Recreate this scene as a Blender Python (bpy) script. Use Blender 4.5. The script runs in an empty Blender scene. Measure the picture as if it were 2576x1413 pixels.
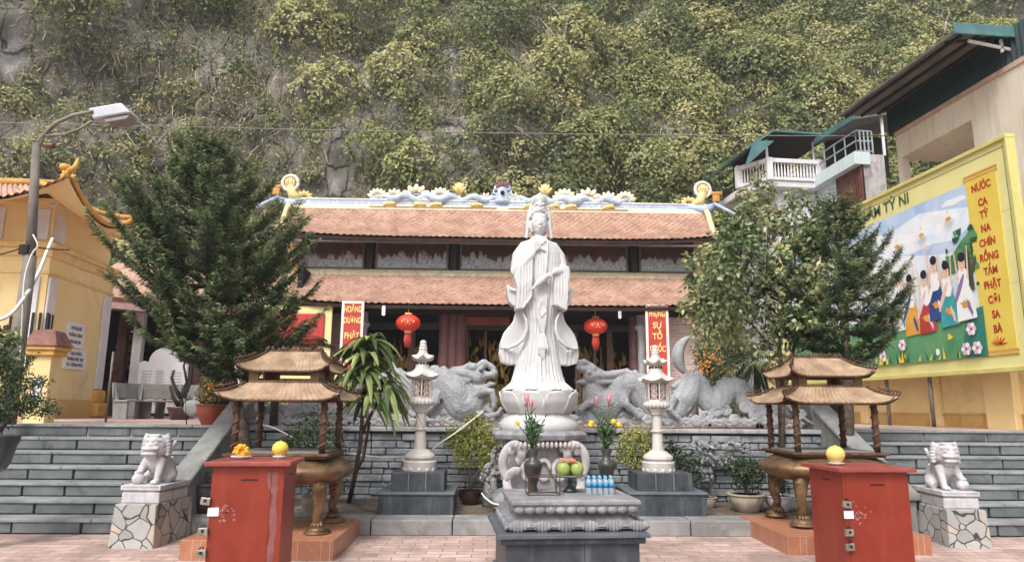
import bpy, math, random
import numpy as np
from mathutils import Vector, Matrix, Euler

# ------------------------------------------------------------------ camera, sky, sun, exposure
SC = bpy.context.scene
F_ = 1740.0; H_ = 1.47
PITCH = math.atan(319 / F_); YAW = math.atan(188 * math.cos(PITCH) / F_); ROLL = math.radians(0.45)
cam_d = bpy.data.cameras.new('camera'); cam = bpy.data.objects.new('camera', cam_d)
SC.collection.objects.link(cam); SC.camera = cam
cam_d.sensor_width = 36; cam_d.lens = F_ / 2576 * 36; cam_d.clip_end = 500; cam_d.clip_start = 0.05
cam.matrix_world = (Matrix.Translation((0, 0, H_)) @ Matrix.Rotation(-YAW, 4, 'Z')
                    @ Matrix.Rotation(math.pi / 2 + PITCH, 4, 'X') @ Matrix.Rotation(ROLL, 4, 'Z'))
SUN_EL = math.radians(52); SUN_AZ = math.radians(-150)      # direction towards the sun, behind-left of the camera
w = bpy.data.worlds.new('World'); SC.world = w; w.use_nodes = True
nt = w.node_tree; bg = nt.nodes['Background']
sky = nt.nodes.new('ShaderNodeTexSky'); sky.sky_type = 'NISHITA'; sky.sun_disc = False
sky.sun_elevation = SUN_EL; sky.sun_rotation = SUN_AZ
sky.air_density = 1.0; sky.dust_density = 6.0; sky.ozone_density = 1.0
hs = nt.nodes.new('ShaderNodeHueSaturation'); hs.inputs['Saturation'].default_value = 0.35
nt.links.new(sky.outputs[0], hs.inputs['Color']); nt.links.new(hs.outputs[0], bg.inputs[0])
bg.inputs[1].default_value = 0.145
sd = bpy.data.lights.new('sun', 'SUN'); sun = bpy.data.objects.new('sun', sd); SC.collection.objects.link(sun)
sd.energy = 1.25; sd.angle = math.radians(18); sd.color = (1.0, 0.97, 0.92)
sdir = Vector((math.sin(SUN_AZ) * math.cos(SUN_EL), math.cos(SUN_AZ) * math.cos(SUN_EL), math.sin(SUN_EL)))
sun.rotation_euler = sdir.to_track_quat('Z', 'Y').to_euler(); sun.location = (0, -5, 30)
SC.view_settings.view_transform = 'Standard'; SC.view_settings.look = 'None'
SC.view_settings.exposure = 0.62; SC.view_settings.gamma = 1.0
SC.render.engine = 'CYCLES'
SC.cycles.use_denoising = True; SC.cycles.max_bounces = 6; SC.cycles.transparent_max_bounces = 8

# ------------------------------------------------------------------ pixel -> place (measuring the photograph)
_ct, _st, _cp, _sp = math.cos(PITCH), math.sin(PITCH), math.cos(YAW), math.sin(YAW)
_cr, _sr = math.cos(ROLL), math.sin(ROLL)
def P(x, y, X=None, Y=None, Z=None):
    a = (x - 1288) / F_; b = (706.5 - y) / F_
    u = a * _cr - b * _sr; v = a * _sr + b * _cr
    d = (_sp * _ct + u * _cp - v * _sp * _st, _cp * _ct - u * _sp - v * _cp * _st, _st + v * _ct)
    k = X / d[0] if X is not None else Y / d[1] if Y is not None else (Z - H_) / d[2]
    return Vector((k * d[0], k * d[1], H_ + k * d[2]))

# ------------------------------------------------------------------ helpers
random.seed(7); RNG = np.random.default_rng(7)
PI = math.pi
def lin(c, d=.10):
    g = .3 * c[0] + .59 * c[1] + .11 * c[2]; c = tuple(v * (1 - d) + g * d for v in c)
    return tuple(((v / 255) / 12.92 if v / 255 <= .04045 else ((v / 255 + .055) / 1.055) ** 2.4) for v in c)
def root_loc(o):
    v = Vector((0, 0, 0))
    while o is not None:
        v = v + o.location; o = o.parent
    return v
def tag(o, label=None, cat=None, group=None, kind=None):
    if label: o['label'] = label
    if cat: o['category'] = cat
    if group: o['group'] = group
    if kind: o['kind'] = kind
    return o
def thing(name, label, cat, loc=(0, 0, 0), group=None, rz=0):
    o = bpy.data.objects.new(name, None); SC.collection.objects.link(o)
    o.location = loc; o.rotation_euler.z = rz; o.empty_display_size = .2
    return tag(o, label, cat, group)
def copy_tree(o, parent=None):
    c = o.copy(); SC.collection.objects.link(c); c.parent = parent
    for ch in [x for x in bpy.data.objects if x.parent == o]:
        copy_tree(ch, c)
    return c
class MB:
    def __init__(s): s.v = []; s.f = []; s.m = []; s.cm = 0; s.M = None
    def add(s, vs, fs):
        n = len(s.v)
        if s.M is not None: vs = [s.M @ Vector(p) for p in vs]
        s.v += [tuple(p) for p in vs]; s.f += [tuple(i + n for i in f) for f in fs]; s.m += [s.cm] * len(fs); return s
    def box(s, x0, x1, y0, y1, z0, z1):
        return s.add([(x0, y0, z0), (x1, y0, z0), (x1, y1, z0), (x0, y1, z0), (x0, y0, z1), (x1, y0, z1), (x1, y1, z1), (x0, y1, z1)],
                     [(3, 2, 1, 0), (4, 5, 6, 7), (0, 1, 5, 4), (1, 2, 6, 5), (2, 3, 7, 6), (3, 0, 4, 7)])
    def boxc(s, c, d, rot=(0, 0, 0)):
        R = Euler(rot).to_matrix(); c = Vector(c); vs = []
        for z in (-1, 1):
            for x, y in ((-1, -1), (1, -1), (1, 1), (-1, 1)):
                vs.append(c + R @ Vector((x * d[0] / 2, y * d[1] / 2, z * d[2] / 2)))
        return s.add(vs, [(3, 2, 1, 0), (4, 5, 6, 7), (0, 1, 5, 4), (1, 2, 6, 5), (2, 3, 7, 6), (3, 0, 4, 7)])
    def prism(s, poly, a0, a1, ax='z'):
        n = len(poly)
        def mk(p, a): return (p[0], p[1], a) if ax == 'z' else (p[0], a, p[1]) if ax == 'y' else (a, p[0], p[1])
        vs = [mk(p, a0) for p in poly] + [mk(p, a1) for p in poly]
        return s.add(vs, [tuple(range(n))[::-1], tuple(range(n, 2 * n))] + [(i, (i + 1) % n, n + (i + 1) % n, n + i) for i in range(n)])
    def lathe(s, prof, c=(0, 0, 0), n=24, sx=1, sy=1, ph=0, flute=0, fn=0):
        vs = []; fs = []
        for r, z in prof:
            for i in range(n):
                a = 2 * PI * i / n + ph; rr = r * (1 + flute * math.cos(fn * a))
                vs.append((c[0] + rr * sx * math.cos(a), c[1] + rr * sy * math.sin(a), c[2] + z))
        m = len(prof)
        for j in range(m - 1):
            for i in range(n):
                fs.append((j * n + i, j * n + (i + 1) % n, (j + 1) * n + (i + 1) % n, (j + 1) * n + i))
        fs.append(tuple(range(n))[::-1]); fs.append(tuple((m - 1) * n + i for i in range(n)))
        return s.add(vs, fs)
    def ell(s, c, r, rot=(0, 0, 0), n=14, m=9):
        R = Euler(rot).to_matrix(); c = Vector(c); vs = []; fs = []
        for j in range(m):
            t = PI * (j + .5) / m
            for i in range(n):
                a = 2 * PI * i / n
                vs.append(c + R @ Vector((r[0] * math.sin(t) * math.cos(a), r[1] * math.sin(t) * math.sin(a), -r[2] * math.cos(t))))
        for j in range(m - 1):
            for i in range(n): fs.append((j * n + i, j * n + (i + 1) % n, (j + 1) * n + (i + 1) % n, (j + 1) * n + i))
        fs.append(tuple(range(n))[::-1]); fs.append(tuple((m - 1) * n + i for i in range(n)))
        return s.add(vs, fs)
    def tube(s, pts, rad, n=8, flat=1.0, up=(0, 0, 1)):
        pts = [Vector(p) for p in pts]; k = len(pts)
        if not hasattr(rad, '__len__'): rad = [rad] * k
        vs = []; fs = []; u = Vector(up)
        for j in range(k):
            t = (pts[min(j + 1, k - 1)] - pts[max(j - 1, 0)])
            t = t.normalized() if t.length > 1e-9 else Vector((0, 0, 1))
            a = t.cross(u)
            if a.length < 1e-3: a = t.cross(Vector((0, 1, 0.1)))
            a.normalize(); b = a.cross(t); u = b
            for i in range(n):
                q = 2 * PI * i / n
                vs.append(pts[j] + a * math.cos(q) * rad[j] + b * math.sin(q) * rad[j] * flat)
        for j in range(k - 1):
            for i in range(n): fs.append((j * n + i, j * n + (i + 1) % n, (j + 1) * n + (i + 1) % n, (j + 1) * n + i))
        fs.append(tuple(range(n))[::-1]); fs.append(tuple((k - 1) * n + i for i in range(n)))
        return s.add(vs, fs)
    def grid(s, fn, nu, nv, thick=None):
        vs = [fn(i / nu, j / nv) for j in range(nv + 1) for i in range(nu + 1)]
        fs = [(j * (nu + 1) + i, j * (nu + 1) + i + 1, (j + 1) * (nu + 1) + i + 1, (j + 1) * (nu + 1) + i) for j in range(nv) for i in range(nu)]
        return s.add(vs, fs)
    def build(s, name, mat, parent=None, bevel=0, smooth=False, remesh=0, sm=0, solid=0, kind=None, org=None, seg=2, autosm=None):
        v = np.array(s.v, dtype=np.float64).reshape(-1, 3)
        if parent is not None: o0 = np.array(root_loc(parent)); loc = (0, 0, 0)
        else:
            o0 = np.array(org if org is not None else ((v[:, 0].min() + v[:, 0].max()) / 2, (v[:, 1].min() + v[:, 1].max()) / 2, v[:, 2].min())); loc = tuple(o0)
        me = bpy.data.meshes.new(name)
        me.from_pydata((v - o0).tolist(), [], s.f)
        mats = mat if isinstance(mat, (list, tuple)) else [mat]
        for m in mats: me.materials.append(m)
        if len(mats) > 1: me.polygons.foreach_set('material_index', s.m)
        if smooth or remesh: me.polygons.foreach_set('use_smooth', [True] * len(s.f))
        me.update()
        o = bpy.data.objects.new(name, me); SC.collection.objects.link(o); o.location = loc
        if parent is not None: o.parent = parent
        if autosm:
            me.polygons.foreach_set('use_smooth', [True] * len(s.f)); me.set_sharp_from_angle(angle=math.radians(autosm))
        if remesh:
            r = o.modifiers.new('r', 'REMESH'); r.mode = 'VOXEL'; r.voxel_size = remesh; r.use_smooth_shade = True
            if sm: q = o.modifiers.new('s', 'SMOOTH'); q.iterations = sm; q.factor = .5
        if solid: q = o.modifiers.new('t', 'SOLIDIFY'); q.thickness = solid; q.offset = 0
        if bevel:
            b = o.modifiers.new('b', 'BEVEL'); b.width = bevel; b.segments = seg; b.limit_method = 'ANGLE'; b.angle_limit = math.radians(40)
        if kind: o['kind'] = kind
        return o
def soup(name, verts, nper, mat, parent=None, rnd=None, kind=None, faces=None, smooth=False, org=None):
    """verts: (N*nper,3) array, one face of nper corners per leaf; rnd: per-leaf value for colour"""
    verts = np.asarray(verts, dtype=np.float32).reshape(-1, 3); N = len(verts) // nper
    if parent is not None: o0 = np.array(root_loc(parent)); loc = (0, 0, 0)
    else: o0 = np.array(org if org is not None else (verts[:, 0].mean(), verts[:, 1].mean(), verts[:, 2].min())); loc = tuple(float(a) for a in o0)
    verts = verts - o0.astype(np.float32)
    me = bpy.data.meshes.new(name); me.vertices.add(len(verts)); me.vertices.foreach_set('co', verts.ravel())
    me.loops.add(N * nper); me.polygons.add(N)
    me.loops.foreach_set('vertex_index', np.arange(N * nper, dtype=np.int32))
    me.polygons.foreach_set('loop_start', np.arange(0, N * nper, nper, dtype=np.int32))
    try: me.polygons.foreach_set('loop_total', np.full(N, nper, dtype=np.int32))
    except Exception: pass
    if rnd is not None:
        at = me.attributes.new('rnd', 'FLOAT', 'POINT'); at.data.foreach_set('value', np.repeat(np.asarray(rnd, dtype=np.float32), nper))
    me.materials.append(mat); me.update(calc_edges=True)
    o = bpy.data.objects.new(name, me); SC.collection.objects.link(o); o.location = loc
    if parent is not None: o.parent = parent
    if kind: o['kind'] = kind
    return o
def unit(a): return a / np.maximum(np.linalg.norm(a, axis=1, keepdims=True), 1e-9)
def leafquads(c, d, nrm, L, W, bend=0.0):
    """leaf blades as diamonds: base c, direction d, facing nrm; returns 4-corner verts"""
    d = unit(d); s = unit(np.cross(d, nrm)); L = np.asarray(L).reshape(-1, 1) * np.ones((len(c), 1)); W = np.asarray(W).reshape(-1, 1) * np.ones((len(c), 1))
    up = np.cross(s, d)
    mid = c + d * L * .45 + up * L * bend
    return np.stack([c, mid + s * W / 2, c + d * L, mid - s * W / 2], axis=1).reshape(-1, 3)
def hashn(i, j, k):
    n = (i * 374761393 + j * 668265263 + k * 2147483647 + 12345) & 0xffffffff
    n = ((n ^ (n >> 13)) * 1274126177) & 0xffffffff
    return ((n ^ (n >> 16)) & 0xffff) / 65535.0
def vnoise(p, seed=0):
    p = np.asarray(p, dtype=np.float64) + seed * 17.31
    i = np.floor(p).astype(np.int64); f = p - i; f = f * f * (3 - 2 * f); r = 0
    for a in (0, 1):
        for b in (0, 1):
            for c in (0, 1):
                wgt = (f[:, 0] if a else 1 - f[:, 0]) * (f[:, 1] if b else 1 - f[:, 1]) * (f[:, 2] if c else 1 - f[:, 2])
                r = r + wgt * hashn(i[:, 0] + a, i[:, 1] + b, i[:, 2] + c)
    return r
def fbm(p, o=4, seed=0):
    r = 0; a = .5; t = 0
    for q in range(o): r = r + a * vnoise(np.asarray(p) * 2 ** q, seed + q); t += a; a *= .5
    return r / t

# ------------------------------------------------------------------ materials
def nodes(name):
    m = bpy.data.materials.new(name); m.use_nodes = True; n = m.node_tree; b = n.nodes['Principled BSDF']
    return m, n, b
def ramp(n, fac, cols):
    r = n.nodes.new('ShaderNodeValToRGB'); e = r.color_ramp.elements
    while len(e) < len(cols): e.new(.5)
    for i, (p, c) in enumerate(cols): e[i].position = p; e[i].color = (*c, 1)
    n.links.new(fac, r.inputs[0]); return r.outputs[0]
def tc(n, scale=(1, 1, 1), rot=(0, 0, 0), kind='Object'):
    t = n.nodes.new('ShaderNodeTexCoord'); m = n.nodes.new('ShaderNodeMapping')
    m.inputs['Scale'].default_value = scale; m.inputs['Rotation'].default_value = rot
    n.links.new(t.outputs[kind], m.inputs[0]); return m.outputs[0]
def noi(n, vec, scale, detail=5, rough=.55, dist=0):
    t = n.nodes.new('ShaderNodeTexNoise'); t.inputs['Scale'].default_value = scale; t.inputs['Detail'].default_value = detail
    t.inputs['Roughness'].default_value = rough; t.inputs['Distortion'].default_value = dist
    n.links.new(vec, t.inputs['Vector']); return t.outputs['Fac']
def mix(n, a, b, fac, mode='MIX'):
    m = n.nodes.new('ShaderNodeMix'); m.data_type = 'RGBA'; m.blend_type = mode
    for s, v in ((m.inputs[0], fac), (m.inputs[6], a), (m.inputs[7], b)):
        if isinstance(v, (int, float)): s.default_value = v
        elif isinstance(v, tuple): s.default_value = (*v, 1) if len(v) == 3 else v
        else: n.links.new(v, s)
    return m.outputs[2]
def bump(n, b, h, strength=.3, dist=.01, prev=None):
    k = n.nodes.new('ShaderNodeBump'); k.inputs['Strength'].default_value = strength; k.inputs['Distance'].default_value = dist
    n.links.new(h, k.inputs['Height'])
    if prev is not None: n.links.new(prev, k.inputs['Normal'])
    n.links.new(k.outputs[0], b.inputs['Normal']); return k.outputs[0]
def pm(name, c, c2=None, rough=.6, sc=4, bs=60, bstr=.25, bd=.004, metal=0, streak=None, spec=.4, stain=None, st_sc=2.0):
    """painted / stone / metal surface: two tones, optional vertical streaks and stains, fine bump"""
    m, n, b = nodes(name); v = tc(n); a = lin(c); a2 = lin(c2) if c2 else tuple(x * .8 for x in a)
    f = noi(n, v, sc, 8, .62, .3); col = ramp(n, f, [(.35, a2), (.65, a)])
    if streak:
        f2 = noi(n, tc(n, (6, 6, .7)), 1.2, 6, .6); k = ramp(n, f2, [(.50, (0, 0, 0)), (.68, (1, 1, 1))])
        col = mix(n, col, lin(streak), mix(n, (0, 0, 0), (.55, .55, .55), k))
    if stain:
        f3 = noi(n, v, st_sc, 8, .7, .8); k = ramp(n, f3, [(.54, (0, 0, 0)), (.63, (1, 1, 1))]); col = mix(n, col, lin(stain), mix(n, (0, 0, 0), (.7, .7, .7), k))
    n.links.new(col, b.inputs['Base Color']); b.inputs['Metallic'].default_value = metal
    b.inputs['Specular IOR Level'].default_value = spec
    rr = n.nodes.new('ShaderNodeMapRange'); rr.inputs[3].default_value = max(.05, rough - .12); rr.inputs[4].default_value = min(1, rough + .12)
    n.links.new(f, rr.inputs[0]); n.links.new(rr.outputs[0], b.inputs['Roughness'])
    if bstr: bump(n, b, noi(n, v, bs, 6, .6), bstr, bd)
    return m
def leafmat(name, cols, rough=.5, trans=.25, spec=.3):
    m, n, b = nodes(name); a = n.nodes.new('ShaderNodeAttribute'); a.attribute_name = 'rnd'
    k = len(cols); col = ramp(n, a.outputs['Fac'], [(i / (k - 1), lin(c)) for i, c in enumerate(cols)])
    n.links.new(col, b.inputs['Base Color']); b.inputs['Roughness'].default_value = rough; b.inputs['Specular IOR Level'].default_value = spec
    t = n.nodes.new('ShaderNodeBsdfTranslucent'); n.links.new(col, t.inputs[0])
    mx = n.nodes.new('ShaderNodeMixShader'); mx.inputs[0].default_value = trans
    n.links.new(b.outputs[0], mx.inputs[1]); n.links.new(t.outputs[0], mx.inputs[2]); n.links.new(mx.outputs[0], n.nodes['Material Output'].inputs[0])
    return m
def emis(m, c, s):
    b = m.node_tree.nodes['Principled BSDF']; b.inputs['Emission Color'].default_value = (*lin(c), 1); b.inputs['Emission Strength'].default_value = s; return m
_tm = {}
def text(body, size, loc, rot, mat, parent, ext=.003, bold=0.0, name='lettering', sx=1.0, align='CENTER', sp=1.0):
    cu = bpy.data.curves.new('t', 'FONT'); cu.body = body; cu.size = size; cu.extrude = ext; cu.offset = bold
    cu.align_x = align; cu.align_y = 'CENTER'; cu.space_line = sp
    ob = bpy.data.objects.new('t', cu); SC.collection.objects.link(ob)
    bpy.context.view_layer.update()
    me = bpy.data.meshes.new_from_object(ob.evaluated_get(bpy.context.evaluated_depsgraph_get()))
    me.name = name; bpy.data.objects.remove(ob)
    me.materials.clear(); me.materials.append(mat)
    R = Matrix.Translation(Vector(loc) - root_loc(parent)) @ Euler(rot).to_matrix().to_4x4() @ Matrix.Diagonal((sx, 1, 1, 1))
    me.transform(R)
    o = bpy.data.objects.new(name, me); SC.collection.objects.link(o); o.parent = parent
    return o

M = {}
M['marble'] = pm('marble', (198, 199, 200), (187, 188, 189), rough=.5, sc=3, bs=90, bstr=.12, streak=(184, 182, 180))
M['cream_stone'] = pm('cream_stone', (202, 198, 192), (184, 178, 171), rough=.65, sc=5, bs=90, bstr=.2, streak=(176, 165, 156))
M['grey_carved'] = pm('grey_carved', (176, 178, 181), (150, 152, 156), rough=.8, sc=4, bs=60, bstr=.5, bd=.01, streak=(110, 112, 116), stain=(128, 130, 132))
M['altar_stone'] = pm('altar_stone', (150, 149, 153), (116, 116, 121), rough=.75, sc=6, bs=70, bstr=.6, bd=.008, streak=(104, 104, 110), stain=(118, 116, 120), st_sc=5)
M['dark_granite'] = pm('dark_granite', (66, 73, 80), (44, 50, 57), rough=.45, sc=5, bs=120, bstr=.15, streak=(104, 110, 116))
M['pale_granite'] = pm('pale_granite', (150, 150, 149), (122, 122, 122), rough=.8, sc=3, bs=90, bstr=.4, bd=.006, stain=(110, 108, 104), st_sc=1.5)
M['lion_stone'] = pm('lion_stone', (198, 196, 198), (168, 166, 169), rough=.8, sc=7, bs=80, bstr=.5, bd=.006, streak=(140, 138, 140))
M['step_stone'] = pm('step_stone', (116, 121, 123), (84, 91, 94), rough=.75, sc=2.2, bs=60, bstr=.5, bd=.008, stain=(60, 64, 68), st_sc=1.6)
M['step_edge'] = pm('step_edge', (146, 149, 150), (112, 117, 120), rough=.75, sc=3, bs=60, bstr=.4, bd=.006, stain=(96, 98, 100))
M['mortar'] = pm('mortar', (52, 52, 52), (36, 37, 38), rough=.95)
M['concrete'] = pm('concrete', (146, 146, 143), (120, 121, 119), rough=.85, sc=2, bs=50, bstr=.4, bd=.006, streak=(92, 93, 92), stain=(104, 104, 100))
M['wall_stone'] = pm('wall_stone', (158, 163, 168), (104, 110, 117), rough=.85, sc=4, bs=40, bstr=.8, bd=.015, stain=(166, 166, 166), st_sc=5)
M['wall_mortar'] = pm('wall_mortar', (100, 103, 107), (78, 81, 85), rough=.95)
M['red_paint'] = pm('red_paint', (146, 50, 31), (128, 40, 24), rough=.40, sc=2, bs=5, bstr=.22, bd=.012, streak=(152, 60, 42), stain=(132, 46, 32), st_sc=3.4)
M['red_top'] = pm('red_top', (156, 74, 66), (134, 58, 50), rough=.45, sc=5, bs=30, bstr=.1)
M['steel'] = pm('steel', (176, 170, 160), (120, 114, 106), rough=.4, sc=20, metal=.6)
M['black'] = pm('black', (20, 20, 22), (12, 12, 13), rough=.6)
M['tile_orange'] = None
M['bronze'] = pm('bronze', (138, 110, 76), (86, 62, 44), rough=.42, sc=6, bs=50, bstr=.5, bd=.006, metal=.45, stain=(96, 70, 48), st_sc=9)
M['bronze_roof'] = pm('bronze_roof', (178, 150, 122), (140, 112, 86), rough=.6, sc=6, bs=60, bstr=.3, metal=.15, streak=(116, 92, 70))
M['bronze_dark'] = pm('bronze_dark', (112, 82, 60), (70, 48, 36), rough=.6, sc=14, bs=50, bstr=.9, bd=.012, metal=.25)
M['yellow_wall'] = pm('yellow_wall', (240, 214, 156), (233, 202, 136), rough=.85, sc=.9, bs=60, bstr=.2, stain=(214, 184, 130), st_sc=.9)
M['yellow_deep'] = pm('yellow_deep', (216, 174, 104), (204, 158, 84), rough=.8, sc=1.2, bs=60, bstr=.2, stain=(198, 136, 60))
M['yellow_trim'] = pm('yellow_trim', (222, 172, 88), (206, 148, 62), rough=.6, sc=5, bs=60, bstr=.2)
M['white_paint'] = pm('white_paint', (222, 220, 223), (208, 206, 209), rough=.75, sc=2, bs=80, bstr=.15, streak=(196, 194, 196))
M['roof_tile'] = pm('roof_tile', (192, 152, 130), (154, 114, 96), rough=.85, sc=2.2, bs=70, bstr=.5, bd=.008, streak=(132, 104, 92), stain=(204, 176, 158), st_sc=14)
M['tile_under'] = pm('tile_under', (70, 44, 34), (40, 28, 24), rough=.9)
M['wood'] = pm('wood', (92, 56, 48), (58, 36, 32), rough=.6, sc=8)
M['wood_maroon'] = pm('wood_maroon', (112, 72, 70), (84, 52, 52), rough=.55, sc=3, streak=(70, 44, 44))
M['dark_wood'] = pm('dark_wood', (44, 36, 32), (26, 22, 20), rough=.7)
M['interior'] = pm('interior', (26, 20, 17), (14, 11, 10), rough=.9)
M['gold'] = pm('gold', (188, 150, 66), (120, 86, 34), rough=.4, sc=18, bs=40, bstr=.8, bd=.02, metal=.4)
M['bark'] = pm('bark', (96, 82, 70), (54, 46, 40), rough=.95, sc=12, bs=30, bstr=1, bd=.02)
M['pale_bark'] = pm('pale_bark', (178, 168, 154), (130, 120, 108), rough=.9, sc=9)
M['teal_metal'] = pm('teal_metal', (84, 128, 130), (66, 108, 112), rough=.5, sc=2, stain=(84, 146, 142))
M['roof_under'] = pm('roof_under', (112, 110, 108), (84, 82, 82), rough=.7, sc=1.5)
M['dark_green'] = pm('dark_green', (22, 62, 60), (14, 44, 44), rough=.6, sc=2)
M['cream_wall'] = pm('cream_wall', (224, 216, 200), (208, 196, 178), rough=.9, sc=.8, bs=50, bstr=.2, streak=(186, 160, 138))
M['blue_white'] = pm('blue_white', (206, 222, 226), (190, 208, 214), rough=.8, sc=1, streak=(176, 190, 196))
M['aged_wall'] = pm('aged_wall', (196, 192, 194), (164, 158, 158), rough=.9, sc=1.5, streak=(120, 114, 112), stain=(130, 124, 120))
M['shutter'] = pm('shutter', (134, 88, 74), (98, 60, 50), rough=.7, sc=4)
M['soil'] = pm('soil', (112, 98, 82), (76, 66, 56), rough=1, sc=2.5, bs=25, bstr=.8, bd=.02, stain=(150, 138, 122))
M['pot_glaze'] = pm('pot_glaze', (74, 48, 44), (48, 32, 30), rough=.3, sc=5)
M['pot_stone'] = pm('pot_stone', (190, 180, 162), (150, 138, 120), rough=.8, sc=5, stain=(120, 104, 84), st_sc=6)
M['pot_purple'] = pm('pot_purple', (92, 76, 84), (70, 58, 66), rough=.5)
M['orange_pot'] = pm('orange_pot', (164, 78, 54), (140, 62, 44), rough=.6)
M['white_plastic'] = pm('white_plastic', (232, 232, 236), (222, 222, 226), rough=.4, bstr=0)
M['grey_metal'] = pm('grey_metal', (126, 118, 112), (98, 92, 88), rough=.55, sc=4, metal=.3)
M['lamp_metal'] = pm('lamp_metal', (190, 192, 200), (172, 174, 182), rough=.4, metal=.2, bstr=0)
M['vine_grey'] = pm('vine_grey', (150, 146, 138), (110, 104, 96), rough=.9)
# ------------------------------------------------------------------ the front frame: pagoda, terrace and steps are square to each other
AL = math.radians(-4.5)
FR = Matrix.Translation((1.4, 8.4, 0)) @ Matrix.Rotation(AL, 4, 'Z')
def fr(x, y, z=0): return FR @ Vector((x, y, z))
TZ = 1.19
# materials of the ground
def mk_paving():
    m, n, b = nodes('brick_paving'); v = tc(n, (1, 1, 1), (0, 0, math.radians(4.5)))
    wob = n.nodes.new('ShaderNodeMix'); wob.data_type = 'VECTOR'
    nn = n.nodes.new('ShaderNodeTexNoise'); nn.inputs['Scale'].default_value = 1.3; n.links.new(v, nn.inputs['Vector'])
    wob.inputs[0].default_value = .05; n.links.new(v, wob.inputs[4]); n.links.new(nn.outputs['Color'], wob.inputs[5])
    br = n.nodes.new('ShaderNodeTexBrick'); n.links.new(wob.outputs[1], br.inputs['Vector'])
    br.inputs['Color1'].default_value = (*lin((204, 178, 168)), 1); br.inputs['Color2'].default_value = (*lin((176, 146, 136)), 1)
    br.inputs['Mortar'].default_value = (*lin((136, 112, 103)), 1); br.inputs['Scale'].default_value = 1
    br.inputs['Mortar Size'].default_value = .007; br.inputs['Mortar Smooth'].default_value = .2; br.inputs['Brick Width'].default_value = .30; br.inputs['Row Height'].default_value = .145
    br.inputs['Bias'].default_value = 0.1
    f = noi(n, v, 1.1, 8, .65, .5); st = ramp(n, f, [(.46, (0, 0, 0)), (.62, (1, 1, 1))])
    c = mix(n, br.outputs[0], lin((132, 108, 100)), mix(n, (0, 0, 0), (.7, .7, .7), st))
    f2 = noi(n, v, 7, 7, .7); c = mix(n, c, mix(n, (.55, .55, .56), (1.36, 1.34, 1.32), f2), 1.0, 'MULTIPLY')
    n.links.new(c, b.inputs['Base Color']); b.inputs['Roughness'].default_value = .8
    k = bump(n, b, br.outputs['Fac'], -.5, .006); bump(n, b, noi(n, v, 40, 5, .6), .3, .004, k)
    return m
M['paving'] = mk_paving()
def mk_otile():
    m, n, b = nodes('orange_floor_tile'); v = tc(n)
    br = n.nodes.new('ShaderNodeTexBrick'); 
    n.links.new(v, br.inputs['Vector']); br.offset = 0
    a = lin((170, 108, 78))
    br.inputs['Color1'].default_value = (*a, 1); br.inputs['Color2'].default_value = (*[x * .92 for x in a], 1); br.inputs['Mortar'].default_value = (*lin((206, 150, 124)), 1)
    br.inputs['Scale'].default_value = 1; br.inputs['Mortar Size'].default_value = .003; br.inputs['Brick Width'].default_value = .31; br.inputs['Row Height'].default_value = .31
    f = noi(n, v, 4, 7, .65, .4); st = ramp(n, f, [(.5, (0, 0, 0)), (.7, (1, 1, 1))])
    c = mix(n, br.outputs[0], lin((190, 140, 114)), mix(n, (0, 0, 0), (.5, .5, .5), st)); n.links.new(c, b.inputs['Base Color']); b.inputs['Roughness'].default_value = .4
    return m
M['orange_tile'] = mk_otile()
def mk_crazy():
    m, n, b = nodes('crazy_stone_cladding'); v = tc(n)
    nn = n.nodes.new('ShaderNodeTexNoise'); nn.inputs['Scale'].default_value = 4; n.links.new(v, nn.inputs['Vector'])
    wob = n.nodes.new('ShaderNodeMix'); wob.data_type = 'VECTOR'; wob.inputs[0].default_value = .10; n.links.new(v, wob.inputs[4]); n.links.new(nn.outputs['Color'], wob.inputs[5])
    e = n.nodes.new('ShaderNodeTexVoronoi'); e.feature = 'DISTANCE_TO_EDGE'; c = n.nodes.new('ShaderNodeTexVoronoi')
    for q in (e, c): q.inputs['Scale'].default_value = 6.2; q.inputs['Randomness'].default_value = 1; n.links.new(wob.outputs[1], q.inputs['Vector'])
    cell = n.nodes.new('ShaderNodeSeparateColor'); n.links.new(c.outputs['Color'], cell.inputs[0])
    col = ramp(n, cell.outputs[0], [(.0, lin((142, 142, 140))), (.4, lin((178, 176, 172))), (.7, lin((162, 162, 160))), (.9, lin((180, 166, 150)))])
    col = mix(n, col, mix(n, (.8, .8, .8), (1.1, 1.1, 1.1), noi(n, v, 14, 6)), 1.0, 'MULTIPLY')
    k = ramp(n, e.outputs['Distance'], [(.012, (0, 0, 0)), (.035, (1, 1, 1))])
    col = mix(n, lin((58, 56, 54)), col, k); n.links.new(col, b.inputs['Base Color']); b.inputs['Roughness'].default_value = .8
    bump(n, b, k, .6, .012); return m
M['crazy'] = mk_crazy()
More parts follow.
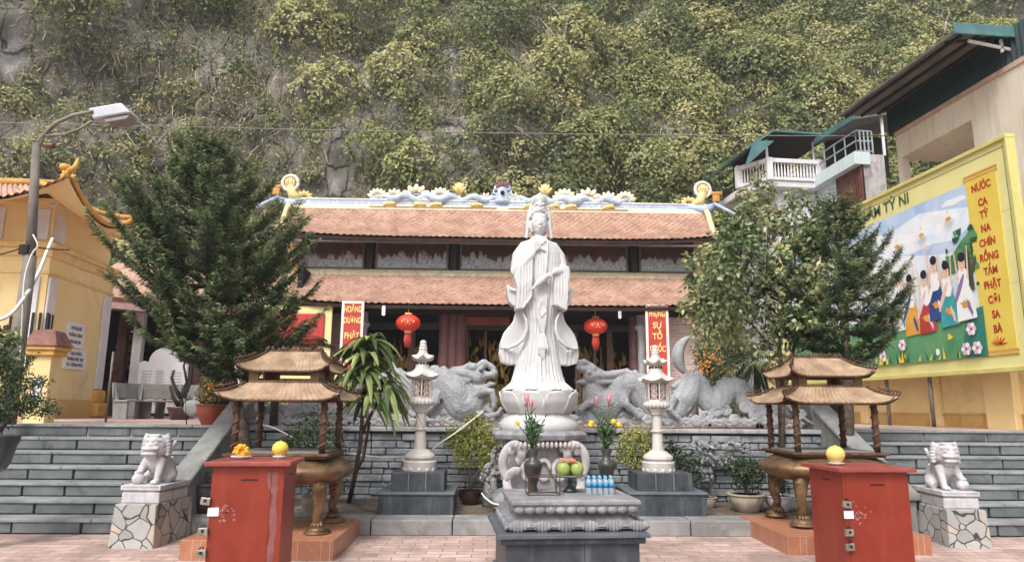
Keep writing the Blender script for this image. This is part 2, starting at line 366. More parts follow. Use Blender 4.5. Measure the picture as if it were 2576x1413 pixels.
def mk_rock():
    m, n, b = nodes('cliff_rock'); v = tc(n, (1, 1, .45))
    f0 = noi(n, v, 1.1, 12, .72, .25); vo = n.nodes.new('ShaderNodeTexVoronoi'); vo.feature = 'DISTANCE_TO_EDGE'; vo.inputs['Scale'].default_value = 1.5
    ws = n.nodes.new('ShaderNodeMix'); ws.data_type = 'VECTOR'; ws.inputs[0].default_value = .35; n.links.new(v, ws.inputs[4]); wn = n.nodes.new('ShaderNodeTexNoise'); wn.inputs['Scale'].default_value = 1.6; wn.inputs['Detail'].default_value = 6; n.links.new(v, wn.inputs['Vector']); n.links.new(wn.outputs['Color'], ws.inputs[5]); n.links.new(ws.outputs[1], vo.inputs['Vector'])
    cr_ = ramp(n, vo.outputs['Distance'], [(.0, (0, 0, 0)), (.06, (.75, .75, .75)), (.3, (1, 1, 1))]); f = mix(n, f0, mix(n, f0, cr_, 1.0, 'MULTIPLY'), .8)
    c = ramp(n, f, [(.12, lin((58, 56, 56))), (.34, lin((116, 112, 110))), (.5, lin((150, 144, 142))), (.66, lin((200, 190, 184)))])
    g = noi(n, tc(n), .35, 8, .6, .5); k = ramp(n, g, [(.42, (0, 0, 0)), (.58, (1, 1, 1))])
    c = mix(n, c, lin((104, 102, 80)), mix(n, (0, 0, 0), (.6, .6, .6), k))
    n.links.new(c, b.inputs['Base Color']); b.inputs['Roughness'].default_value = .95
    q = bump(n, b, f, 1.0, .5); bump(n, b, noi(n, v, 5, 8, .7), .9, .10, q); return m
M['rock'] = mk_rock()

# ------------------------------------------------------------------ ground, courtyard, terrace
g = MB().box(-250, 250, -60, 300, -.30, -.06).build('ground', M['soil'], kind='structure')
cy = MB().box(-30, 34, -12, 11.5, -.05, 0).build('courtyard_paving', M['paving'], kind='structure', org=(0, 0, 0))
t = MB(); t.M = FR; t.box(-34, 40, 1.9, 19, -.04, TZ - .001); t.build('terrace', M['paving'], kind='structure', org=(1.4, 8.4, 0))
gb = MB(); gb.M = FR; gb.box(-4.35, 4.12, .32, 1.9, -.03, .165); gb.build('garden_bed', M['soil'], kind='structure')
# kerb stones along the bed
kr = thing('stone_kerb', 'low kerb of long pale granite blocks edging the planted bed', 'kerb', fr(0, 0))
x = -4.35
while x < 4.1:
    L = random.choice((.62, .95, .8, 1.1)); L = min(L, 4.12 - x)
    k = MB(); k.M = FR; k.box(x + .006, x + L - .006, random.uniform(-.006, .006), .42 if x + L < 4.2 else .32, 0, .175 + random.uniform(-.004, .004))
    k.build('kerb_block', M['pale_granite'], kr, bevel=.012); x += L
def flight(name, x0, x1, label):
    T = thing(name, label, 'steps', fr((x0 + x1) / 2, 0))
    for i in range(7):
        y0 = i * .31; z1 = (i + 1) * TZ / 7; z0 = z1 - TZ / 7
        s = MB(); s.M = FR; x = x0
        s.box(x0 + .01, x1 - .01, y0 + .05, y0 + .45, max(z0 - .02, -.02), z1 - .045)
        s.cm = 0; core = s
        a = MB(); a.M = FR
        while x < x1:
            L = random.uniform(.45, 1.25); L = min(L, x1 - x); sk = random.uniform(-.03, .03)
            d = random.uniform(-.006, .008)
            a.box(x + .012, x + L - .012, y0 + .012 + d, y0 + .10, z0 + .012, z1 - .036); x += L
        st = a.build('step', M['step_stone'], T, bevel=.012)
        core.build('core', M['mortar'], st)
        tr = MB(); tr.M = FR; x = x0
        while x < x1:
            L = random.uniform(.9, 2.2); L = min(L, x1 - x)
            tr.box(x + .004, x + L - .004, y0 - .008 + random.uniform(-.004, .004), y0 + .36 if i < 6 else y0 + .30, z1 - .036, z1 + random.uniform(-.002, .002)); x += L
        tr.build('tread', M['step_edge'], st, bevel=.008)
    return T
flight('stone_steps', -13.5, -4.60, 'wide flight of dark grey stone steps rising behind the left lion')
flight('stone_steps', 4.38, 14.5, 'wide flight of dark grey stone steps rising behind the right lion')
def balustrade(x0, x1, label):
    b = MB(); b.M = FR
    pts = [(-.05, 0), (2.4, 0), (2.4, 1.48), (2.05, 1.48), (-.05, .42)]
    b.prism(pts, x0, x1, 'x')
    T = thing('stair_balustrade', label, 'balustrade', fr((x0 + x1) / 2, 0))
    b.build('slab', M['concrete'], T, bevel=.02)
    c = MB(); c.M = FR; c.prism([(-.10, .42), (2.03, 1.485), (2.42, 1.485), (2.42, 1.55), (2.0, 1.55), (-.10, .50)], x0 - .03, x1 + .03, 'x')
    c.build('coping', M['concrete'], T, bevel=.025)
balustrade(-4.56, -4.32, 'plain grey concrete sloping balustrade beside the left steps')
balustrade(4.10, 4.34, 'plain grey concrete sloping balustrade beside the right steps')
# retaining wall of thin rough stones
rw = thing('retaining_wall', 'rough grey split-stone wall behind the planted bed below the carved dragons', 'wall', fr(0, 1.9))
a = MB(); a.M = FR; z = .165
while z < 1.10:
    h = min(random.uniform(.07, .115), 1.11 - z)
    if h < .03: break
    x = -4.37 - random.uniform(0, .2)
    while x < 4.14:
        L = random.uniform(.16, .46); e = min(x + L, 4.14); s = max(x, -4.37)
        if e - s > .05: a.box(s + .006, e - .006, 1.9 - .06 - random.uniform(0, .05), 2.0, z + .006, z + h - .006)
        x += L
    z += h
a.build('stones', M['wall_stone'], rw, bevel=.012)
a = MB(); a.M = FR; a.box(-4.37, 4.14, 1.88, 1.99, .1, 1.11); a.build('mortar', M['wall_mortar'], rw)
a = MB(); a.M = FR; a.box(-4.38, 4.15, 1.76, 2.35, 1.125, 1.185); a.build('coping', M['grey_carved'], rw, bevel=.012)

# ------------------------------------------------------------------ cliff
def cliffY(x, z):
    x = np.asarray(x, float); z = np.asarray(z, float)
    p = np.stack([x, z * .8, x * 0], 1)
    y = 28.5 + .30 * z - np.clip(-x - 14, 0, 40) * .25 + np.clip(x - 22, 0, 40) * -.12
    y = y + (fbm(p * .10, 4, 3) - .5) * 7 + (fbm(p * .42, 4, 9) - .5) * 2.6 + (fbm(p * 1.6 * np.array([1, .6, 1]), 3, 5) - .5) * .8
    return y
nx, nz = 420, 210
xs = np.linspace(-42, 52, nx); zs = np.linspace(-.5, 38, nz); GX, GZ = np.meshgrid(xs, zs)
GY = cliffY(GX.ravel(), GZ.ravel())
# blocky rock ledges
c = MB(); c.v = np.stack([GX.ravel(), GY, GZ.ravel()], 1).tolist()
c.f = [(j * nx + i, j * nx + i + 1, (j + 1) * nx + i + 1, (j + 1) * nx + i) for j in range(nz - 1) for i in range(nx - 1)]; c.m = [0] * len(c.f)
cl = c.build('cliff', M['rock'], smooth=True, kind='structure')
# bare rock places (seen at these spots): x, z, rx, rz
def cs(vx, vy):
    p = P(vx, vy, Y=30); p = P(vx, vy, Y=float(cliffY([p.x], [p.z])[0])); return p.x, p.z
BARE = []
for vx, vy, rx, rz in [(862, 400, 62, 85), (835, 470, 70, 40), (20, 120, 60, 170), (30, 330, 50, 60), (1560, 15, 90, 30), (1345, 190, 30, 50), (1140, 110, 40, 50),
                       (930, 300, 40, 30), (1700, 330, 30, 50), (1740, 420, 40, 60), (290, 300, 40, 30), (480, 60, 60, 30), (1500, 90, 50, 30), (720, 220, 90, 40), (1840, 430, 60, 50), (1150, 330, 30, 25)]:
    x, z = cs(vx, vy); BARE.append((x, z, rx * 30 / F_, rz * 30 / F_, 1.0 if (vx, vy) in ((862, 400), (835, 470), (20, 120), (1560, 15)) else .75))
def bare(x, z):
    b = np.zeros(len(x)); n = fbm(np.stack([x, z, x * 0], 1) * .9, 3, 21)
    for bx, bz, rx, rz, k in BARE:
        d = ((x - bx) / rx) ** 2 + ((z - bz) / rz) ** 2
        b = np.maximum(b, np.clip(1.5 - d * (.6 + .9 * n), 0, 1) * k)
    return b
def surf(x, z):
    y = cliffY(x, z); e = .25
    yx = (cliffY(x + e, z) - y) / e; yz = (cliffY(x, z + e) - y) / e
    return np.stack([x, y, z], 1), unit(np.stack([yx, -np.ones(len(x)), yz], 1))
def right_bias(x): return np.clip((x + 6) / 18, 0, 1)
LV = []; LR = []
# bushes
NB = 2900
bx = RNG.uniform(-33, 36, NB); bz = RNG.uniform(1, 33, NB)
keep = (RNG.random(NB) < (.62 + .38 * right_bias(bx))) & (bare(bx, bz) < .3); bx, bz = bx[keep], bz[keep]
cp_, cn_ = surf(bx, bz)
for i in range(len(bx)):
    rb = float(right_bias(bx[i:i + 1])[0]); r = RNG.uniform(.45, 1.0) * (.75 + .6 * rb) * (1.25 if RNG.random() < .3 else .9)
    n = int(150 * r ** 1.7) + 25
    d = unit(RNG.normal(size=(n, 3)) + cn_[i] * .9 + np.array([0, 0, .35]))
    sh = np.array([1.15, .75, .95]) * r
    q = cp_[i] + cn_[i] * r * .15 + d * sh * RNG.uniform(.72, 1.05, (n, 1))
    q += (RNG.random((n, 1)) < .1) * RNG.normal(size=(n, 3)) * .25
    base = RNG.choice([.16, .27, .38, .48, .60], p=[.18, .25, .27, .2, .1]) + (0.05 if rb > .5 else .0)
    nr = unit(d + RNG.normal(size=(n, 3)) * .55 + np.array([0, -.2, .35])); dd = unit(np.cross(nr, RNG.normal(size=(n, 3))) + np.array([0, 0, -.35]))
    LV.append(leafquads(q, dd, nr, RNG.uniform(.14, .30, n) * (.8 + .25 * rb), RNG.uniform(.08, .15, n))); LR.append(np.clip(base + RNG.normal(size=n) * .11, 0, 1))
# big leafy mounds, mostly on the right and low down
for i in range(330):
    x_ = RNG.uniform(-24, 34); z_ = RNG.uniform(3, 30); rb = float(right_bias(np.array([x_]))[0])
    if RNG.random() > .22 + .78 * rb or bare(np.array([x_]), np.array([z_]))[0] > .25: continue
    cp1, cn1 = surf(np.array([x_]), np.array([z_])); r = RNG.uniform(.9, 1.9); n = int(330 * r ** 1.75)
    d = unit(RNG.normal(size=(n, 3)) + cn1[0] * .9 + np.array([0, 0, .45])); lump = 1 + .22 * np.sin(d[:, :1] * 7 + i) * np.cos(d[:, 2:] * 6 + i)
    q = cp1[0] + cn1[0] * r * .35 + d * np.array([1.15, .8, 1.0]) * r * lump * RNG.uniform(.86, 1.04, (n, 1))
    nr = unit(d + RNG.normal(size=(n, 3)) * .5 + np.array([0, -.2, .4])); dd = unit(np.cross(nr, RNG.normal(size=(n, 3))) + np.array([0, 0, -.4])); base = RNG.choice([.2, .32, .42, .52])
    LV.append(leafquads(q, dd, nr, RNG.uniform(.16, .30, n), RNG.uniform(.10, .17, n))); LR.append(np.clip(base + d[:, 2] * .08 + RNG.normal(size=n) * .10, 0, 1))
# creeping cover between the bushes
N = 230000
x = RNG.uniform(-34, 37, N); z = RNG.uniform(0, 33, N); p, nn = surf(x, z)
den = fbm(np.stack([x, z, x * 0], 1) * .55, 4, 31)
k = (bare(x, z) < .35 + .3 * RNG.random(N)) & (RNG.random(N) < np.clip((den - .26) * 5, 0.1, 1)); p, nn, x, den = p[k], nn[k], x[k], den[k]; n = len(p)
q = p + nn * RNG.uniform(0, .35, (n, 1)) * (den[:, None] * 2) + RNG.normal(size=(n, 3)) * .06
nr = unit(nn + RNG.normal(size=(n, 3)) * .8); dd = unit(RNG.normal(size=(n, 3)) + np.array([0, -.2, -.6]))
tone = fbm(np.stack([x, p[:, 2], x * 0], 1) * .35, 3, 77)
LV.append(leafquads(q, dd, nr, RNG.uniform(.10, .26, n), RNG.uniform(.04, .10, n)))
LR.append(np.clip(.28 + (tone - .5) * .9 + (1 - right_bias(x)) * .20 + RNG.normal(size=n) * .15, 0, 1))
M['cliff_leaf'] = leafmat('cliff_leaf', [(58, 78, 52), (94, 110, 66), (130, 138, 82), (160, 160, 98), (188, 180, 122), (184, 162, 126), (198, 178, 150)], rough=.6, trans=.2)
soup('cliff_foliage', np.concatenate(LV), 4, M['cliff_leaf'], rnd=np.concatenate(LR), kind='stuff', org=(0, 28, 0))
# dry hanging stems and vines
N = 24000
x = RNG.uniform(-34, 37, N); z = RNG.uniform(1, 33, N)
k = (RNG.random(N) < 1.0 - .72 * right_bias(x)) & (bare(x, z) < .8); x, z = x[k], z[k]; p, nn = surf(x, z); n = len(p)
dd = unit(RNG.normal(size=(n, 3)) * np.array([.55, .3, .35]) + np.array([0, -.15, -.75]))
L = RNG.uniform(.3, 1.1, n); s = unit(np.cross(dd, nn)) * (RNG.uniform(.006, .015, n)[:, None])
a0 = p + nn * RNG.uniform(.05, .5, (n, 1)); a1 = a0 + dd * L[:, None] * .5 + nn * .08 + RNG.normal(size=(n, 3)) * .05; a2 = a0 + dd * L[:, None] + RNG.normal(size=(n, 3)) * .1
V = np.concatenate([np.stack([a0 - s, a0 + s, a1 + s, a1 - s], 1).reshape(-1, 3), np.stack([a1 - s, a1 + s, a2 + s * .5, a2 - s * .5], 1).reshape(-1, 3)])
M['vine'] = leafmat('dry_vine', [(84, 70, 56), (126, 108, 84), (160, 140, 110), (184, 166, 140), (196, 184, 160)], rough=.8, trans=.1)
r_ = RNG.random(n); soup('dry_vines', V, 4, M['vine'], rnd=np.concatenate([r_, r_]), kind='stuff', org=(0, 28, 0))
def bare_tree(vx, vy, h, label):
    p = P(vx, vy, Y=30); p = P(vx, vy, Y=float(cliffY([p.x], [p.z])[0]) - .5); b = MB()
    b.tube([p, p + Vector((.1, 0, h * .25)), p + Vector((.22, .02, h * .5))], [.09, .07, .055], 6)
    j = p + Vector((.22, .02, h * .5))
    for dx, hh in ((-.75, .42), (.35, .5)):
        b.tube([j, j + Vector((dx * .5, 0, h * hh * .5)), j + Vector((dx, .1, h * hh))], [.05, .035, .015], 6)
        b.tube([j + Vector((dx * .5, 0, h * hh * .5)), j + Vector((dx * .2, -.1, h * hh * .95))], [.03, .01], 5)
    b.tube([p + Vector((-.1, 0, .1)), p + Vector((-.7, -.1, h * .35)), p + Vector((-1.2, 0, h * .6))], [.06, .04, .015], 6)
    T = thing('dead_tree', label, 'tree', p); b.build('trunk', M['pale_bark'], T, smooth=True)
bare_tree(1415, 120, 2.6, 'pale leafless forked tree high on the green cliff')
bare_tree(2376, 85, 1.6, 'pale leafless stem on the cliff above the sheet-metal eave')
# ------------------------------------------------------------------ pagoda hall
PC = P(1252, 900, Y=20.0); PGF = Matrix.Translation((PC.x, 20.0, TZ)) @ Matrix.Rotation(AL, 4, 'Z')
def G(): b = MB(); b.M = PGF; return b
pg = thing('pagoda_hall', 'long pagoda with two tiers of pink tiles and blue dragons on its ridge', 'temple', (PC.x, 20.0, TZ))
def tiled_roof(name, x0e, x1e, x0t, x1t, ye, yt, ze, zt, cw=.185, rows=None, sag=.10, up=.16):
    """one slope of overlapping clay tiles: real channels, stepped courses"""
    rows = rows or max(6, int(math.hypot(yt - ye, zt - ze) / .13)); nc = int((x1e - x0e) / cw) * 4; b = G(); vs = []; fs = []
    rr = random.Random(3)
    jit = [[rr.uniform(-.012, .012) for _ in range(nc + 1)] for _ in range(rows + 1)]
    lv = []
    for j in range(rows):
        for e in (0, 1):
            t = (j + e) / rows; lv.append((j, t, .028 * (1 - e) ))
    for (j, t, lift) in lv:
        y = ye + (yt - ye) * t; zc = ze + (zt - ze) * t - sag * math.sin(PI * t)
        for i in range(nc + 1):
            u = i / nc; x = (x0e + (x1e - x0e) * u) * (1 - t) + (x0t + (x1t - x0t) * u) * t
            ph = (i + (j % 2) * 2) % 4; zz = (.022, .006, -.012, .006)[ph]
            cu = up * (abs(2 * u - 1) ** 6) * (1 - t)
            vs.append((x, y, zc + zz + lift + cu + jit[j][i] * .5))
    m = nc + 1
    for r in range(len(lv) - 1):
        for i in range(nc): fs.append((r * m + i, r * m + i + 1, (r + 1) * m + i + 1, (r + 1) * m + i))
    b.add(vs, fs); o = b.build(name, M['roof_tile'], pg)
    u = G(); n = 40
    def pf(i, dz):
        q = i / n; return (x0e + (x1e - x0e) * q, x0t + (x1t - x0t) * q, up * (abs(2 * q - 1) ** 6) + dz)
    vs = []; 
    for i in range(n + 1):
        a, c, d = pf(i, 0); vs += [(a, ye + .02, ze + d - .02), (a, ye + .04, ze + d - .11), (c, yt, zt - .16)]
    fs = []
    for i in range(n): k = 3 * i; fs += [(k, k + 3, k + 4, k + 1), (k + 1, k + 4, k + 5, k + 2)]
    u.add(vs, fs); u.build('roof_underside', M['tile_under'], o)
    return o
def zf(vy, Y): return P(1252, vy, Y=Y).z - TZ
zE1, zT1 = zf(768, 18.0), zf(693, 19.85); zE2, zT2 = zf(600, 19.1), zf(529, 20.7); zB, zTp = zf(681, 20.0), zf(603, 20.0)
r1 = tiled_roof('lower_roof', -5.75, 5.75, -6.1, 6.1, -2.0, -.12, zE1, zT1)
r2 = tiled_roof('upper_roof', -6.25, 6.25, -6.5, 6.5, -.95, .72, zE2, zT2)
# ledge, clerestory wall and painted panels
a = G(); a.box(-6.0, 6.0, -.22, .05, zT1 - .08, zT1 + .05); a.box(-5.95, 5.95, -.10, .05, zT1 + .05, zB - .02); a.build('ledge', pm('ledge_beige', (204, 190, 158), (178, 164, 134), rough=.85, sc=2, streak=(140, 132, 116), stain=(150, 146, 130)), pg, bevel=.02)
a = G(); a.box(-5.9, 5.9, .12, .3, zT1 - .2, zTp + .3); a.build('clerestory_wall', M['dark_wood'], pg)
a = G(); a.box(-6.1, 6.1, -.86, -.78, zE2 - .14, zE2 - .09); a.build('gutter', M['grey_metal'], pg)
def mk_panel():
    m, n, b = nodes('painted_panel'); v = tc(n)
    f = noi(n, tc(n, (2.6, 1, .8)), 1.9, 6, .6, .2); s = n.nodes.new('ShaderNodeSeparateXYZ'); n.links.new(v, s.inputs[0])
    ma = n.nodes.new('ShaderNodeMath'); ma.operation = 'MULTIPLY_ADD'; ma.inputs[1].default_value = -.85; n.links.new(s.outputs[2], ma.inputs[0]); n.links.new(f, ma.inputs[2])
    k = ramp(n, ma.outputs[0], [(.18, (0, 0, 0)), (.24, (1, 1, 1))])
    g = ramp(n, noi(n, v, 14, 5, .7), [(.35, lin((96, 104, 112))), (.5, lin((160, 168, 176))), (.7, lin((190, 188, 186)))])
    br = ramp(n, noi(n, v, 4, 5, .6), [(.3, lin((60, 32, 26))), (.7, lin((98, 56, 42)))])
    n.links.new(mix(n, br, g, k), b.inputs['Base Color']); b.inputs['Roughness'].default_value = .45; bump(n, b, k, .4, .01); return m
M['panel'] = mk_panel()
XS = [-5.7, -3.62, -1.30, 1.15, 3.55, 5.7]
vx_ = lambda v, Y=20.0: P(v, 650, Y=Y).x - PC.x
cols_ = [vx_(v) for v in (700, 926, 1142, 1365, 1588, 1810)]
for i, xc in enumerate(cols_):
    a = G(); a.lathe([(.10, zB - .12), (.10, zTp + .02)], (xc, -.0, 0), 12); a.box(xc - .16, xc + .16, -.06, .1, zTp - .02, zTp + .1); a.build('clerestory_post', M['dark_wood'], pg, bevel=.01)
for i in range(5):
    x0, x1 = cols_[i] + .17, cols_[i + 1] - .17; z0, z1 = zB + .02, zTp - .10
    a = G(); a.box(x0 + .06, x1 - .06, .06, .11, z0 + .05, z1 - .05); p = a.build('painted_panel', M['panel'], pg)
    me = p.data  # texture height follows the panel foot
    for vv in me.vertices: vv.co.z -= (z0 + .05)
    p.location.z += z0 + .05
    a = G(); d = .05
    a.box(x0, x1, .03, .12, z0, z0 + d); a.box(x0, x1, .03, .12, z1 - d, z1); a.box(x0, x0 + d, .028, .12, z0 + d, z1 - d); a.box(x1 - d, x1, .028, .12, z0 + d, z1 - d)
    a.build('panel_frame', M['grey_metal'], pg, bevel=.008)
# ground floor
FX = lambda v, Y=18.9: P(v, 870, Y=Y).x - PC.x
zc = zE1 - .12
def mk_brick(name, c1, c2, mo):
    m, n, b = nodes(name); v = tc(n, (1, 1, 1), (PI / 2, 0, 0)); br = n.nodes.new('ShaderNodeTexBrick'); n.links.new(v, br.inputs['Vector'])
    br.inputs['Color1'].default_value = (*lin(c1), 1); br.inputs['Color2'].default_value = (*lin(c2), 1); br.inputs['Mortar'].default_value = (*lin(mo), 1)
    br.inputs['Scale'].default_value = 1; br.inputs['Mortar Size'].default_value = .008; br.inputs['Brick Width'].default_value = .26; br.inputs['Row Height'].default_value = .085
    c = mix(n, br.outputs[0], mix(n, (.78, .78, .78), (1.15, 1.15, 1.15), noi(n, v, 3, 6)), 1.0, 'MULTIPLY')
    n.links.new(c, b.inputs['Base Color']); b.inputs['Roughness'].default_value = .85; bump(n, b, br.outputs['Fac'], -.5, .006); return m
M['pink_brick'] = mk_brick('pink_brick', (196, 172, 166), (178, 152, 146), (206, 194, 190))
M['brown_brick'] = mk_brick('brown_brick', (150, 122, 118), (128, 104, 102), (164, 148, 144))
a = G(); a.box(-5.6, 5.6, -1.2, 3.0, -.1, .12); a.build('plinth', M['pale_granite'], pg)
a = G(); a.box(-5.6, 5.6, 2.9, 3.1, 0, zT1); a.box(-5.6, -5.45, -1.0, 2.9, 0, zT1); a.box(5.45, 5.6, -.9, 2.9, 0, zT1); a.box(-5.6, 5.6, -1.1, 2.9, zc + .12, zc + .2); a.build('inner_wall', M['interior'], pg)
a = G(); a.box(FX(1672), 5.62, -1.1, -.95, 0, zc + .05); a.build('brick_wall', M['pink_brick'], pg)
a = G(); a.box(-5.62, FX(925), -1.1, -.95, 0, zc + .05); a.build('brick_wall', M['brown_brick'], pg)
a = G(); a.box(-5.7, 5.7, -1.22, -1.02, zc - .02, zc + .14); a.box(-5.6, 5.6, -.98, -.86, zc - .42, zc - .24); a.build('lintel', M['dark_wood'], pg, bevel=.01)
for v, r in ((1124, .16), (1145, .15), (1166, .16), (1600, .16), (1362, .14)):
    a = G(); a.lathe([(r * 1.25, 0), (r * 1.3, .15), (r, .2), (r * .97, zc)], (FX(v), -.95, 0), 18); a.build('column', M['wood_maroon'] if v != 1600 else M['wood_maroon'], pg, autosm=40)
a = G(); a.lathe([(.17, 0), (.19, .12), (.11, .2), (.11, zc - .45), (.17, zc - .38), (.18, zc - .3), (.12, zc - .25), (.12, zc)], (FX(1612), -1.28, 0), 16, flute=.06, fn=8); a.build('stone_column', M['grey_carved'], pg, autosm=50)
a = G(); a.lathe([(.17, 0), (.19, .12), (.11, .2), (.11, zc - .45), (.17, zc - .38), (.18, zc - .3), (.12, zc - .25), (.12, zc)], (FX(918), -1.28, 0), 16, flute=.06, fn=8); a.build('stone_column', M['grey_carved'], pg, autosm=50)
for v0, v1 in ((1030, 1048), (1180, 1186), (1226, 1232), (1455, 1462), (1500, 1504), (1534, 1548)):
    a = G(); a.box(FX(v0), FX(v1), -.82, -.74, .12, zc - .3); a.build('door_post', M['wood'], pg)
a = G(); a.box(FX(1176), FX(1290), -1.0, -.94, zc - .28, zc - .05); a.build('name_board', pm('rust_board', (140, 62, 48), (110, 46, 38)), pg)
# gilded things deep in the hall
rr = random.Random(11)
def altar_inside(v0, v1, z0, z1, y, n):
    b = G()
    for i in range(n):
        x = FX(rr.uniform(v0, v1), 19.5); z = rr.uniform(z0, z1)
        if rr.random() < .5: b.ell((x, y + rr.uniform(-.1, .1), z), (rr.uniform(.03, .09), .05, rr.uniform(.06, .2)), (0, rr.uniform(-.6, .6), 0), 8, 6)
        else: b.tube([(x, y, z), (x + rr.uniform(-.1, .1), y, z + rr.uniform(.1, .4))], rr.uniform(.015, .035), 6)
    b.box(FX(v0, 19.5), FX(v1, 19.5), y + .1, y + .6, .1, z0 + .25)
    return b
altar_inside(945, 1100, .7, 2.0, .1, 90).build('gilded_altar', M['gold'], pg, smooth=True)
altar_inside(1180, 1290, .7, 2.1, .1, 80).build('gilded_altar', M['gold'], pg, smooth=True)
altar_inside(1455, 1600, .3, 1.9, .3, 60).build('gilded_altar', M['gold'], pg, smooth=True)
b = G()
for v in (1470, 1484, 1510, 1524): b.box(FX(v), FX(v + 5), -.3, -.26, .12, zc - .8)
b.build('hanging_scroll', pm('scroll_olive', (120, 104, 52), (84, 70, 34)), pg)
# gable ends
for s in (-1, 1):
    a = G(); a.prism([(-.95, zE2 - .1), (.72, zT2 - .05), (2.3, zE2 - .1), (2.3, zT1), (.0, zT1)], s * 5.95 - .08, s * 5.95 + .08, 'x'); a.build('gable_wall', M['yellow_wall'], pg)
    a = G(); a.tube([(s * 6.3, -.98, zE2 + .2), (s * 6.33, -.4, zE2 + .38), (s * 6.42, .3, zT2 - .15), (s * 6.5, .75, zT2 + .12)], .09, 8); a.build('verge', pm('verge_cream', (236, 212, 166), (220, 190, 136)), pg, smooth=True)
# ridge
u_ = 20.7 / F_
zR = zT2
M['ridge_blue'] = pm('ridge_blue', (186, 200, 220), (146, 168, 200), rough=.5, sc=7, stain=(220, 214, 200), st_sc=6)
M['ridge_cream'] = pm('ridge_cream', (240, 232, 208), (230, 216, 178), rough=.55, sc=6)
M['ridge_yellow'] = pm('ridge_yellow', (228, 212, 150), (222, 190, 110), rough=.5, sc=8)
M['ridge_orange'] = pm('ridge_orange', (212, 154, 80), (194, 128, 62), rough=.5)
M['ridge_white'] = pm('ridge_white', (232, 230, 224), (214, 212, 206), rough=.5)
M['ridge_red'] = pm('ridge_red', (150, 90, 92), (96, 62, 78), rough=.5, sc=12)
def rx(v): return (v - 1252) * u_
a = G(); a.box(-6.55, 6.55, .62, .86, zR - .06, zR + .10); a.build('ridge_moulding', M['ridge_cream'], pg, bevel=.03)
a = G(); a.box(-6.5, 6.5, .66, .82, zR + .09, zR + .26); a.build('ridge_band', M['ridge_blue'], pg, bevel=.02)
a = G(); a.box(-6.5, 6.5, .64, .84, zR + .25, zR + .30); a.build('ridge_cap', M['ridge_white'], pg, bevel=.015)
def fan(b, x, z, R, n=7, a0=10, a1=170):
    for i in range(n):
        q = math.radians(a0 + (a1 - a0) * i / (n - 1)); d = Vector((math.cos(q), 0, math.sin(q)))
        c = Vector((x, .72, z)); b.tube([c + d * R * .42, c + d * R * .78, c + d * R * .98], [R * .20, R * .19, R * .07], 6)
def arch(b, x, z, R, r):
    b.tube([(x + R * math.cos(math.radians(q)), .72, z + R * .8 * math.sin(math.radians(q))) for q in range(-20, 201, 20)], r, 8)
zz0 = zR + .26
for side, L in ((-1, ((933, .22, .9), (977, .22, 0), (1034, .32, 0), (1097, .26, .35), (1217, .16, 0))), (1, ((1290, .17, 0), (1424, .28, .3), (1487, .3, 0), (1540, .23, 0), (1585, .24, .9)))):
    body = thing_b = G(); crest = G(); cloud = G()
    pts = []; rad = []
    v0, v1 = (915, 1245) if side < 0 else (1275, 1590)
    for i in range(60):
        t = i / 59; v = v0 + (v1 - v0) * t; h = .09 + .13 * math.sin(t * 5.5 * PI) ** 2
        pts.append((rx(v), .72 + .05 * math.sin(t * 20), zz0 - .06 + h)); rad.append(.085 + .06 * math.sin(PI * t))
    body.tube(pts, rad, 8)
    for v, R, k in L:
        arch(body, rx(v), zz0 + .08, R * .55, .05); fan(crest, rx(v), zz0 + .08, R * 1.5, 7 if R > .2 else 6, 20 if k else 0, 160 if k else 180)
    for i in (1, 3, 4, 7):
        v = v0 + (v1 - v0) * (i + .5 + rr.uniform(-.2, .2)) / 9; cloud.ell((rx(v), .60, zR + .14), (.2, .05, .07), (0, rr.uniform(-.4, .4), 0)); cloud.tube([(rx(v0), .60, zR + .05), (rx(v1), .60, zR + .05)], .018, 5) if i == 1 else None; cloud.tube([(rx(v) - .18, .58, zR + .06), (rx(v), .57, zR + .17), (rx(v) + .2, .58, zR + .08)], .03, 6)
    crest.tube([(rx(v0 - 20 if side < 0 else v0 + 5), .72, zz0 - .02), (rx(v1 + 5 if side > 0 else v1), .72, zz0 - .02)], .02, 6); o = body.build('ridge_dragon', M['ridge_blue'], pg, smooth=True); crest.build('crest', M['ridge_cream'], o, smooth=True); cloud.build('claws', M['ridge_yellow'], o, smooth=True)
for v in (1147, 1373):
    b = G(); x = rx(v); z = zz0 + .34
    b.tube([(x + .03, .72, zz0 - .02), (x, .72, z)], [.04, .03], 6)
    for q in (-62, -30, 0, 30, 62):
        d = Vector((math.sin(math.radians(q)), 0, math.cos(math.radians(q)))); b.tube([Vector((x, .72, z - .10)), Vector((x, .72, z - .02)) + d * .13, Vector((x, .72, z + .04)) + d * Vector((.22, 0, .14)).length * .9], [.05, .12, .06], 8, .5)
    b.build('lotus_finial', M['ridge_yellow'], pg, smooth=True)
b = G(); x = rx(1260)
b.lathe([(.26, zz0 - .05), (.30, zz0 + .05), (.20, zz0 + .16), (.24, zz0 + .26), (.16, zz0 + .34), (.19, zz0 + .42), (.1, zz0 + .5)], (x, .72, 0), 10, 1, .5)
for s in (-1, 1):
    for k in range(3): b.tube([(x + s * .15, .72, zz0 + .1 + k * .15), (x + s * (.34 - k * .05), .72, zz0 + .15 + k * .15), (x + s * (.32 - k * .05), .72, zz0 + .26 + k * .15)], [.06, .05, .02], 6)
o = b.build('central_finial', M['ridge_blue'], pg, smooth=True)
b = G(); b.ell((x, .58, zz0 + .28), (.07, .04, .07)); b.build('dark_eye', M['dark_wood'], o, smooth=True)
b = G()
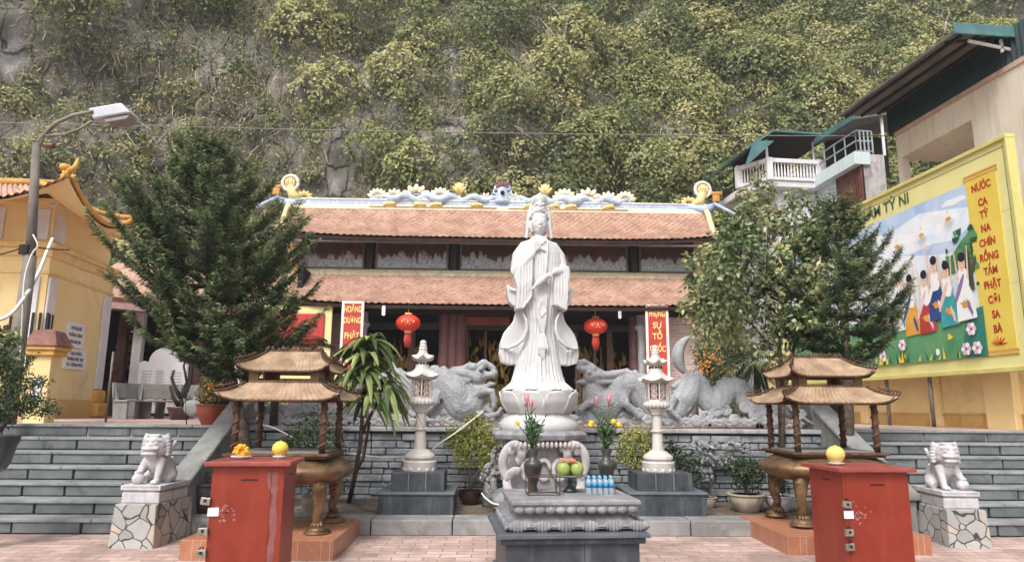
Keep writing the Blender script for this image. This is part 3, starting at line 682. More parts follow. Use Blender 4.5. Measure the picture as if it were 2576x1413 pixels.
for q in (-50, -25, 0, 25, 50):
    d = Vector((math.sin(math.radians(q)), 0, math.cos(math.radians(q)))); c = Vector((x, .72, zz0 + .4)); b.tube([c, c + d * .22, c + d * .34], [.06, .05, .015], 6)
b.build('flame_tip', M['ridge_red'], o, smooth=True)
for s, v in ((-1, 717), (1, 1785)):
    x = s * 6.42 if s > 0 else -6.5; z = zz0 + .52
    b = G(); b.tube([(x + .24 * math.cos(q * PI / 12), .72, z + .24 * math.sin(q * PI / 12)) for q in range(25)], .055, 8); o = b.build('disc_ring', M['ridge_white'], pg, smooth=True)
    b = G(); b.ell((x, .72, z), (.17, .06, .18)); b.tube([(x, .72, z - .1), (x - s * .1, .72, z - .4), (x - s * .35, .72, z - .5)], [.13, .16, .08], 8); fan(b, x - s * .45, zz0, .3, 6, 10, 150)
    for k in range(5): b.ell((x - .12 + k * .06, .66, z - .02 + .05 * (k % 2)), (.03, .03, .13))
    b.build('disc_centre', M['ridge_yellow'], o, smooth=True)
    b = G(); b.box(x + s * .22, x + s * .62, .66, .78, z - .17, z - .06); b.box(x + s * .3, x + s * .52, .66, .78, z - .4, z - .17); b.build('orange_fin', M['ridge_orange'], o, bevel=.03)
    b = G(); b.tube([(x - s * .5, .72, zR + .2), (x, .70, zR + .1), (x + s * .35, .7, zR + .25)], [.1, .17, .1], 8); b.tube([(x + s * .3, .6, zR + .3), (x + s * .6, .3, zR), (x + s * .72, .0, zR - .22)], .06, 6); b.build('ridge_tail', M['ridge_blue'], o, smooth=True)
# ------------------------------------------------------------------ boards, lanterns and lamps in front of the hall
M['banner_red'] = pm('banner_red', (196, 66, 54), (182, 54, 48), rough=.5, bstr=.05); M['gold_letter'] = pm('gold_letter', (240, 214, 130), (232, 200, 110), rough=.5, bstr=0)
M['frame_pink'] = pm('frame_pink', (238, 222, 218), (228, 208, 204), rough=.6, bstr=.05)
def board(v0, v1, y0, y1, lines, label, dy):
    x0, x1 = P(v0, 850, Y=18.1).x, P(v1, 850, Y=18.1).x; Yb = 20 - 2.0 + dy; xm = (x0 + x1) / 2; w = (x1 - x0) / 2
    z1 = P((v0 + v1) / 2, y0, Y=Yb).z; z0 = P((v0 + v1) / 2, y1, Y=Yb).z
    T = thing('couplet_board', label, 'sign', (xm, Yb, z0), 'red couplet boards on the pagoda front')
    b = MB(); b.box(xm - w, xm + w, Yb, Yb + .05, z0, z1); b.build('backing', M['banner_red'], T)
    b = MB(); d = .07; f = Yb - .02
    b.box(xm - w, xm - w + d, f, f + .03, z0, z1); b.box(xm + w - d, xm + w, f, f + .03, z0, z1); b.box(xm - w + d, xm + w - d, f, f + .03, z1 - d, z1); b.box(xm - w + d, xm + w - d, f, f + .03, z0, z0 + d); b.build('frame', M['frame_pink'], T, bevel=.01)
    n = len(lines)
    for i, (s, zz, sx) in enumerate(lines):
        text(s, .22, (xm, Yb - .008, z1 - zz * (z1 - z0)), (PI / 2, 0, 0), M['gold_letter'], T, .004, .006, sx=sx)
    T.rotation_euler.z = AL
board(853, 911, 757, 945, [('HOẰNG', .115, .56), ('DƯƠNG', .265, .56), ('PHẬT', .47, .7), ('PHÁP', .72, .7)], 'tall red board with gold letters beginning HOẰNG, left of the doors behind the dracaena', .30)
board(1616, 1672, 766, 950, [('PHỤNG', .13, .56), ('SỰ', .29, .9), ('TỔ', .44, .9), ('QUỐC', .61, .64), ('VIỆT', .78, .7)], 'tall red board with gold letters beginning PHỤNG, behind the right stone lantern', -.24)
# red plaque at the left end
xa, xb = P(745, 850, Y=18.4).x, P(831, 850, Y=18.4).x; z1 = P(790, 768, Y=18.4).z
T = thing('wall_plaque', 'red plaque in a pale yellow frame on the left end of the pagoda wall', 'sign', ((xa + xb) / 2, 18.4, z1 - 1.9))
b = MB(); b.box(xa - .9, xb, 18.5, 18.58, z1 - 1.9, z1); b.build('frame', pm('plaque_cream', (232, 222, 160), (222, 208, 140)), T, bevel=.01)
b = MB(); b.box(xa - .75, xb - .18, 18.44, 18.5, z1 - 1.05, z1 - .2); b.build('panel', M['banner_red'], T, bevel=.04)
b = MB()
for k in range(26): b.ell((xa - .6 + (k % 13) * .105, 18.46, z1 - 1.35 - .12 * (k // 13)), (.03, .02, .07), (0, (k % 3 - 1) * .3, 0), 8, 6)
b.build('letters', pm('orange_letters', (226, 132, 52), (206, 104, 40)), T)
def lantern(v, vy, label):
    c = P(v, vy, Y=18.35); T = thing('red_lantern', label, 'lantern', c, 'red lanterns under the lower eave')
    R = 30 * 18.4 / F_; b = MB(); prof = [(R * math.sin(t), -R * .72 * math.cos(t)) for t in [PI * (i + .6) / 12.2 for i in range(12)]]
    b.lathe(prof, c, 40, flute=.022, fn=20); b.build('shade', emis(pm('lantern_silk', (214, 62, 40), (190, 44, 32), rough=.5, bstr=0), (220, 50, 30), .12), T, smooth=True)
    b = MB(); b.lathe([(.09, R * .66), (.10, R * .82), (.05, R * .84)], c, 16); b.lathe([(.09, -R * .84), (.1, -R * .68), (.04, -R * .66)], c, 16); b.tube([c + Vector((0, 0, R * .8)), c + Vector((0, 0, R * .8 + .35))], .01, 5); b.build('fittings', M['gold_letter'], T, smooth=True)
    b = MB()
    for k in range(14):
        q = 2 * PI * k / 14; b.tube([c + Vector((.06 * math.cos(q), .06 * math.sin(q), -R * .8)), c + Vector((.09 * math.cos(q), .09 * math.sin(q), -R * .8 - .2)), c + Vector((.05 * math.cos(q), .05 * math.sin(q), -R * .8 - .38))], .022, 5)
    b.build('tassel', M['banner_red'], T, smooth=True)
    b = MB()
    for k in (-2, -1, 0, 1, 2): b.ell(c + Vector((k * .07, -R * .99 + abs(k) * .02, .0)), (.016, .01, .09 if k % 2 else .05), (0, .4 * k, 0), 8, 6)
    b.build('characters', M['gold_letter'], T, smooth=True)
lantern(1027, 812, 'round red silk lantern with tassel hanging left of the white statue')
lantern(1498, 820, 'round red silk lantern with tassel hanging right of the white statue')
for v, vy, s in ((965, 781, 'left of the left red lantern'), (1559, 789, 'right of the right red lantern')):
    c = P(v, vy, Y=18.2); b = MB(); b.lathe([(.02, .13), (.035, .11), (.045, .08), (.045, -.1), (.03, -.13)], c, 12)
    tag(b.build('eave_bulb', emis(M['white_plastic'].copy(), (255, 255, 255), .4), smooth=True), 'small white lamp bulb under the eave ' + s, 'lamp', 'white bulbs under the lower eave')
# ------------------------------------------------------------------ left: yellow gate house
XW = -7.55
ga = P(95, 1058, X=XW); NE = P(131, 619, X=XW); FE = P(290, 684, X=XW)
Y0g = NE.y; Y1g = FE.y
zc1 = (NE.z + FE.z) / 2
gt = thing('gate_house', 'yellow gate house with upswept clay tile roof and arched doorway at the left', 'building', (XW - 2.5, (Y0g + Y1g) / 2, TZ))
zu = zc1 + .95
b = MB(); b.box(XW - 6, XW, Y0g, Y1g, TZ - .1, zc1 - .05); b.build('wall', M['yellow_wall'], gt)
b = MB(); b.box(XW - 6, XW - .06, Y0g + .06, Y1g - .2, zc1 + .05, zu); b.build('upper_wall', M['yellow_wall'], gt)
b = MB(); b.box(XW - 6, XW + .012, Y0g - .012, Y1g + .01, TZ - .1, TZ + .38); b.build('base_band', M['yellow_deep'], gt)
b = MB(); b.box(XW - 6.1, XW + .10, Y0g - .10, Y1g + .05, zc1 - .05, zc1 + .05); b.box(XW - 6.1, XW + .05, Y0g - .05, Y1g + .03, zc1 - .22, zc1 - .05); b.box(XW - 6.1, XW + .03, Y0g - .03, Y1g + .03, zc1 - .56, zc1 - .50); b.box(XW - 6.1, XW + .04, Y0g - .04, Y1g, zu - .12, zu); b.build('cornice', pm('cornice_yellow', (236, 202, 140), (222, 180, 106), rough=.8), gt, bevel=.015)
for y0, y1 in ((Y0g + .02, Y0g + .30), (Y1g - .42, Y1g - .08)): b = MB(); b.box(XW, XW + .045, y0, y1, TZ + .95 if y0 < Y0g + 1 else TZ + .62, zc1 - .62); b.build('white_strip', M['white_paint'], gt, bevel=.015)
for q_ in ((XW - .42, XW - .12, Y0g - .045, Y0g, TZ + .95, zc1 - .62), (XW - .42, XW - .12, Y0g + .02, Y0g + .06, zc1 + .12, zu - .2), (XW - .06, XW - .03, Y0g + .12, Y0g + .5, zc1 + .12, zu - .25), (XW - 2.6, XW - .95, Y0g + .02, Y0g + .06, zc1 + .12, zu - .2)):
    b = MB(); b.box(*q_); b.build('white_panel', M['white_paint'], gt, bevel=.015)
b = MB(); b.box(XW - .1, XW + .14, Y1g - .46, Y1g + .06, TZ, TZ + .32); b.box(XW - .1, XW + .09, Y1g - .44, Y1g + .04, TZ + .32, TZ + .6); b.build('pilaster_foot', M['yellow_trim'], gt, bevel=.05)
b = MB()
for k in range(6): b.box(XW - .56 + k * .13, XW - .51 + k * .13, Y0g - .06, Y0g - .05, TZ + .95, TZ + 2.0)
for k in range(3): b.box(XW + .045, XW + .055, Y0g + .03 + k * .1, Y0g + .08 + k * .1, TZ + .95, TZ + 2.0)
b.build('slotted_vent', M['black'], gt)
# arched doorway with name board
b = MB(); cx = XW - 2.35; pts = [(cx + 1.35, TZ), (cx - 1.35, TZ)] + [(cx - 1.35 * math.cos(q * PI / 16), TZ + 1.9 + 1.0 * math.sin(q * PI / 16)) for q in range(17)]
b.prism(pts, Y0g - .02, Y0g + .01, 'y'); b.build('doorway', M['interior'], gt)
nb = MB(); nb.prism([(cx - 1.5, zc1 - 1.15), (cx - 1.5, zc1 - .62), (cx + 1.5, zc1 - .78), (cx + 1.5, zc1 - 1.3)], Y0g - .03, Y0g, 'y')
nbo = nb.build('name_board', pm('board_ochre', (206, 170, 96), (186, 150, 80)), gt)
text('CHÙA LONG TIÊN', .36, (cx + .05, Y0g - .035, zc1 - .96), (PI / 2, -.05, 0), pm('red_letter', (198, 62, 40), (180, 50, 34), bstr=0), gt, .01, .012, sx=.92)
# upswept roof
def swept(name, x0, x1, y0, y1, ze, ix, iy, zr, upc, mat, parent, und, n=24):
    """hip roof from an eave rectangle to an inner rectangle, corners curling up"""
    E = [(x0, y0), (x1, y0), (x1, y1), (x0, y1)]; I = [(x0 + ix, y0 + iy), (x1 - ix, y0 + iy), (x1 - ix, y1 - iy), (x0 + ix, y1 - iy)]
    b = MB(); u = MB()
    for k in range(4):
        e0, e1, i0, i1 = E[k], E[(k + 1) % 4], I[k], I[(k + 1) % 4]
        def fn(s, t, dz=0, corr=1):
            ex = e0[0] + (e1[0] - e0[0]) * s; ey = e0[1] + (e1[1] - e0[1]) * s; jx = i0[0] + (i1[0] - i0[0]) * s; jy = i0[1] + (i1[1] - i0[1]) * s
            L = math.hypot(e1[0] - e0[0], e1[1] - e0[1]); c = max(0, 1 - min(s, 1 - s) * L / 1.5) ** 1.8
            out = .10 * c * (1 - t); mx = (x0 + x1) / 2; my = (y0 + y1) / 2
            x = ex * (1 - t) + jx * t; y = ey * (1 - t) + jy * t; x += (1 if x > mx else -1) * out * upc; y += (1 if y > my else -1) * out * upc
            z = ze + (zr - ze) * (t ** 1.45) + upc * c * (1 - t) ** 1.6 + dz
            return (x, y, z + (corr * .022 * math.cos(s * L / .13 * 2 * PI) if mat is M['roof_tile'] else 0))
        L = math.hypot(e1[0] - e0[0], e1[1] - e0[1]); nn = int(L / .13 * 4) if mat is M['roof_tile'] else n
        b.grid(fn, nn, 10); u.grid(lambda s, t: fn(s, t * .9, -.07 - .0 * t, 0), n, 6)
    o = b.build(name, mat, parent, autosm=60); u.build('soffit', und, o, smooth=True)
    return E, I
ze = P(60, 512, Y=Y0g - .9).z
tipN = P(172, 452, X=XW + .75); tipF = P(348, 545, X=XW + .75)
yN, yF = tipN.y, tipF.y; xo = XW + .72
E_, I_ = swept('roof', XW - 7, xo, yN, yF, ze, 1.1, 1.25, ze + .66, .50, M['roof_tile'], gt, M['yellow_wall'])
b = MB()
for (ex, ey), (ix, iy) in ((E_[1], I_[1]), (E_[2], I_[2])):
    pts = []
    for i in range(9):
        t = i / 8; pts.append((ex * (1 - t) + ix * t + .06 * (1 - t), ey * (1 - t) + iy * t + (.06 if ey > iy else -.06) * (1 - t), ze + .66 * t ** 1.45 + .50 * (1 - t) ** 1.6 + .05))
    b.tube(pts, .06, 8)
    ex2, ey2, ez2 = pts[0]; b.tube([(ex2, ey2, ez2), (ex2 + .1, ey2, ez2 + .1), (ex2 + .12, ey2, ez2 + .26)], [.06, .05, .015], 8); b.ell((ex2 - .1, ey2, ez2 + .08), (.08, .07, .07))
b.tube([(E_[1][0] + .02, E_[1][1] + .1 + (E_[2][1] - E_[1][1] - .2) * i / 20, ze + .02 + .47 * (max(0, 1 - min(i, 20 - i) * (E_[2][1] - E_[1][1]) / 20 / 1.5) ** 1.8)) for i in range(21)], .05, 8)
b.tube([(I_[0][0], I_[1][1] + .1, ze + .72), (I_[1][0] + .2, I_[1][1] + .1, ze + .72)], .10, 8)
b.build('hip_ridge', M['yellow_trim'], gt, smooth=True)
b = MB(); c = Vector((I_[1][0] + .5, I_[1][1] - .1, ze + .80))
for q, L in ((-60, .15), (-30, .2), (0, .28), (35, .2), (70, .18)): b.tube([c, c + Vector((math.sin(math.radians(q)) * L * .7, 0, math.cos(math.radians(q)) * L * .7)), c + Vector((math.sin(math.radians(q)) * L, 0, math.cos(math.radians(q)) * L))], [.055, .045, .015], 6)
b.ell(c, (.12, .09, .10)); b.build('ridge_finial', M['yellow_trim'], gt, smooth=True)
b = MB(); b.prism([(I_[1][1] - .2, ze + .2), (I_[1][1] + .2, ze + .78), (I_[2][1] + .1, ze + .25)], I_[1][0] + .28, I_[1][0] + .36, 'x'); b.build('gable_panel', M['white_paint'], gt)
def plaque(v0, v1, y0, y1, lines, label):
    a = P(v0, (y0 + y1) / 2, X=XW); c = P(v1, (y0 + y1) / 2, X=XW); zt = P((v0 + v1) / 2, y0, X=XW).z; zb = P((v0 + v1) / 2, y1, X=XW).z
    ym = (a.y + c.y) / 2; T = thing('wall_plaque', label, 'plaque', (XW, ym, zb), 'small white plaques on the gate house')
    b = MB(); b.box(XW, XW + .03, a.y, c.y, zb, zt); b.build('slab', M['white_plastic'], T, bevel=.006)
    for i, s in enumerate(lines): text(s, .085, (XW + .032, ym, zt - (zt - zb) * (i + .8) / (len(lines) + .6)), (PI / 2, 0, PI / 2), pm('grey_ink', (92, 92, 104), (80, 80, 92), bstr=0), T, .002, .004, sx=(c.y - a.y) * .80 / (len(s) * .060))
plaque(163, 209, 812, 874, ['DI TÍCH LỊCH SỬ', 'THẮNG CẢNH', 'CHÙA LONG TIÊN'], 'upper white plaque with grey lettering on the yellow gate wall')
plaque(157, 213, 878, 929, ['TẠI ĐÂY,', 'HOÀNG PHÚC THỌ', 'ĐÃ CÔNG ĐỨC'], 'lower white plaque with grey lettering on the yellow gate wall')
# little yellow pillar at the head of the steps
def pillar(v, vt, vb, Y, label, w=.30):
    c = P(v, vb, Y=Y); zt = P(v, vt, Y=Y).z; T = thing('gate_pillar', label, 'pillar', (c.x, Y, TZ), 'yellow pillars with tiled caps')
    b = MB(); b.box(c.x - w, c.x + w, Y - w, Y + w, TZ - .02, zt - .42); b.build('shaft', M['yellow_wall'], T, bevel=.01)
    b = MB(); b.box(c.x - w * .45, c.x + w * .45, Y - w - .015, Y - w, TZ + .3, zt - .75); b.build('white_panel', M['white_paint'], T, bevel=.02)
    b = MB(); b.box(c.x - w - .06, c.x + w + .06, Y - w - .06, Y + w + .06, zt - .42, zt - .34); b.box(c.x - w - .09, c.x + w + .09, Y - w - .09, Y + w + .09, zt - .34, zt - .27); b.build('moulding', M['yellow_trim'], T, bevel=.02)
    b = MB(); R = w + .12; b.lathe([(R * 1.41, zt - .27), (R * 1.2, zt - .20), (.22, zt - .03), (.04, zt)], (c.x, Y, 0), 4, ph=PI / 4); b.build('tiled_cap', pm('cap_tile', (150, 104, 92), (110, 70, 62), rough=.8, sc=6), T, bevel=.01)
pillar(97, 828, 1060, 11.6, 'small yellow pillar with red tiled cap in front of the gate house', .15)
pillar(2562, 862, 1075, 10.65, 'tall yellow pillar with red tiled cap at the right edge', .30)
# ------------------------------------------------------------------ street lamp and cables at the left
Yl = 10.6; p0 = P(28, 1000, Y=Yl); p1 = P(92, 362, Y=Yl); p1.x = p0.x + (p1.x - p0.x)
T = thing('street_lamp', 'grey concrete lamp post with curved arms and a boxy white lamp head', 'street lamp', (p0.x, Yl, TZ))
b = MB(); b.tube([(p0.x, Yl, TZ), (p0.x, Yl, 3.6)], [.105, .085], 14); b.tube([(p0.x, Yl, 3.6), tuple(p1)], [.07, .055], 14); b.build('pole', pm('pole_concrete', (136, 128, 122), (108, 100, 94), rough=.9, sc=3, streak=(90, 84, 78)), T, smooth=True)
A = [P(v, y, Y=Yl) for v, y in ((92, 370), (100, 350), (140, 310), (185, 290), (235, 281))]
B_ = [P(v, y, Y=Yl) for v, y in ((92, 385), (110, 342), (165, 338), (200, 325), (232, 305))]
b = MB(); b.tube(A, .032, 8); b.tube(B_, .022, 8); b.build('arm', pm('arm_steel', (150, 140, 130), (112, 96, 84), rough=.7, metal=.3), T, smooth=True)
q = [P(v, y, Y=Yl) for v, y in ((219, 272), (304, 257), (328, 283), (233, 300))]
b = MB(); d = Vector((0, .34, 0.03)); b.add([p for p in q] + [p + d for p in q], [(0, 1, 2, 3), (7, 6, 5, 4), (0, 4, 5, 1), (1, 5, 6, 2), (2, 6, 7, 3), (3, 7, 4, 0)])
b.build('lamp_head', M['lamp_metal'], T, bevel=.03)
q2 = [P(v, y, Y=Yl + .02) for v, y in ((262, 300), (326, 289), (318, 298), (268, 307))]; b = MB(); b.add(q2 + [p + Vector((0, .28, 0)) for p in q2], [(0, 1, 2, 3), (7, 6, 5, 4), (0, 4, 5, 1), (1, 5, 6, 2), (2, 6, 7, 3), (3, 7, 4, 0)]); b.build('lens', pm('lens', (150, 138, 134), (120, 110, 108), rough=.3), T)
b = MB(); b.lathe([(.10, 0), (.10, .13)], tuple(P(66, 640, Y=Yl)), 12); b.build('band', M['black'], T)
b = MB(); b.tube([P(112, 365, Y=Yl), P(135, 368, Y=Yl)], [.03, .05], 6); b.build('bracket', pm('rusty_cap', (150, 96, 70), (60, 50, 46)), T)
def cable(name, pts, r, m, label, Ys):
    b = MB(); q = [P(v, y, Y=(Ys if not hasattr(Ys, '__len__') else Ys[i])) for i, (v, y) in enumerate(pts)]; out = []
    for i in range(len(q) - 1):
        a0 = q[max(i - 1, 0)]; a1 = q[i]; a2 = q[i + 1]; a3 = q[min(i + 2, len(q) - 1)]
        for k in range(6):
            t = k / 6; out.append(.5 * ((2 * a1) + (a2 - a0) * t + (2 * a0 - 5 * a1 + 4 * a2 - a3) * t * t + (3 * a1 - a0 - 3 * a2 + a3) * t ** 3))
    out.append(q[-1]); b.tube(out, r, 6); return tag(b.build(name, m, smooth=True), label, 'cable')
M['cable_white'] = pm('cable_white', (228, 224, 214), (210, 206, 196), rough=.6, bstr=0); M['cable_grey'] = pm('cable_grey', (140, 138, 132), (120, 118, 112), bstr=0); M['cable_black'] = pm('cable_black', (36, 36, 36), (26, 26, 26), bstr=0)
cable('overhead_wire', [(-60, 308), (400, 318), (1000, 331), (1600, 339), (2100, 342), (2350, 341)], .010, M['cable_grey'], 'long pale wire stretched across the cliff above the roofs', 14.5)
cable('thick_cable', [(-40, 815), (20, 795), (60, 750), (95, 690), (115, 640), (127, 612), (132, 600)], .026, M['cable_white'], 'thick white cable looping from the gate cornice past the lamp post', [10.0, 10.2, 10.4, 11, 12, 12.6, 13.0])
cable('thin_cable', [(50, 900), (56, 800), (62, 700), (80, 640), (95, 618), (83, 590)], .012, M['cable_white'], 'thin cream cable hanging beside the lamp post', 10.4)
cable('black_wire', [(-40, 650), (30, 632), (66, 620), (120, 626), (175, 628)], .010, M['cable_black'], 'black service wire running from the lamp post to the gate', 10.75)
# ------------------------------------------------------------------ right: yellow boundary wall and big painted board
XR = 9.35
yw = thing('boundary_wall', 'yellow plastered boundary wall with pilasters below the painted board', 'wall', (XR, 13, TZ))
b = MB(); b.box(XR, XR + .2, 9.9, 19, TZ - .1, TZ + 1.75); b.build('panel', M['yellow_wall'], yw)
b = MB(); b.box(XR - .02, XR, 9.9, 19, TZ, TZ + .22); b.box(XR - .035, XR, 9.9, 19, TZ + .22, TZ + .25); b.build('base_band', M['yellow_deep'], yw)
def yz(v): return P(v, 1000, X=XR).y
b = MB()
for v in (2358, 2180, 2060, 1975):
    y = yz(v); b.box(XR - .09, XR - .0, y - .14, y + .14, TZ, TZ + .95); b.box(XR - .12, XR, y - .17, y + .17, TZ + .95, TZ + 1.05); b.box(XR - .15, XR, y - .2, y + .2, TZ + 1.2, TZ + 1.3); b.box(XR - .08, XR, y - .12, y + .12, TZ + 1.05, TZ + 1.2)
b.build('pilaster', pm('pilaster_cream', (238, 212, 156), (226, 192, 124), rough=.8), yw, bevel=.012)
b = MB(); b.box(XR - .1, XR + .25, 9.9, 19, TZ + 1.75, TZ + 1.85); b.build('coping', M['yellow_trim'], yw, bevel=.02)
XS_ = 8.9
q = [P(v, y, X=XS_) for v, y in ((2176, 951), (2516, 926), (2546, 336), (2180, 512))]
zb_, zt_ = (q[0].z + q[1].z) / 2, (q[2].z + q[3].z) / 2; yn = P(2562, 600, X=XS_).y; yfar = 17.2
sg = thing('painted_board', 'huge pale yellow framed board with a painted garden scene and a column of red letters', 'billboard', (XS_, (yn + yfar) / 2, TZ))
M['board_pale'] = pm('board_pale', (226, 220, 146), (216, 208, 132), rough=.55, sc=1, bstr=.05); M['board_yellow'] = pm('board_yellow', (228, 204, 84), (222, 192, 66), rough=.5, sc=1.2, bstr=0)
b = MB(); b.box(XS_, XS_ + .08, yn, yfar, zb_, zt_); b.build('backing', M['board_pale'], sg)
b = MB(); b.box(XS_ - .05, XS_ + .12, yn - .05, yfar, zb_ - .06, zb_ + .02); b.box(XS_ - .05, XS_ + .12, yn - .05, yfar, zt_ - .02, zt_ + .05); b.box(XS_ - .045, XS_ + .115, yn - .05, yn, zb_ + .02, zt_ - .02)
b.build('frame', pm('frame_yellow', (210, 202, 122), (196, 186, 106), rough=.5), sg, bevel=.01)
b = MB(); b.box(XS_ - .006, XS_ - .001, yn + .07, yn + .078, zb_ + .1, zt_ - .1); b.box(XS_ - .006, XS_ - .001, yn + .07, yfar - .1, zt_ - .13, zt_ - .122); b.build('rule_line', pm('rule_green', (112, 126, 60), (100, 112, 50), bstr=0), sg)
b = MB()
for y in (yn + .12, P(2335, 1000, X=XS_).y, yn + 3.6, yn + 5.4): b = MB(); b.lathe([(.035, TZ), (.035, zb_ + .1)], (XS_ + .06, y, 0), 10); b.build('post', M['grey_metal'], sg, smooth=True)
for zq in (zb_ + (zt_ - zb_) * .36, zb_ + (zt_ - zb_) * .68): b = MB(); b.box(XS_ - .0012, XS_ - .0002, yn, yfar, zq, zq + .006); b.build('sheet_seam', pm('seam_olive', (176, 172, 104), (160, 156, 92), bstr=0), sg)
# yellow text strip
ya = P(2532, 640, X=XS_).y; yb = P(2450, 640, X=XS_).y; zs0 = P(2500, 893, X=XS_).z; zs1 = P(2490, 425, X=XS_).z
b = MB(); b.box(XS_ - .012, XS_ - .001, ya, yb, zs0, zs1); b.build('text_strip', M['board_yellow'], sg)
for z in (zs0 - .01, zs0 + .05, zs1 - .05, zs1 + .01): b = MB(); b.box(XS_ - .018, XS_ - .001, ya - .03, yb + .03, z, z + .03); b.build('strip_edge', M['yellow_trim'], sg)
WORDS = [('NƯỚC', 462), ('CA', 502), ('TỲ', 534), ('NA', 569), ('CHÍN', 605), ('RỒNG', 642), ('TẮM', 678), ('PHẬT', 713), ('CÕI', 751), ('SA', 789), ('BÀ', 826)]
M['red_ink'] = pm('red_ink', (190, 56, 30), (176, 44, 26), bstr=0)
ym = (ya + yb) / 2
for wd, vy in WORDS:
    v = 2486 + (vy - 462) * (2519 - 2486) / (826 - 462); c = P(v, vy, X=XS_)
    text(wd, .172, (XS_ - .016, ym, c.z), (PI / 2, 0, -PI / 2), M['red_ink'], sg, .002, .0055, sx=.80)
b = MB(); c = Vector((XS_ - .018, ym, P(2520, 866, X=XS_).z))
for k, q_ in enumerate((-80, -50, -20, 10, 40, 70)):
    d = Vector((0, math.sin(math.radians(q_)), abs(math.cos(math.radians(q_))) * .8)); b.tube([c, c + d * .09, c + d * .16 + Vector((0, 0, .02 * (k % 2)))], [.008, .016, .004], 6, .4)
b.build('red_lotus', M['red_ink'], sg)
# title
yt0 = P(2290, 500, X=XS_).y; zt0 = P(2270, 505, X=XS_).z
text('VƯỜN LÂM TỲ NI', .30, (XS_ - .012, yt0 + .02, zt0), (PI / 2, 0, -PI / 2), pm('green_ink', (60, 104, 62), (48, 88, 50), bstr=0), sg, .002, .004, align='RIGHT')
# painting: flat shapes
py0, py1 = P(2468, 700, X=XS_).y, yfar - .5; pz0 = P(2478, 896, X=XS_).z; pz1 = P(2440, 460, X=XS_).z
W_ = py1 - py0; H2 = pz1 - pz0
pc = {}
def pcol(n, c, c2=None, sc=2): pc[n] = pm('paint_' + n, c, c2 or tuple(int(v * .92) for v in c), rough=.5, sc=sc, bstr=0); return pc[n]
for n, c, c2 in (('sky', (206, 224, 240), (236, 240, 244)), ('blue', (150, 186, 226), (196, 214, 236)), ('white', (240, 240, 240), (226, 230, 234)), ('grass', (98, 160, 106), (74, 142, 98)), ('teal', (50, 138, 120), (36, 120, 110)),
                 ('red', (196, 62, 58), (170, 46, 46)), ('orange', (224, 168, 66), (206, 140, 50)), ('aqua', (60, 170, 176), (40, 146, 160)), ('skin', (234, 200, 176), (222, 184, 160)), ('hair', (36, 34, 40), (24, 24, 30)),
                 ('navy', (44, 84, 150), (34, 66, 128)), ('tree', (104, 160, 96), (70, 130, 84)), ('trunk', (96, 92, 66), (70, 66, 54)), ('yel', (240, 220, 70), (228, 200, 50)), ('pink', (236, 206, 214), (214, 160, 180)), ('dgreen', (30, 92, 58), (24, 76, 50)), ('violet', (150, 120, 170), (120, 100, 150))): pcol(n, c, c2)
LAY = [0]
pb = MB(); order = list(pc)
def shape(mat, pts):
    """pts in painting coordinates: u from the near (right) edge to the far (left) edge in metres, v height 0..1"""
    LAY[0] += 1; x = XS_ - .004 - .0004 * LAY[0]; pb.cm = order.index(mat); pb.add([(x, py0 + u, pz0 + v * H2) for u, v in pts], [tuple(range(len(pts)))])
def blob(mat, u, v, ru, rv, n=16, wob=0, rot=0):
    pts = []
    for i in range(n):
        a = 2 * PI * i / n; r = 1 + wob * math.sin(a * 5 + u * 7); dx = ru * r * math.cos(a); dy = rv * r * math.sin(a); pts.append((u + dx * math.cos(rot) - dy * math.sin(rot), v + (dx * math.sin(rot) + dy * math.cos(rot)) / H2))
    shape(mat, pts)
shape('sky', [(0, 0), (W_, 0), (W_, 1), (0, 1)])
shape('blue', [(0, 1), (W_, 1), (W_, .9), (W_ * .6, .93), (W_ * .35, .88), (W_ * .2, .94), (0, .86)])
shape('blue', [(0, .76), (.5, .70), (1.0, .72), (1.6, .70), (2.2, .73), (1.2, .66), (0, .60)])
for u, v, a_, c_ in ((1.0, .86, .4, .1), (1.9, .8, .6, .12), (2.9, .88, .5, .1), (2.5, .66, .7, .12), (.4, .93, .3, .06)): blob('white', u, v, a_, c_, wob=.12)
shape('tree', [(0, .74), (.15, .72), (.35, .68), (.55, .62), (.72, .56), (.75, .50), (.5, .5), (.4, .56), (.2, .5), (0, .46)])
rr = random.Random(5)
for k in range(46): blob('tree' if k % 3 else 'dgreen', abs(rr.gauss(.22, .22)), .60 + rr.gauss(0, .06), rr.uniform(.03, .09), rr.uniform(.03, .07), 8, .3)
shape('trunk', [(.12, .38), (.30, .38), (.26, .48), (.44, .56), (.40, .58), (.24, .52), (.22, .62), (.17, .62), (.16, .52), (.04, .58), (.02, .55), (.13, .47)])
shape('grass', [(0, 0), (W_, 0), (W_, .34), (3.4, .30), (2.2, .22), (1.7, .22), (1.2, .24), (.8, .28), (.4, .26), (0, .28)])
shape('teal', [(0, 0), (.45, 0), (.5, .1), (.42, .2), (.2, .27), (0, .28)])
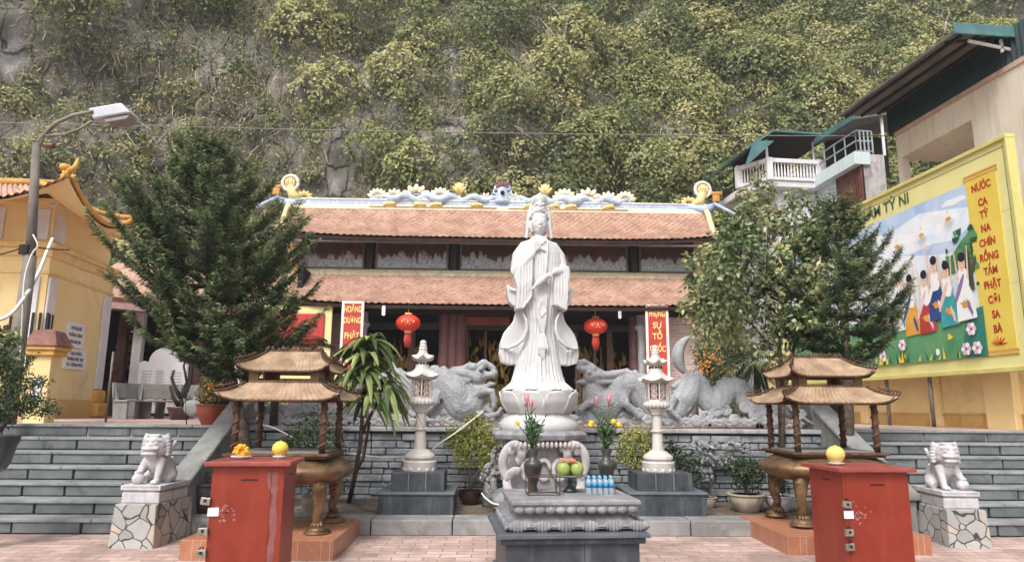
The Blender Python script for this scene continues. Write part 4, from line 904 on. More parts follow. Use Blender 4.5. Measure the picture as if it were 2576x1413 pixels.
def fig(u, v0, rob, h=.36, w=.17, sash='white', lean=0):
    shape(rob, [(u - w, v0), (u + w, v0 - .01), (u + w * .9, v0 + h * .28), (u + w * .35, v0 + h * .55), (u - w * .3, v0 + h * .55), (u - w * .9, v0 + h * .3)])
    blob('white', u + lean, v0 + h * .56, w * .6, h * .16 * H2, 12, .1); blob(sash, u + w * .5, v0 + h * .42, w * .2, h * .24 * H2, 10, .1, .5)
    blob('skin', u + lean, v0 + h * .76, w * .36, h * .10 * H2, 14); blob('hair', u + lean * 1.2 - .01, v0 + h * .86, w * .38, h * .07 * H2, 12); 
    for s in (-1, 1): blob('hair', u + lean + s * w * .13, v0 + h * .77, w * .045, h * .009 * H2, 8)
    blob('red', u + lean, v0 + h * .715, w * .06, h * .008 * H2, 8); blob('orange', u, v0 + h * .2, w * .5, h * .05 * H2, 10, .3, .3); blob(sash, u - w * .4, v0 + h * .15, w * .16, h * .13 * H2, 10, .2, -.3)
    for s in (-1, 1): shape('skin', [(u + s * w * .4, v0 + h * .55), (u + s * w * .6, v0 + h * .55), (u + s * w * .75, v0 + h * 1.0), (u + s * w * .66, v0 + h * 1.0)])
for u, v0, rob, sash in ((3.1, .26, 'violet', 'aqua'), (2.6, .24, 'navy', 'white'), (2.15, .24, 'white', 'aqua'), (1.75, .2, 'orange', 'navy'), (1.3, .2, 'red', 'pink'), (.98, .27, 'navy', 'white'), (.66, .22, 'aqua', 'skin'), (.22, .24, 'white', 'violet')): fig(u * .9 + .12, v0 - .02, rob, h=.42, sash=sash, w=.22)
for u, v in ((.5, .84), (1.2, .80), (1.9, .78)): # small kneeling sky figures on gold clouds
    blob('white', u, v, .13, .07, wob=.2); blob('orange', u, v - .01, .07, .04, wob=.2); blob('skin', u, v + .035, .02, .028, 8)
for u, v in ((1.1, .70), (1.55, .62)): blob('pink', u, v, .07, .04, wob=.3)
for u, v in ((.25, .16), (.16, .05), (.4, .05), (2.0, .12), (2.6, .06)):
    for k in range(6): blob('pink' if k % 2 else 'white', u + .07 * math.cos(k * PI / 3), v + .07 * math.sin(k * PI / 3) / H2, .045, .045, 8)
    blob('violet', u, v, .03, .03, 8)
for k in range(26):
    u = .5 + rr.random() * 2.4; h = rr.uniform(.03, .1); shape('yel' if k % 3 else 'dgreen', [(u - .03, 0.005), (u + .03, 0.005), (u + rr.uniform(-.08, .08), h)])
blob('white', 1.05, .05, .05, .06); blob('yel', .72, .13, .06, .05, 8, .4)
pb.build('painting', [pc[k] for k in order], sg)
# ------------------------------------------------------------------ right: tall cream building with sheet-metal eaves
XB = 10.5; YB0 = 8.5; YB1 = P(2251, 333, X=XB).y; zw = (P(2574, 157, X=XB).z + P(2251, 333, X=XB).z) / 2
hb = thing('cream_house', 'tall cream plastered house with a grey sheet-metal eave on the right', 'building', (XB + 3, 11, TZ))
b = MB()
def wz(v, y): p = P(v, y, X=XB); return p.y, p.z
# wall with an open loggia: pieces butt round the opening
ya_, za_ = wz(2447, 330); yb_, zb2 = wz(2268, 430); zc_ = (P(2270, 395, X=XB).z + P(2447, 300, X=XB).z) / 2 ; zl = zc_ - 1.5
b.box(XB, XB + 5, YB0, YB1, zc_, zw); b.box(XB, XB + .25, YB0, ya_, TZ, zc_); b.box(XB, XB + .18, yb_ - .05, YB1, TZ, zc_); b.box(XB, XB + .2, ya_, yb_ - .05, TZ, zl); b.box(XB + .2, XB + 5, YB1 - .2, YB1 - .02, TZ, zl + .2)
b.build('wall', M['cream_wall'], hb)
b = MB(); b.box(XB + 1.6, XB + 1.7, ya_, yb_ - .05, zl, zc_ - .02); b.build('loggia_back', M['aged_wall'], hb)
b = MB(); b.box(XB - .03, XB + .02, YB0, YB1, zw - .06, zw + .04); b.build('string_course', pm('pinkish_edge', (206, 178, 160), (180, 150, 130)), hb)
b = MB(); zd = P(2234, 283, X=XB).z
for k in range(int((YB1 + .25 - YB0) / .12)): y = YB0 + k * .12; b.prism([(y, XB + .02), (y + .06, XB - .03), (y + .12, XB + .02)], zw + .04, zd + .1, 'z') if False else b.add([(XB + .02, y, zw + .04), (XB - .03, y + .06, zw + .04), (XB + .02, y + .12, zw + .04), (XB + .02, y, zd + .1), (XB - .03, y + .06, zd + .1), (XB + .02, y + .12, zd + .1)], [(0, 1, 4, 3), (1, 2, 5, 4)])
b.box(XB + .03, XB + 4, YB0, YB1 + .2, zw + .04, zd + .1)
b.build('corrugated_band', M['dark_green'], hb)
xe = 9.3; e0 = P(2400, 85, X=xe); e1 = P(2108, 295, X=xe); zeV = (e0.z + e1.z) / 2
rf = MB(); th = .05; slope = .16
def rz(x): return zeV + (x - xe) * slope
rf.add([(xe, e0.y, rz(xe)), (XB + 5, e0.y, rz(XB + 5)), (XB + 5, e1.y + .2, rz(XB + 5)), (xe, e1.y, rz(xe))] + [(xe, e0.y, rz(xe) + th), (XB + 5, e0.y, rz(XB + 5) + th), (XB + 5, e1.y + .2, rz(XB + 5) + th), (xe, e1.y, rz(xe) + th)],
       [(0, 1, 2, 3), (7, 6, 5, 4), (0, 4, 5, 1), (1, 5, 6, 2), (2, 6, 7, 3), (3, 7, 4, 0)])
ro = rf.build('roof', M['roof_under'], hb)
b = MB()
for k in range(3): x = xe + .15 + k * .42; b.box(x, x + .05, e0.y + .05, e1.y - .02, rz(x) - .06, rz(x) - .002)
for k in range(1): y = e0.y + .3 + k * .68; b.boxc((xe + .75, y, rz(xe + .75) - .02), (1.4, .04, .03), (0, -math.atan(slope), 0))
b.build('purlin', M['dark_wood'], ro)
b = MB(); b.box(xe - .02, XB + 5, e0.y - .05, e0.y - .01, rz(xe) - .02, rz(xe) + .20); b.build('gable_trim', M['teal_metal'], ro, bevel=.01)
b = MB(); b.boxc((xe + 1.0, e0.y + .1, rz(xe) - .16), (1.3, .04, .05), (0, .14, 0)); b.box(XB - .2, XB - .16, e0.y + .08, e0.y + .12, rz(xe) - .25, rz(xe)); b.build('brace', M['white_paint'], ro)
# ------------------------------------------------------------------ right: pale blue house with balcony
XH = 9.97 * .985; c0 = P(2165, 385, Y=16.4); XH = c0.x; zt = c0.z
bh = thing('blue_house', 'narrow pale blue house with brown shutters and a railed roof terrace', 'building', (XH + 1, 17.5, TZ))
yfar2 = P(2063, 470, X=XH).y; xr = XB + 1.2
b = MB(); b.box(XH, XH + .2, 16.4, yfar2 + .3, TZ, zt - .35); b.build('side_wall', M['blue_white'], bh)
b = MB(); b.box(XH + .2, xr, 16.4, 16.55, TZ, zt - .02); b.box(XH, XH + .2, 16.38, 16.4, TZ, zt - .35); b.build('front_wall', M['aged_wall'], bh)
b = MB(); b.box(XH - .25, XH + .2, 16.3, yfar2 + .3, zt - .35, zt); b.box(XH + .2, xr, 16.55, yfar2, zt - .2, zt - .03); b.build('slab_edge', M['blue_white'], bh, bevel=.01)
sy0, sy1 = P(2176, 470, X=XH - .01).y, P(2106, 470, X=XH - .01).y; sz1 = P(2140, 432, X=XH).z; sz0 = sz1 - 1.45
b = MB(); b.box(XH - .03, XH - .004, sy0, sy1, sz0, sz1); sh = b.build('shutter', M['dark_wood'], bh)
b = MB()
for k in range(12): y = sy0 + (sy1 - sy0) * (k + .3) / 12; b.box(XH - .06, XH - .032, y, y + .045, sz0, sz1)
b.box(XH - .055, XH - .035, sy0, sy1, sz0 + .65, sz0 + .7); b.build('bars', M['shutter'], sh)
b = MB(); zr2 = zt + .62
for x0, y0, x1, y1 in ((XH - .1, yfar2, XH - .1, 16.4), (XH - .1, 16.4, xr - .3, 16.4)):
    for zq in (zt + .06, zt + .34, zr2): b.tube([(x0, y0, zq), (x1, y1, zq)], .022, 6)
    for k in range(5): t = k / 4; b.tube([(x0 + (x1 - x0) * t, y0 + (y1 - y0) * t, zt), (x0 + (x1 - x0) * t, y0 + (y1 - y0) * t, zr2)], .022, 6)
b.build('railing', pm('rail_grey', (172, 184, 188), (140, 152, 156), metal=.2), bh)
b = MB(); b.tube([(XH + .75, 16.5, zt), (XH + .75, 16.5, zt + 1.15)], .04, 8); b.build('standpipe', M['white_paint'], bh)
# teal awning over the terrace
aw = thing('terrace_awning', 'dark sheet awning with teal edge over the roof terrace of the blue house', 'awning', (XH + .5, 17, zt + 1.1))
A0, A1, A2, A3 = P(2152, 300, Y=16.2), P(2052, 362, Y=18.2), P(2250, 330, Y=18.4), P(2255, 285, Y=16.4)
b = MB(); up = Vector((0, 0, .06)); b.add([A0, A1, A2, A3, A0 + up, A1 + up, A2 + up, A3 + up], [(0, 1, 2, 3), (7, 6, 5, 4), (0, 4, 5, 1), (1, 5, 6, 2), (2, 6, 7, 3), (3, 7, 4, 0)]); b.build('sheet', M['roof_under'], aw)
b = MB(); o2 = Vector((-.05, -.04, -.03)); b.add([A0 + o2, A1 + o2, A1 + o2 + Vector((0, 0, .16)), A0 + o2 + Vector((0, 0, .16)), A0 + o2 + Vector((-.04, 0, 0)), A1 + o2 + Vector((-.04, 0, 0)), A1 + o2 + Vector((-.04, 0, .16)), A0 + o2 + Vector((-.04, 0, .16))], [(0, 1, 2, 3), (7, 6, 5, 4), (0, 4, 5, 1), (1, 5, 6, 2), (2, 6, 7, 3), (3, 7, 4, 0)]); b.build('edge', M['teal_metal'], aw)
b = MB(); b.box(A0.x + .3, A0.x + 2.2, 18.1, 18.2, zt, zt + 1.2); b.build('back_panel', M['dark_wood'], aw)
# white house with balcony further back
Yb2 = 18.3; x0 = P(1935, 440, Y=Yb2).x; x1 = P(2063, 440, Y=Yb2).x; zb0 = P(2000, 470, Y=Yb2).z; zb1 = P(2000, 402, Y=Yb2).z; zwl = P(2000, 480, Y=Yb2).z
wh = thing('balcony_house', 'pale house with a white balustraded balcony under a teal tin roof', 'building', (x0 + .6, Yb2 + 1.5, TZ))
b = MB(); b.box(x0 + .35, x1 + .3, Yb2 + .35, Yb2 + 3, TZ, zb0 - .02); b.build('wall', pm('lilac_white', (214, 216, 228), (198, 200, 212), rough=.85, streak=(176, 176, 186)), wh)
poly = [(x0, Yb2), (x1, Yb2), (x1, Yb2 + 2.4), (x0 - .55, Yb2 + 2.4), (x0 - .55, Yb2 + .8)]
b = MB(); b.prism(poly, zb0 - .02, zb0 + .18); b.build('balcony_floor', M['white_paint'], wh, bevel=.02)
b = MB(); edge = poly + [poly[0]]
def wallseg(bb, p, q, z0, z1, t=.09):
    p = Vector(p); q = Vector(q); d = (q - p).normalized(); n_ = Vector((-d.y, d.x)) * t / 2; bb.prism([tuple(p - n_), tuple(q - n_), tuple(q + n_), tuple(p + n_)], z0, z1)
for p, q in ((poly[4], poly[0]), (poly[0], poly[1]), (poly[1], poly[2])):
    wallseg(b, p, q, zb0 + .18, zb0 + .27); wallseg(b, p, q, zb1 - .12, zb1, .13)
    p_, q_ = Vector(p), Vector(q); n = int((q_ - p_).length / .095)
    for k in range(1, n): c = p_.lerp(q_, k / n); b.lathe([(.02, zb0 + .27), (.034, zb0 + .33), (.016, zb1 - .2), (.028, zb1 - .12)], (c.x, c.y, 0), 6)
for c in (poly[4], poly[0], poly[1], poly[2]): b.box(c[0] - .09, c[0] + .09, c[1] - .09, c[1] + .09, zb0 + .17, zb1 + .012)
b.build('balustrade', M['white_paint'], wh)
b = MB(); zr3 = P(2000, 352, Y=Yb2 + .3).z
b.add([(x0 - .75, Yb2 - .2, zr3 - .55), (x0 + .05, Yb2 - .3, zr3), (x1 + .2, Yb2 - .3, zr3 - .03), (x1 + .2, Yb2 + 2.4, zr3), (x0 + .05, Yb2 + 2.4, zr3), (x0 - .95, Yb2 + 2.4, zr3 - .65)], [(0, 1, 4, 5), (1, 2, 3, 4)])
rr_ = b.build('tin_roof', M['teal_metal'], wh, solid=.05)
q = [P(v, y, Y=Yb2 - .32) for v, y in ((1896, 354), (1948, 354), (1874, 420))]; b = MB(); b.add(q + [p + Vector((0, .03, 0)) for p in q], [(0, 2, 1), (3, 4, 5), (0, 1, 4, 3), (1, 2, 5, 4), (2, 0, 3, 5)]); b.build('gable_sheet', M['teal_metal'], rr_)
b = MB(); b.box(x0 - .1, x1 + .2, Yb2 - .2, Yb2 + 2.4, zr3 - .12, zr3 - .08); b.build('ceiling', M['dark_wood'], rr_)
b = MB(); b.box(x0 + .0, x1 + .3, Yb2 + 2.3, Yb2 + 2.4, zb0, zr3 - .1); b.build('back_wall', M['dark_wood'], wh)
b = MB(); b.tube([(x0 + .02, Yb2 + .1, zb1), (x0 + .02, Yb2 + .1, zr3 - .1)], .04, 8); b.tube([(x1 - .1, Yb2 + .1, zb1), (x1 - .1, Yb2 + .1, zr3 - .1)], .03, 8); b.build('roof_post', M['white_paint'], wh)
# ------------------------------------------------------------------ white marble statue on its lotus
_n = (FR.to_3x3() @ Vector((0, 1, 0)))
def Pf(v, y, t):
    """point seen at (v, y) on the upright plane t metres behind the kerb line"""
    d = P(v, y, Y=1.0) - Vector((0, 0, H_)); q = FR @ Vector((0, t, 0)); k = (q - Vector((0, 0, H_))).dot(_n) / d.dot(_n)
    return Vector((0, 0, H_)) + d * k
YS = 9.35
def Q(zx, zy): return P(1221 + zx / 2.631, 469.6 + zy / 2.631, Y=YS)
sb = Q(353, 1335); stp = Q(353, 45); KX = (Q(453, 900).x - Q(353, 900).x) / 100; KZ = (stp.z - sb.z) / 1290
SX, SZ = sb.x, sb.z
st = thing('goddess_statue', 'tall white marble robed goddess figure standing on a lotus with one hand raised', 'statue', (SX, YS, TZ))
def L3(zx, zy, y=0): return Vector((SX + (zx - 353) * KX, YS + y, SZ + (1335 - zy) * KZ))
body = MB()
prof = [(1345, 232, 218, 350), (1325, 205, 190, 352), (1295, 172, 150, 350), (1250, 158, 132, 348), (1200, 146, 122, 348), (1120, 130, 112, 348), (1050, 116, 104, 350), (1000, 108, 100, 350), (930, 106, 98, 350), (860, 116, 104, 350), (800, 128, 108, 350), (720, 134, 110, 350),
        (640, 146, 112, 350), (580, 156, 114, 351), (520, 160, 112, 351), (460, 148, 100, 352), (420, 126, 86, 352), (385, 96, 70, 353), (362, 62, 54, 353), (345, 42, 42, 353)]
pp = []
for i in range(len(prof) - 1):
    for k in range(5): t = k / 5; pp.append([prof[i][j] * (1 - t) + prof[i + 1][j] * t for j in range(4)])
pp.append(prof[-1]); n = 144; vs = []; fs = []
for zy, wx, wy, cx in pp:
    low = min(1, max(0, (zy - 560) / 300)); A = 3 + 8 * low if zy > 470 else 2
    for i in range(n):
        a = 2 * PI * i / n; f = A * (abs(math.sin(a * 15 + .9 * math.sin(zy * .006 + a * 3))) ** .8 - .5) + A * .5 * math.sin(a * 37 + zy * .008)
        f += (6 if zy > 1290 else 0) * math.sin(a * 9)
        vs.append(L3(cx + (wx + f) * math.cos(a), zy) + Vector((0, -(wy + f) * KX * math.sin(a) * -1, 0)))
for j in range(len(pp) - 1):
    for i in range(n): fs.append((j * n + i, j * n + (i + 1) % n, (j + 1) * n + (i + 1) % n, (j + 1) * n + i))
fs.append(tuple(range(n))[::-1]); fs.append(tuple((len(pp) - 1) * n + i for i in range(n))); body.add(vs, fs)
def tb(pts, rad, flat=1.0, n=12, mb=body): mb.tube([L3(*p) for p in pts], [r * KX for r in rad], n, flat)
fy = lambda d: -d * KX
# shoulders, upper arms under the mantle
tb([(330, 388, 0), (262, 420, 0), (220, 478, 0), (207, 550, fy(20)), (206, 615, fy(50))], [36, 48, 46, 44, 40]); tb([(376, 388, 0), (444, 420, 0), (486, 478, 0), (498, 550, fy(20)), (500, 605, fy(55))], [36, 48, 46, 44, 40])
# her right forearm rising to the raised hand
tb([(190, 600, fy(50)), (235, 560, fy(105)), (285, 500, fy(120)), (308, 470, fy(122))], [44, 36, 24, 15])
body.ell(L3(322, 448, fy(124)), (15 * KX, 9 * KX, 22 * KX))
for k, (dx, L) in enumerate(((-13, 44), (-4, 52), (6, 50), (14, 40))): tb([(322 + dx, 438, fy(126)), (321 + dx * 1.05, 438 - L * .55, fy(130)), (322 + dx * 1.1, 438 - L, fy(128))], [5.5, 5, 3.5], n=8)
tb([(336, 452, fy(126)), (346, 430, fy(132)), (344, 408, fy(134))], [6, 5.5, 4], n=8)
# her left forearm across to the vase, hand round its neck
tb([(518, 590, fy(55)), (480, 596, fy(110)), (440, 604, fy(140)), (418, 616, fy(146))], [44, 34, 22, 15])
body.ell(L3(408, 624, fy(148)), (20 * KX, 10 * KX, 13 * KX), (0, .5, 0))
for k in range(4): tb([(402 + k * 6, 616 + k * 5, fy(158)), (392 + k * 6, 626 + k * 5, fy(162)), (388 + k * 6, 638 + k * 5, fy(156))], [5.5, 5, 4], n=8)
tb([(416, 612, fy(152)), (402, 604, fy(160)), (390, 606, fy(160))], [6, 5, 4], n=8)
tb([(440, 590, fy(146)), (410, 622, fy(150)), (372, 640, fy(152)), (345, 668, fy(154)), (312, 698, fy(156)), (296, 716, fy(156)), (286, 722, fy(156))], [8, 14, 22, 25, 15, 9, 14], n=14)
# hanging sleeves
def cloth(poly, y0, y1, mb=body): mb.add([L3(a, b, fy(y0)) for a, b in poly] + [L3(a, b, fy(y1)) for a, b in poly], [tuple(range(len(poly))), tuple(range(len(poly), 2 * len(poly)))[::-1]] + [(i, len(poly) + i, len(poly) + (i + 1) % len(poly), (i + 1) % len(poly)) for i in range(len(poly))])
cloth([(300, 505), (262, 525), (205, 560), (176, 640), (196, 720), (188, 830), (186, 850), (236, 838), (262, 815), (280, 790), (288, 700), (292, 600)], 132, 20)
cloth([(430, 575), (532, 560), (538, 640), (520, 700), (516, 790), (512, 850), (480, 830), (432, 815), (430, 720), (432, 640)], 135, 20)
for x0, x1, y0, y1 in ((212, 205, 580, 830), (232, 226, 560, 830), (252, 246, 545, 815), (272, 264, 530, 800), (290, 280, 520, 780), (444, 440, 600, 800), (462, 460, 596, 812), (482, 482, 592, 822), (502, 503, 590, 838), (520, 515, 590, 845)):
    tb([(x0, y0, fy(132)), ((x0 + x1) / 2 + 3, (y0 + y1) / 2, fy(136)), (x1, y1, fy(128))], [5, 7, 5], n=8)
tb([(186, 846, fy(100)), (236, 838, fy(130)), (250, 812, fy(134)), (284, 770, fy(134)), (296, 720, fy(130))], [5, 6, 5, 5, 4], n=8); tb([(514, 850, fy(100)), (476, 828, fy(132)), (452, 800, fy(134)), (436, 760, fy(134))], [5, 6, 5, 4], n=8)
# upper sleeve tips flaring out, lower scarf wings (mirrored)
for s in (-1, 1):
    m_ = lambda q: 353 + s * (353 - q) + (4 if s > 0 else 0)
    cloth([(m_(205), 590), (m_(232), 640), (m_(224), 688), (m_(198), 712), (m_(165), 706), (m_(134), 680), (m_(138), 730), (m_(150), 790), (m_(176), 815), (m_(215), 812), (m_(250), 770), (m_(255), 610)][::s], 55, -30)
    tb([(m_(235), 640, fy(70)), (m_(232), 690, fy(80)), (m_(205), 722, fy(78)), (m_(165), 712, fy(60)), (m_(137), 682, fy(40))], [10, 13, 14, 12, 7], n=10)
    tb([(m_(137), 682, fy(40)), (m_(146), 740, fy(20)), (m_(158), 795, fy(10))], [7, 8, 8], n=8)
    cloth([(m_(262), 830), (m_(268), 900), (m_(262), 980), (m_(225), 1050), (m_(170), 1090), (m_(112), 1082), (m_(98), 1120), (m_(112), 1175), (m_(160), 1190), (m_(215), 1185), (m_(300), 1100), (m_(300), 860)][::s], 30, -60)
    tb([(m_(232), 855, fy(88)), (m_(258), 910, fy(96)), (m_(262), 970, fy(98)), (m_(240), 1030, fy(96)), (m_(195), 1068, fy(84)), (m_(150), 1085, fy(60)), (m_(104), 1080, fy(30))], [7, 10, 12, 13, 13, 12, 7], n=10)
    tb([(m_(160), 945, fy(10)), (m_(126), 992, fy(5)), (m_(104), 1055, fy(0)), (m_(98), 1120, fy(-5)), (m_(112), 1178, fy(-5))], [7, 8, 8, 8, 8], n=10)
    cloth([(m_(205), 830), (m_(186), 905), (m_(158), 945), (m_(126), 990), (m_(102), 1050), (m_(104), 1084), (m_(200), 1072), (m_(264), 985), (m_(266), 850)][::s], 22, -50)
    for k in range(3): tb([(m_(118 + k * 28), 1090 + k * 4, fy(38)), (m_(132 + k * 26), 1180, fy(30))], [5, 6], n=8)
# collar, necklace, centre panel and knotted cord
for s in (-1, 1):
    tb([(353 + s * 34, 350, fy(56)), (353 + s * 44, 400, fy(92)), (353 + s * 42, 470, fy(116)), (353 + s * 26, 640, fy(118))], [6, 7, 7, 6], n=8)
tb([(320, 372, fy(60)), (336, 405, fy(90)), (353, 416, fy(94)), (372, 405, fy(90)), (388, 372, fy(60))], [4] * 5, n=6)
tb([(300, 470, fy(112)), (353, 452, fy(112)), (398, 466, fy(112))], [5, 6, 5], n=8)
for k, x in enumerate((318, 334, 350, 366, 384)): tb([(x, 480, fy(112)), (x - 4, 640, fy(118)), (x - 2, 780, fy(112))], [4, 6, 5], n=8)
cloth([(318, 740), (395, 740), (390, 900), (372, 985), (368, 1002), (360, 985), (322, 900)], 120, 90)
for x in (326, 342, 358, 374, 388): tb([(x, 760, fy(122)), (358 + (x - 358) * .7, 930, fy(118)), (364 + (x - 358) * .25, 995, fy(114))], [5, 6, 4], n=8)
tb([(355, 780, fy(126)), (330, 850, fy(126)), (353, 890, fy(130)), (385, 850, fy(126)), (362, 780, fy(126))], [4] * 5, n=6)
tb([(328, 1078, fy(124)), (340, 1095, fy(128)), (353, 1080, fy(130)), (368, 1095, fy(128)), (398, 1078, fy(124))], [6] * 5, n=8)
for x, y1 in ((338, 1125), (362, 1155), (372, 1145), (350, 1140), (392, 1115)): tb([(353 + (x - 353) * .5, 1000, fy(120)), (x, 1080, fy(126)), (x, y1, fy(122))], [6, 8, 5], n=8)
# neck, head, long ears, hair and veil
tb([(353, 370, 0), (354, 330, fy(2)), (354, 300, fy(4))], [38, 30, 32])
body.ell(L3(354, 262, fy(12)), (55 * KX, 56 * KX, 70 * KX), n=22, m=16); body.ell(L3(354, 300, fy(26)), (38 * KX, 34 * KX, 32 * KX), n=18, m=12)
body.ell(L3(354, 222, fy(14)), (50 * KX, 46 * KX, 40 * KX), n=18, m=12)
tb([(354, 232, fy(62)), (354, 256, fy(69)), (354, 272, fy(72)), (354, 278, fy(66))], [4, 5, 7.5, 5], n=8)
for s in (-1, 1):
    body.ell(L3(354 + s * 22, 241, fy(54)), (13 * KX, 10 * KX, 6 * KX)); tb([(354 + s * 10, 246, fy(61)), (354 + s * 22, 250, fy(62)), (354 + s * 35, 246, fy(54))], [2.2, 2.6, 2], n=6)
    body.ell(L3(354 + s * 26, 276, fy(46)), (16 * KX, 14 * KX, 18 * KX))
    tb([(354 + s * 56, 235, fy(0)), (354 + s * 60, 262, fy(4)), (354 + s * 55, 296, fy(8)), (354 + s * 52, 318, fy(10))], [7, 9, 7, 8], .7, 8)
tb([(338, 292, fy(60)), (346, 289, fy(66)), (354, 291, fy(67)), (362, 289, fy(66)), (370, 292, fy(60))], [2, 3, 3.2, 3, 2], n=6); tb([(344, 299, fy(62)), (354, 301, fy(64)), (364, 299, fy(62))], [2.5, 4, 2.5], n=6)
for k in range(13):
    a = PI * (k + .5) / 13; body.ell(L3(354 - 57 * math.cos(a), 216 - 40 * math.sin(a), fy(20 * math.sin(a))), (9 * KX, 16 * KX, 10 * KX))
for k in range(11):
    a = PI * (k + .5) / 11; body.ell(L3(354 - 47 * math.cos(a), 196 - 36 * math.sin(a), fy(16)), (10 * KX, 20 * KX, 10 * KX))
body.lathe([(50 * KX, 0), (44 * KX, 40 * KX), (38 * KX, 64 * KX), (44 * KX, 90 * KX), (40 * KX, 112 * KX), (20 * KX, 128 * KX), (4 * KX, 136 * KX)], tuple(L3(358, 182, 0)), 22)
for s in (-1, 1): tb([(358 + s * 40, 150, fy(10)), (358 + s * 24, 128, fy(40)), (358, 140, fy(50))], [6, 8, 6], n=8)
tb([(330, 150, fy(36)), (358, 168, fy(50)), (388, 150, fy(36))], [5, 7, 5], n=8); tb([(358, 150, fy(46)), (358, 118, fy(46)), (358, 100, fy(30))], [8, 9, 4], n=8)
tb([(312, 118, fy(-6)), (330, 78, fy(14)), (358, 60, fy(22)), (388, 78, fy(14)), (408, 118, fy(-6))], [12, 15, 16, 15, 12], n=12)
for s in (-1, 1):
    tb([(360 + s * 44, 96, fy(-14)), (358 + s * 56, 140, fy(-14)), (356 + s * 70, 190, fy(-14)), (354 + s * 76, 250, fy(-10)), (354 + s * 78, 310, fy(-8)), (354 + s * 86, 352, fy(-8))], [14, 17, 18, 17, 17, 18], .8, 12)
body.ell(L3(355, 240, fy(-30)), (72 * KX, 34 * KX, 110 * KX)); body.ell(L3(356, 140, fy(-20)), (50 * KX, 34 * KX, 60 * KX))
body.build('figure', M['marble'], st, remesh=.0085, sm=4)
# lotus throne
lt = MB(); zl = L3(353, 1340).z
lt.lathe([(.34, -.30), (.42, -.2), (.44, -.05), (.40, .02)], (SX, YS, zl), 48)
for ring, (R, n_, z0, z1, w_) in enumerate(((.445, 9, -.28, .0, .20), (.475, 9, -.32, -.025, .205))):
    for k in range(n_):
        a = 2 * PI * (k + ring * .5) / n_ - PI / 2; c, s = math.cos(a), math.sin(a); t = Vector((-s, c, 0)); o = Vector((c, s, 0)); ce = Vector((SX, YS, zl))
        def pf(u, v):
            uu = (u - .5) * 2; w = w_ * (math.sin(PI * min(.985, v * .66 + .22)) ** .5); bulge = .075 * math.sin(PI * v * .9) * (1 - .55 * uu * uu); lip = .03 * max(0, v - .8) / .2
            return tuple(ce + o * (R * (.80 + .20 * v) + bulge + lip) + t * (uu * w) + Vector((0, 0, z0 + (z1 - z0) * v - .035 * uu * uu * v)))
        lt.grid(pf, 8, 8)
lt.build('lotus', M['marble'], st, smooth=True, solid=.022)
dr = MB(); za = zl - .30
dr.lathe([(.50, -.26), (.52, -.2), (.52, -.14), (.46, -.08), (.36, 0), (.30, .05)], (SX, YS, za), 40, flute=.02, fn=20); dr.build('drum', M['marble'], st, smooth=True)
pz = za - .26
pe = MB()
pe.lathe([(.50, -.10), (.64, -.085), (.66, -.02), (.60, .02), (.54, .03)], (SX, YS, pz), 8, ph=PI / 8); pe.lathe([(.47, -.75), (.47, -.1)], (SX, YS, pz), 8, ph=PI / 8); pe.lathe([(.66, -.95), (.66, -.84), (.58, -.76), (.48, -.72)], (SX, YS, pz), 8, ph=PI / 8)
pd = pe.build('pedestal', M['altar_stone'], st, bevel=.012)
cv = MB()
for k in range(16):
    x = SX - .42 + k * .056; cv.ell((x, YS - .57, pz - .14), (.024, .03, .04))
for s in (-1, 1):
    cx = SX + s * .36
    for R, a0, a1, dz in ((.17, -60, 150, -.36), (.11, -100, 120, -.60), (.07, 0, 270, -.26)):
        cv.tube([(cx + s * R * math.cos(math.radians(q)), YS - .50 + .02 * math.sin(q), pz + dz + R * 1.3 * math.sin(math.radians(q))) for q in range(a0, a1 + 1, 12)], .055, 10, .45, (0, 1, 0))
for k in range(3): cv.tube([(SX - .2 + k * .2 + .08 * math.cos(q * .5), YS - .47, pz - .45 + .12 * math.sin(q * .5)) for q in range(12)], .03, 6, .5, (0, 1, 0))
cv.build('scroll_carving', pm('scroll_pale', (186, 180, 180), (160, 154, 156), rough=.7, bs=60, bstr=.4), pd, smooth=True)

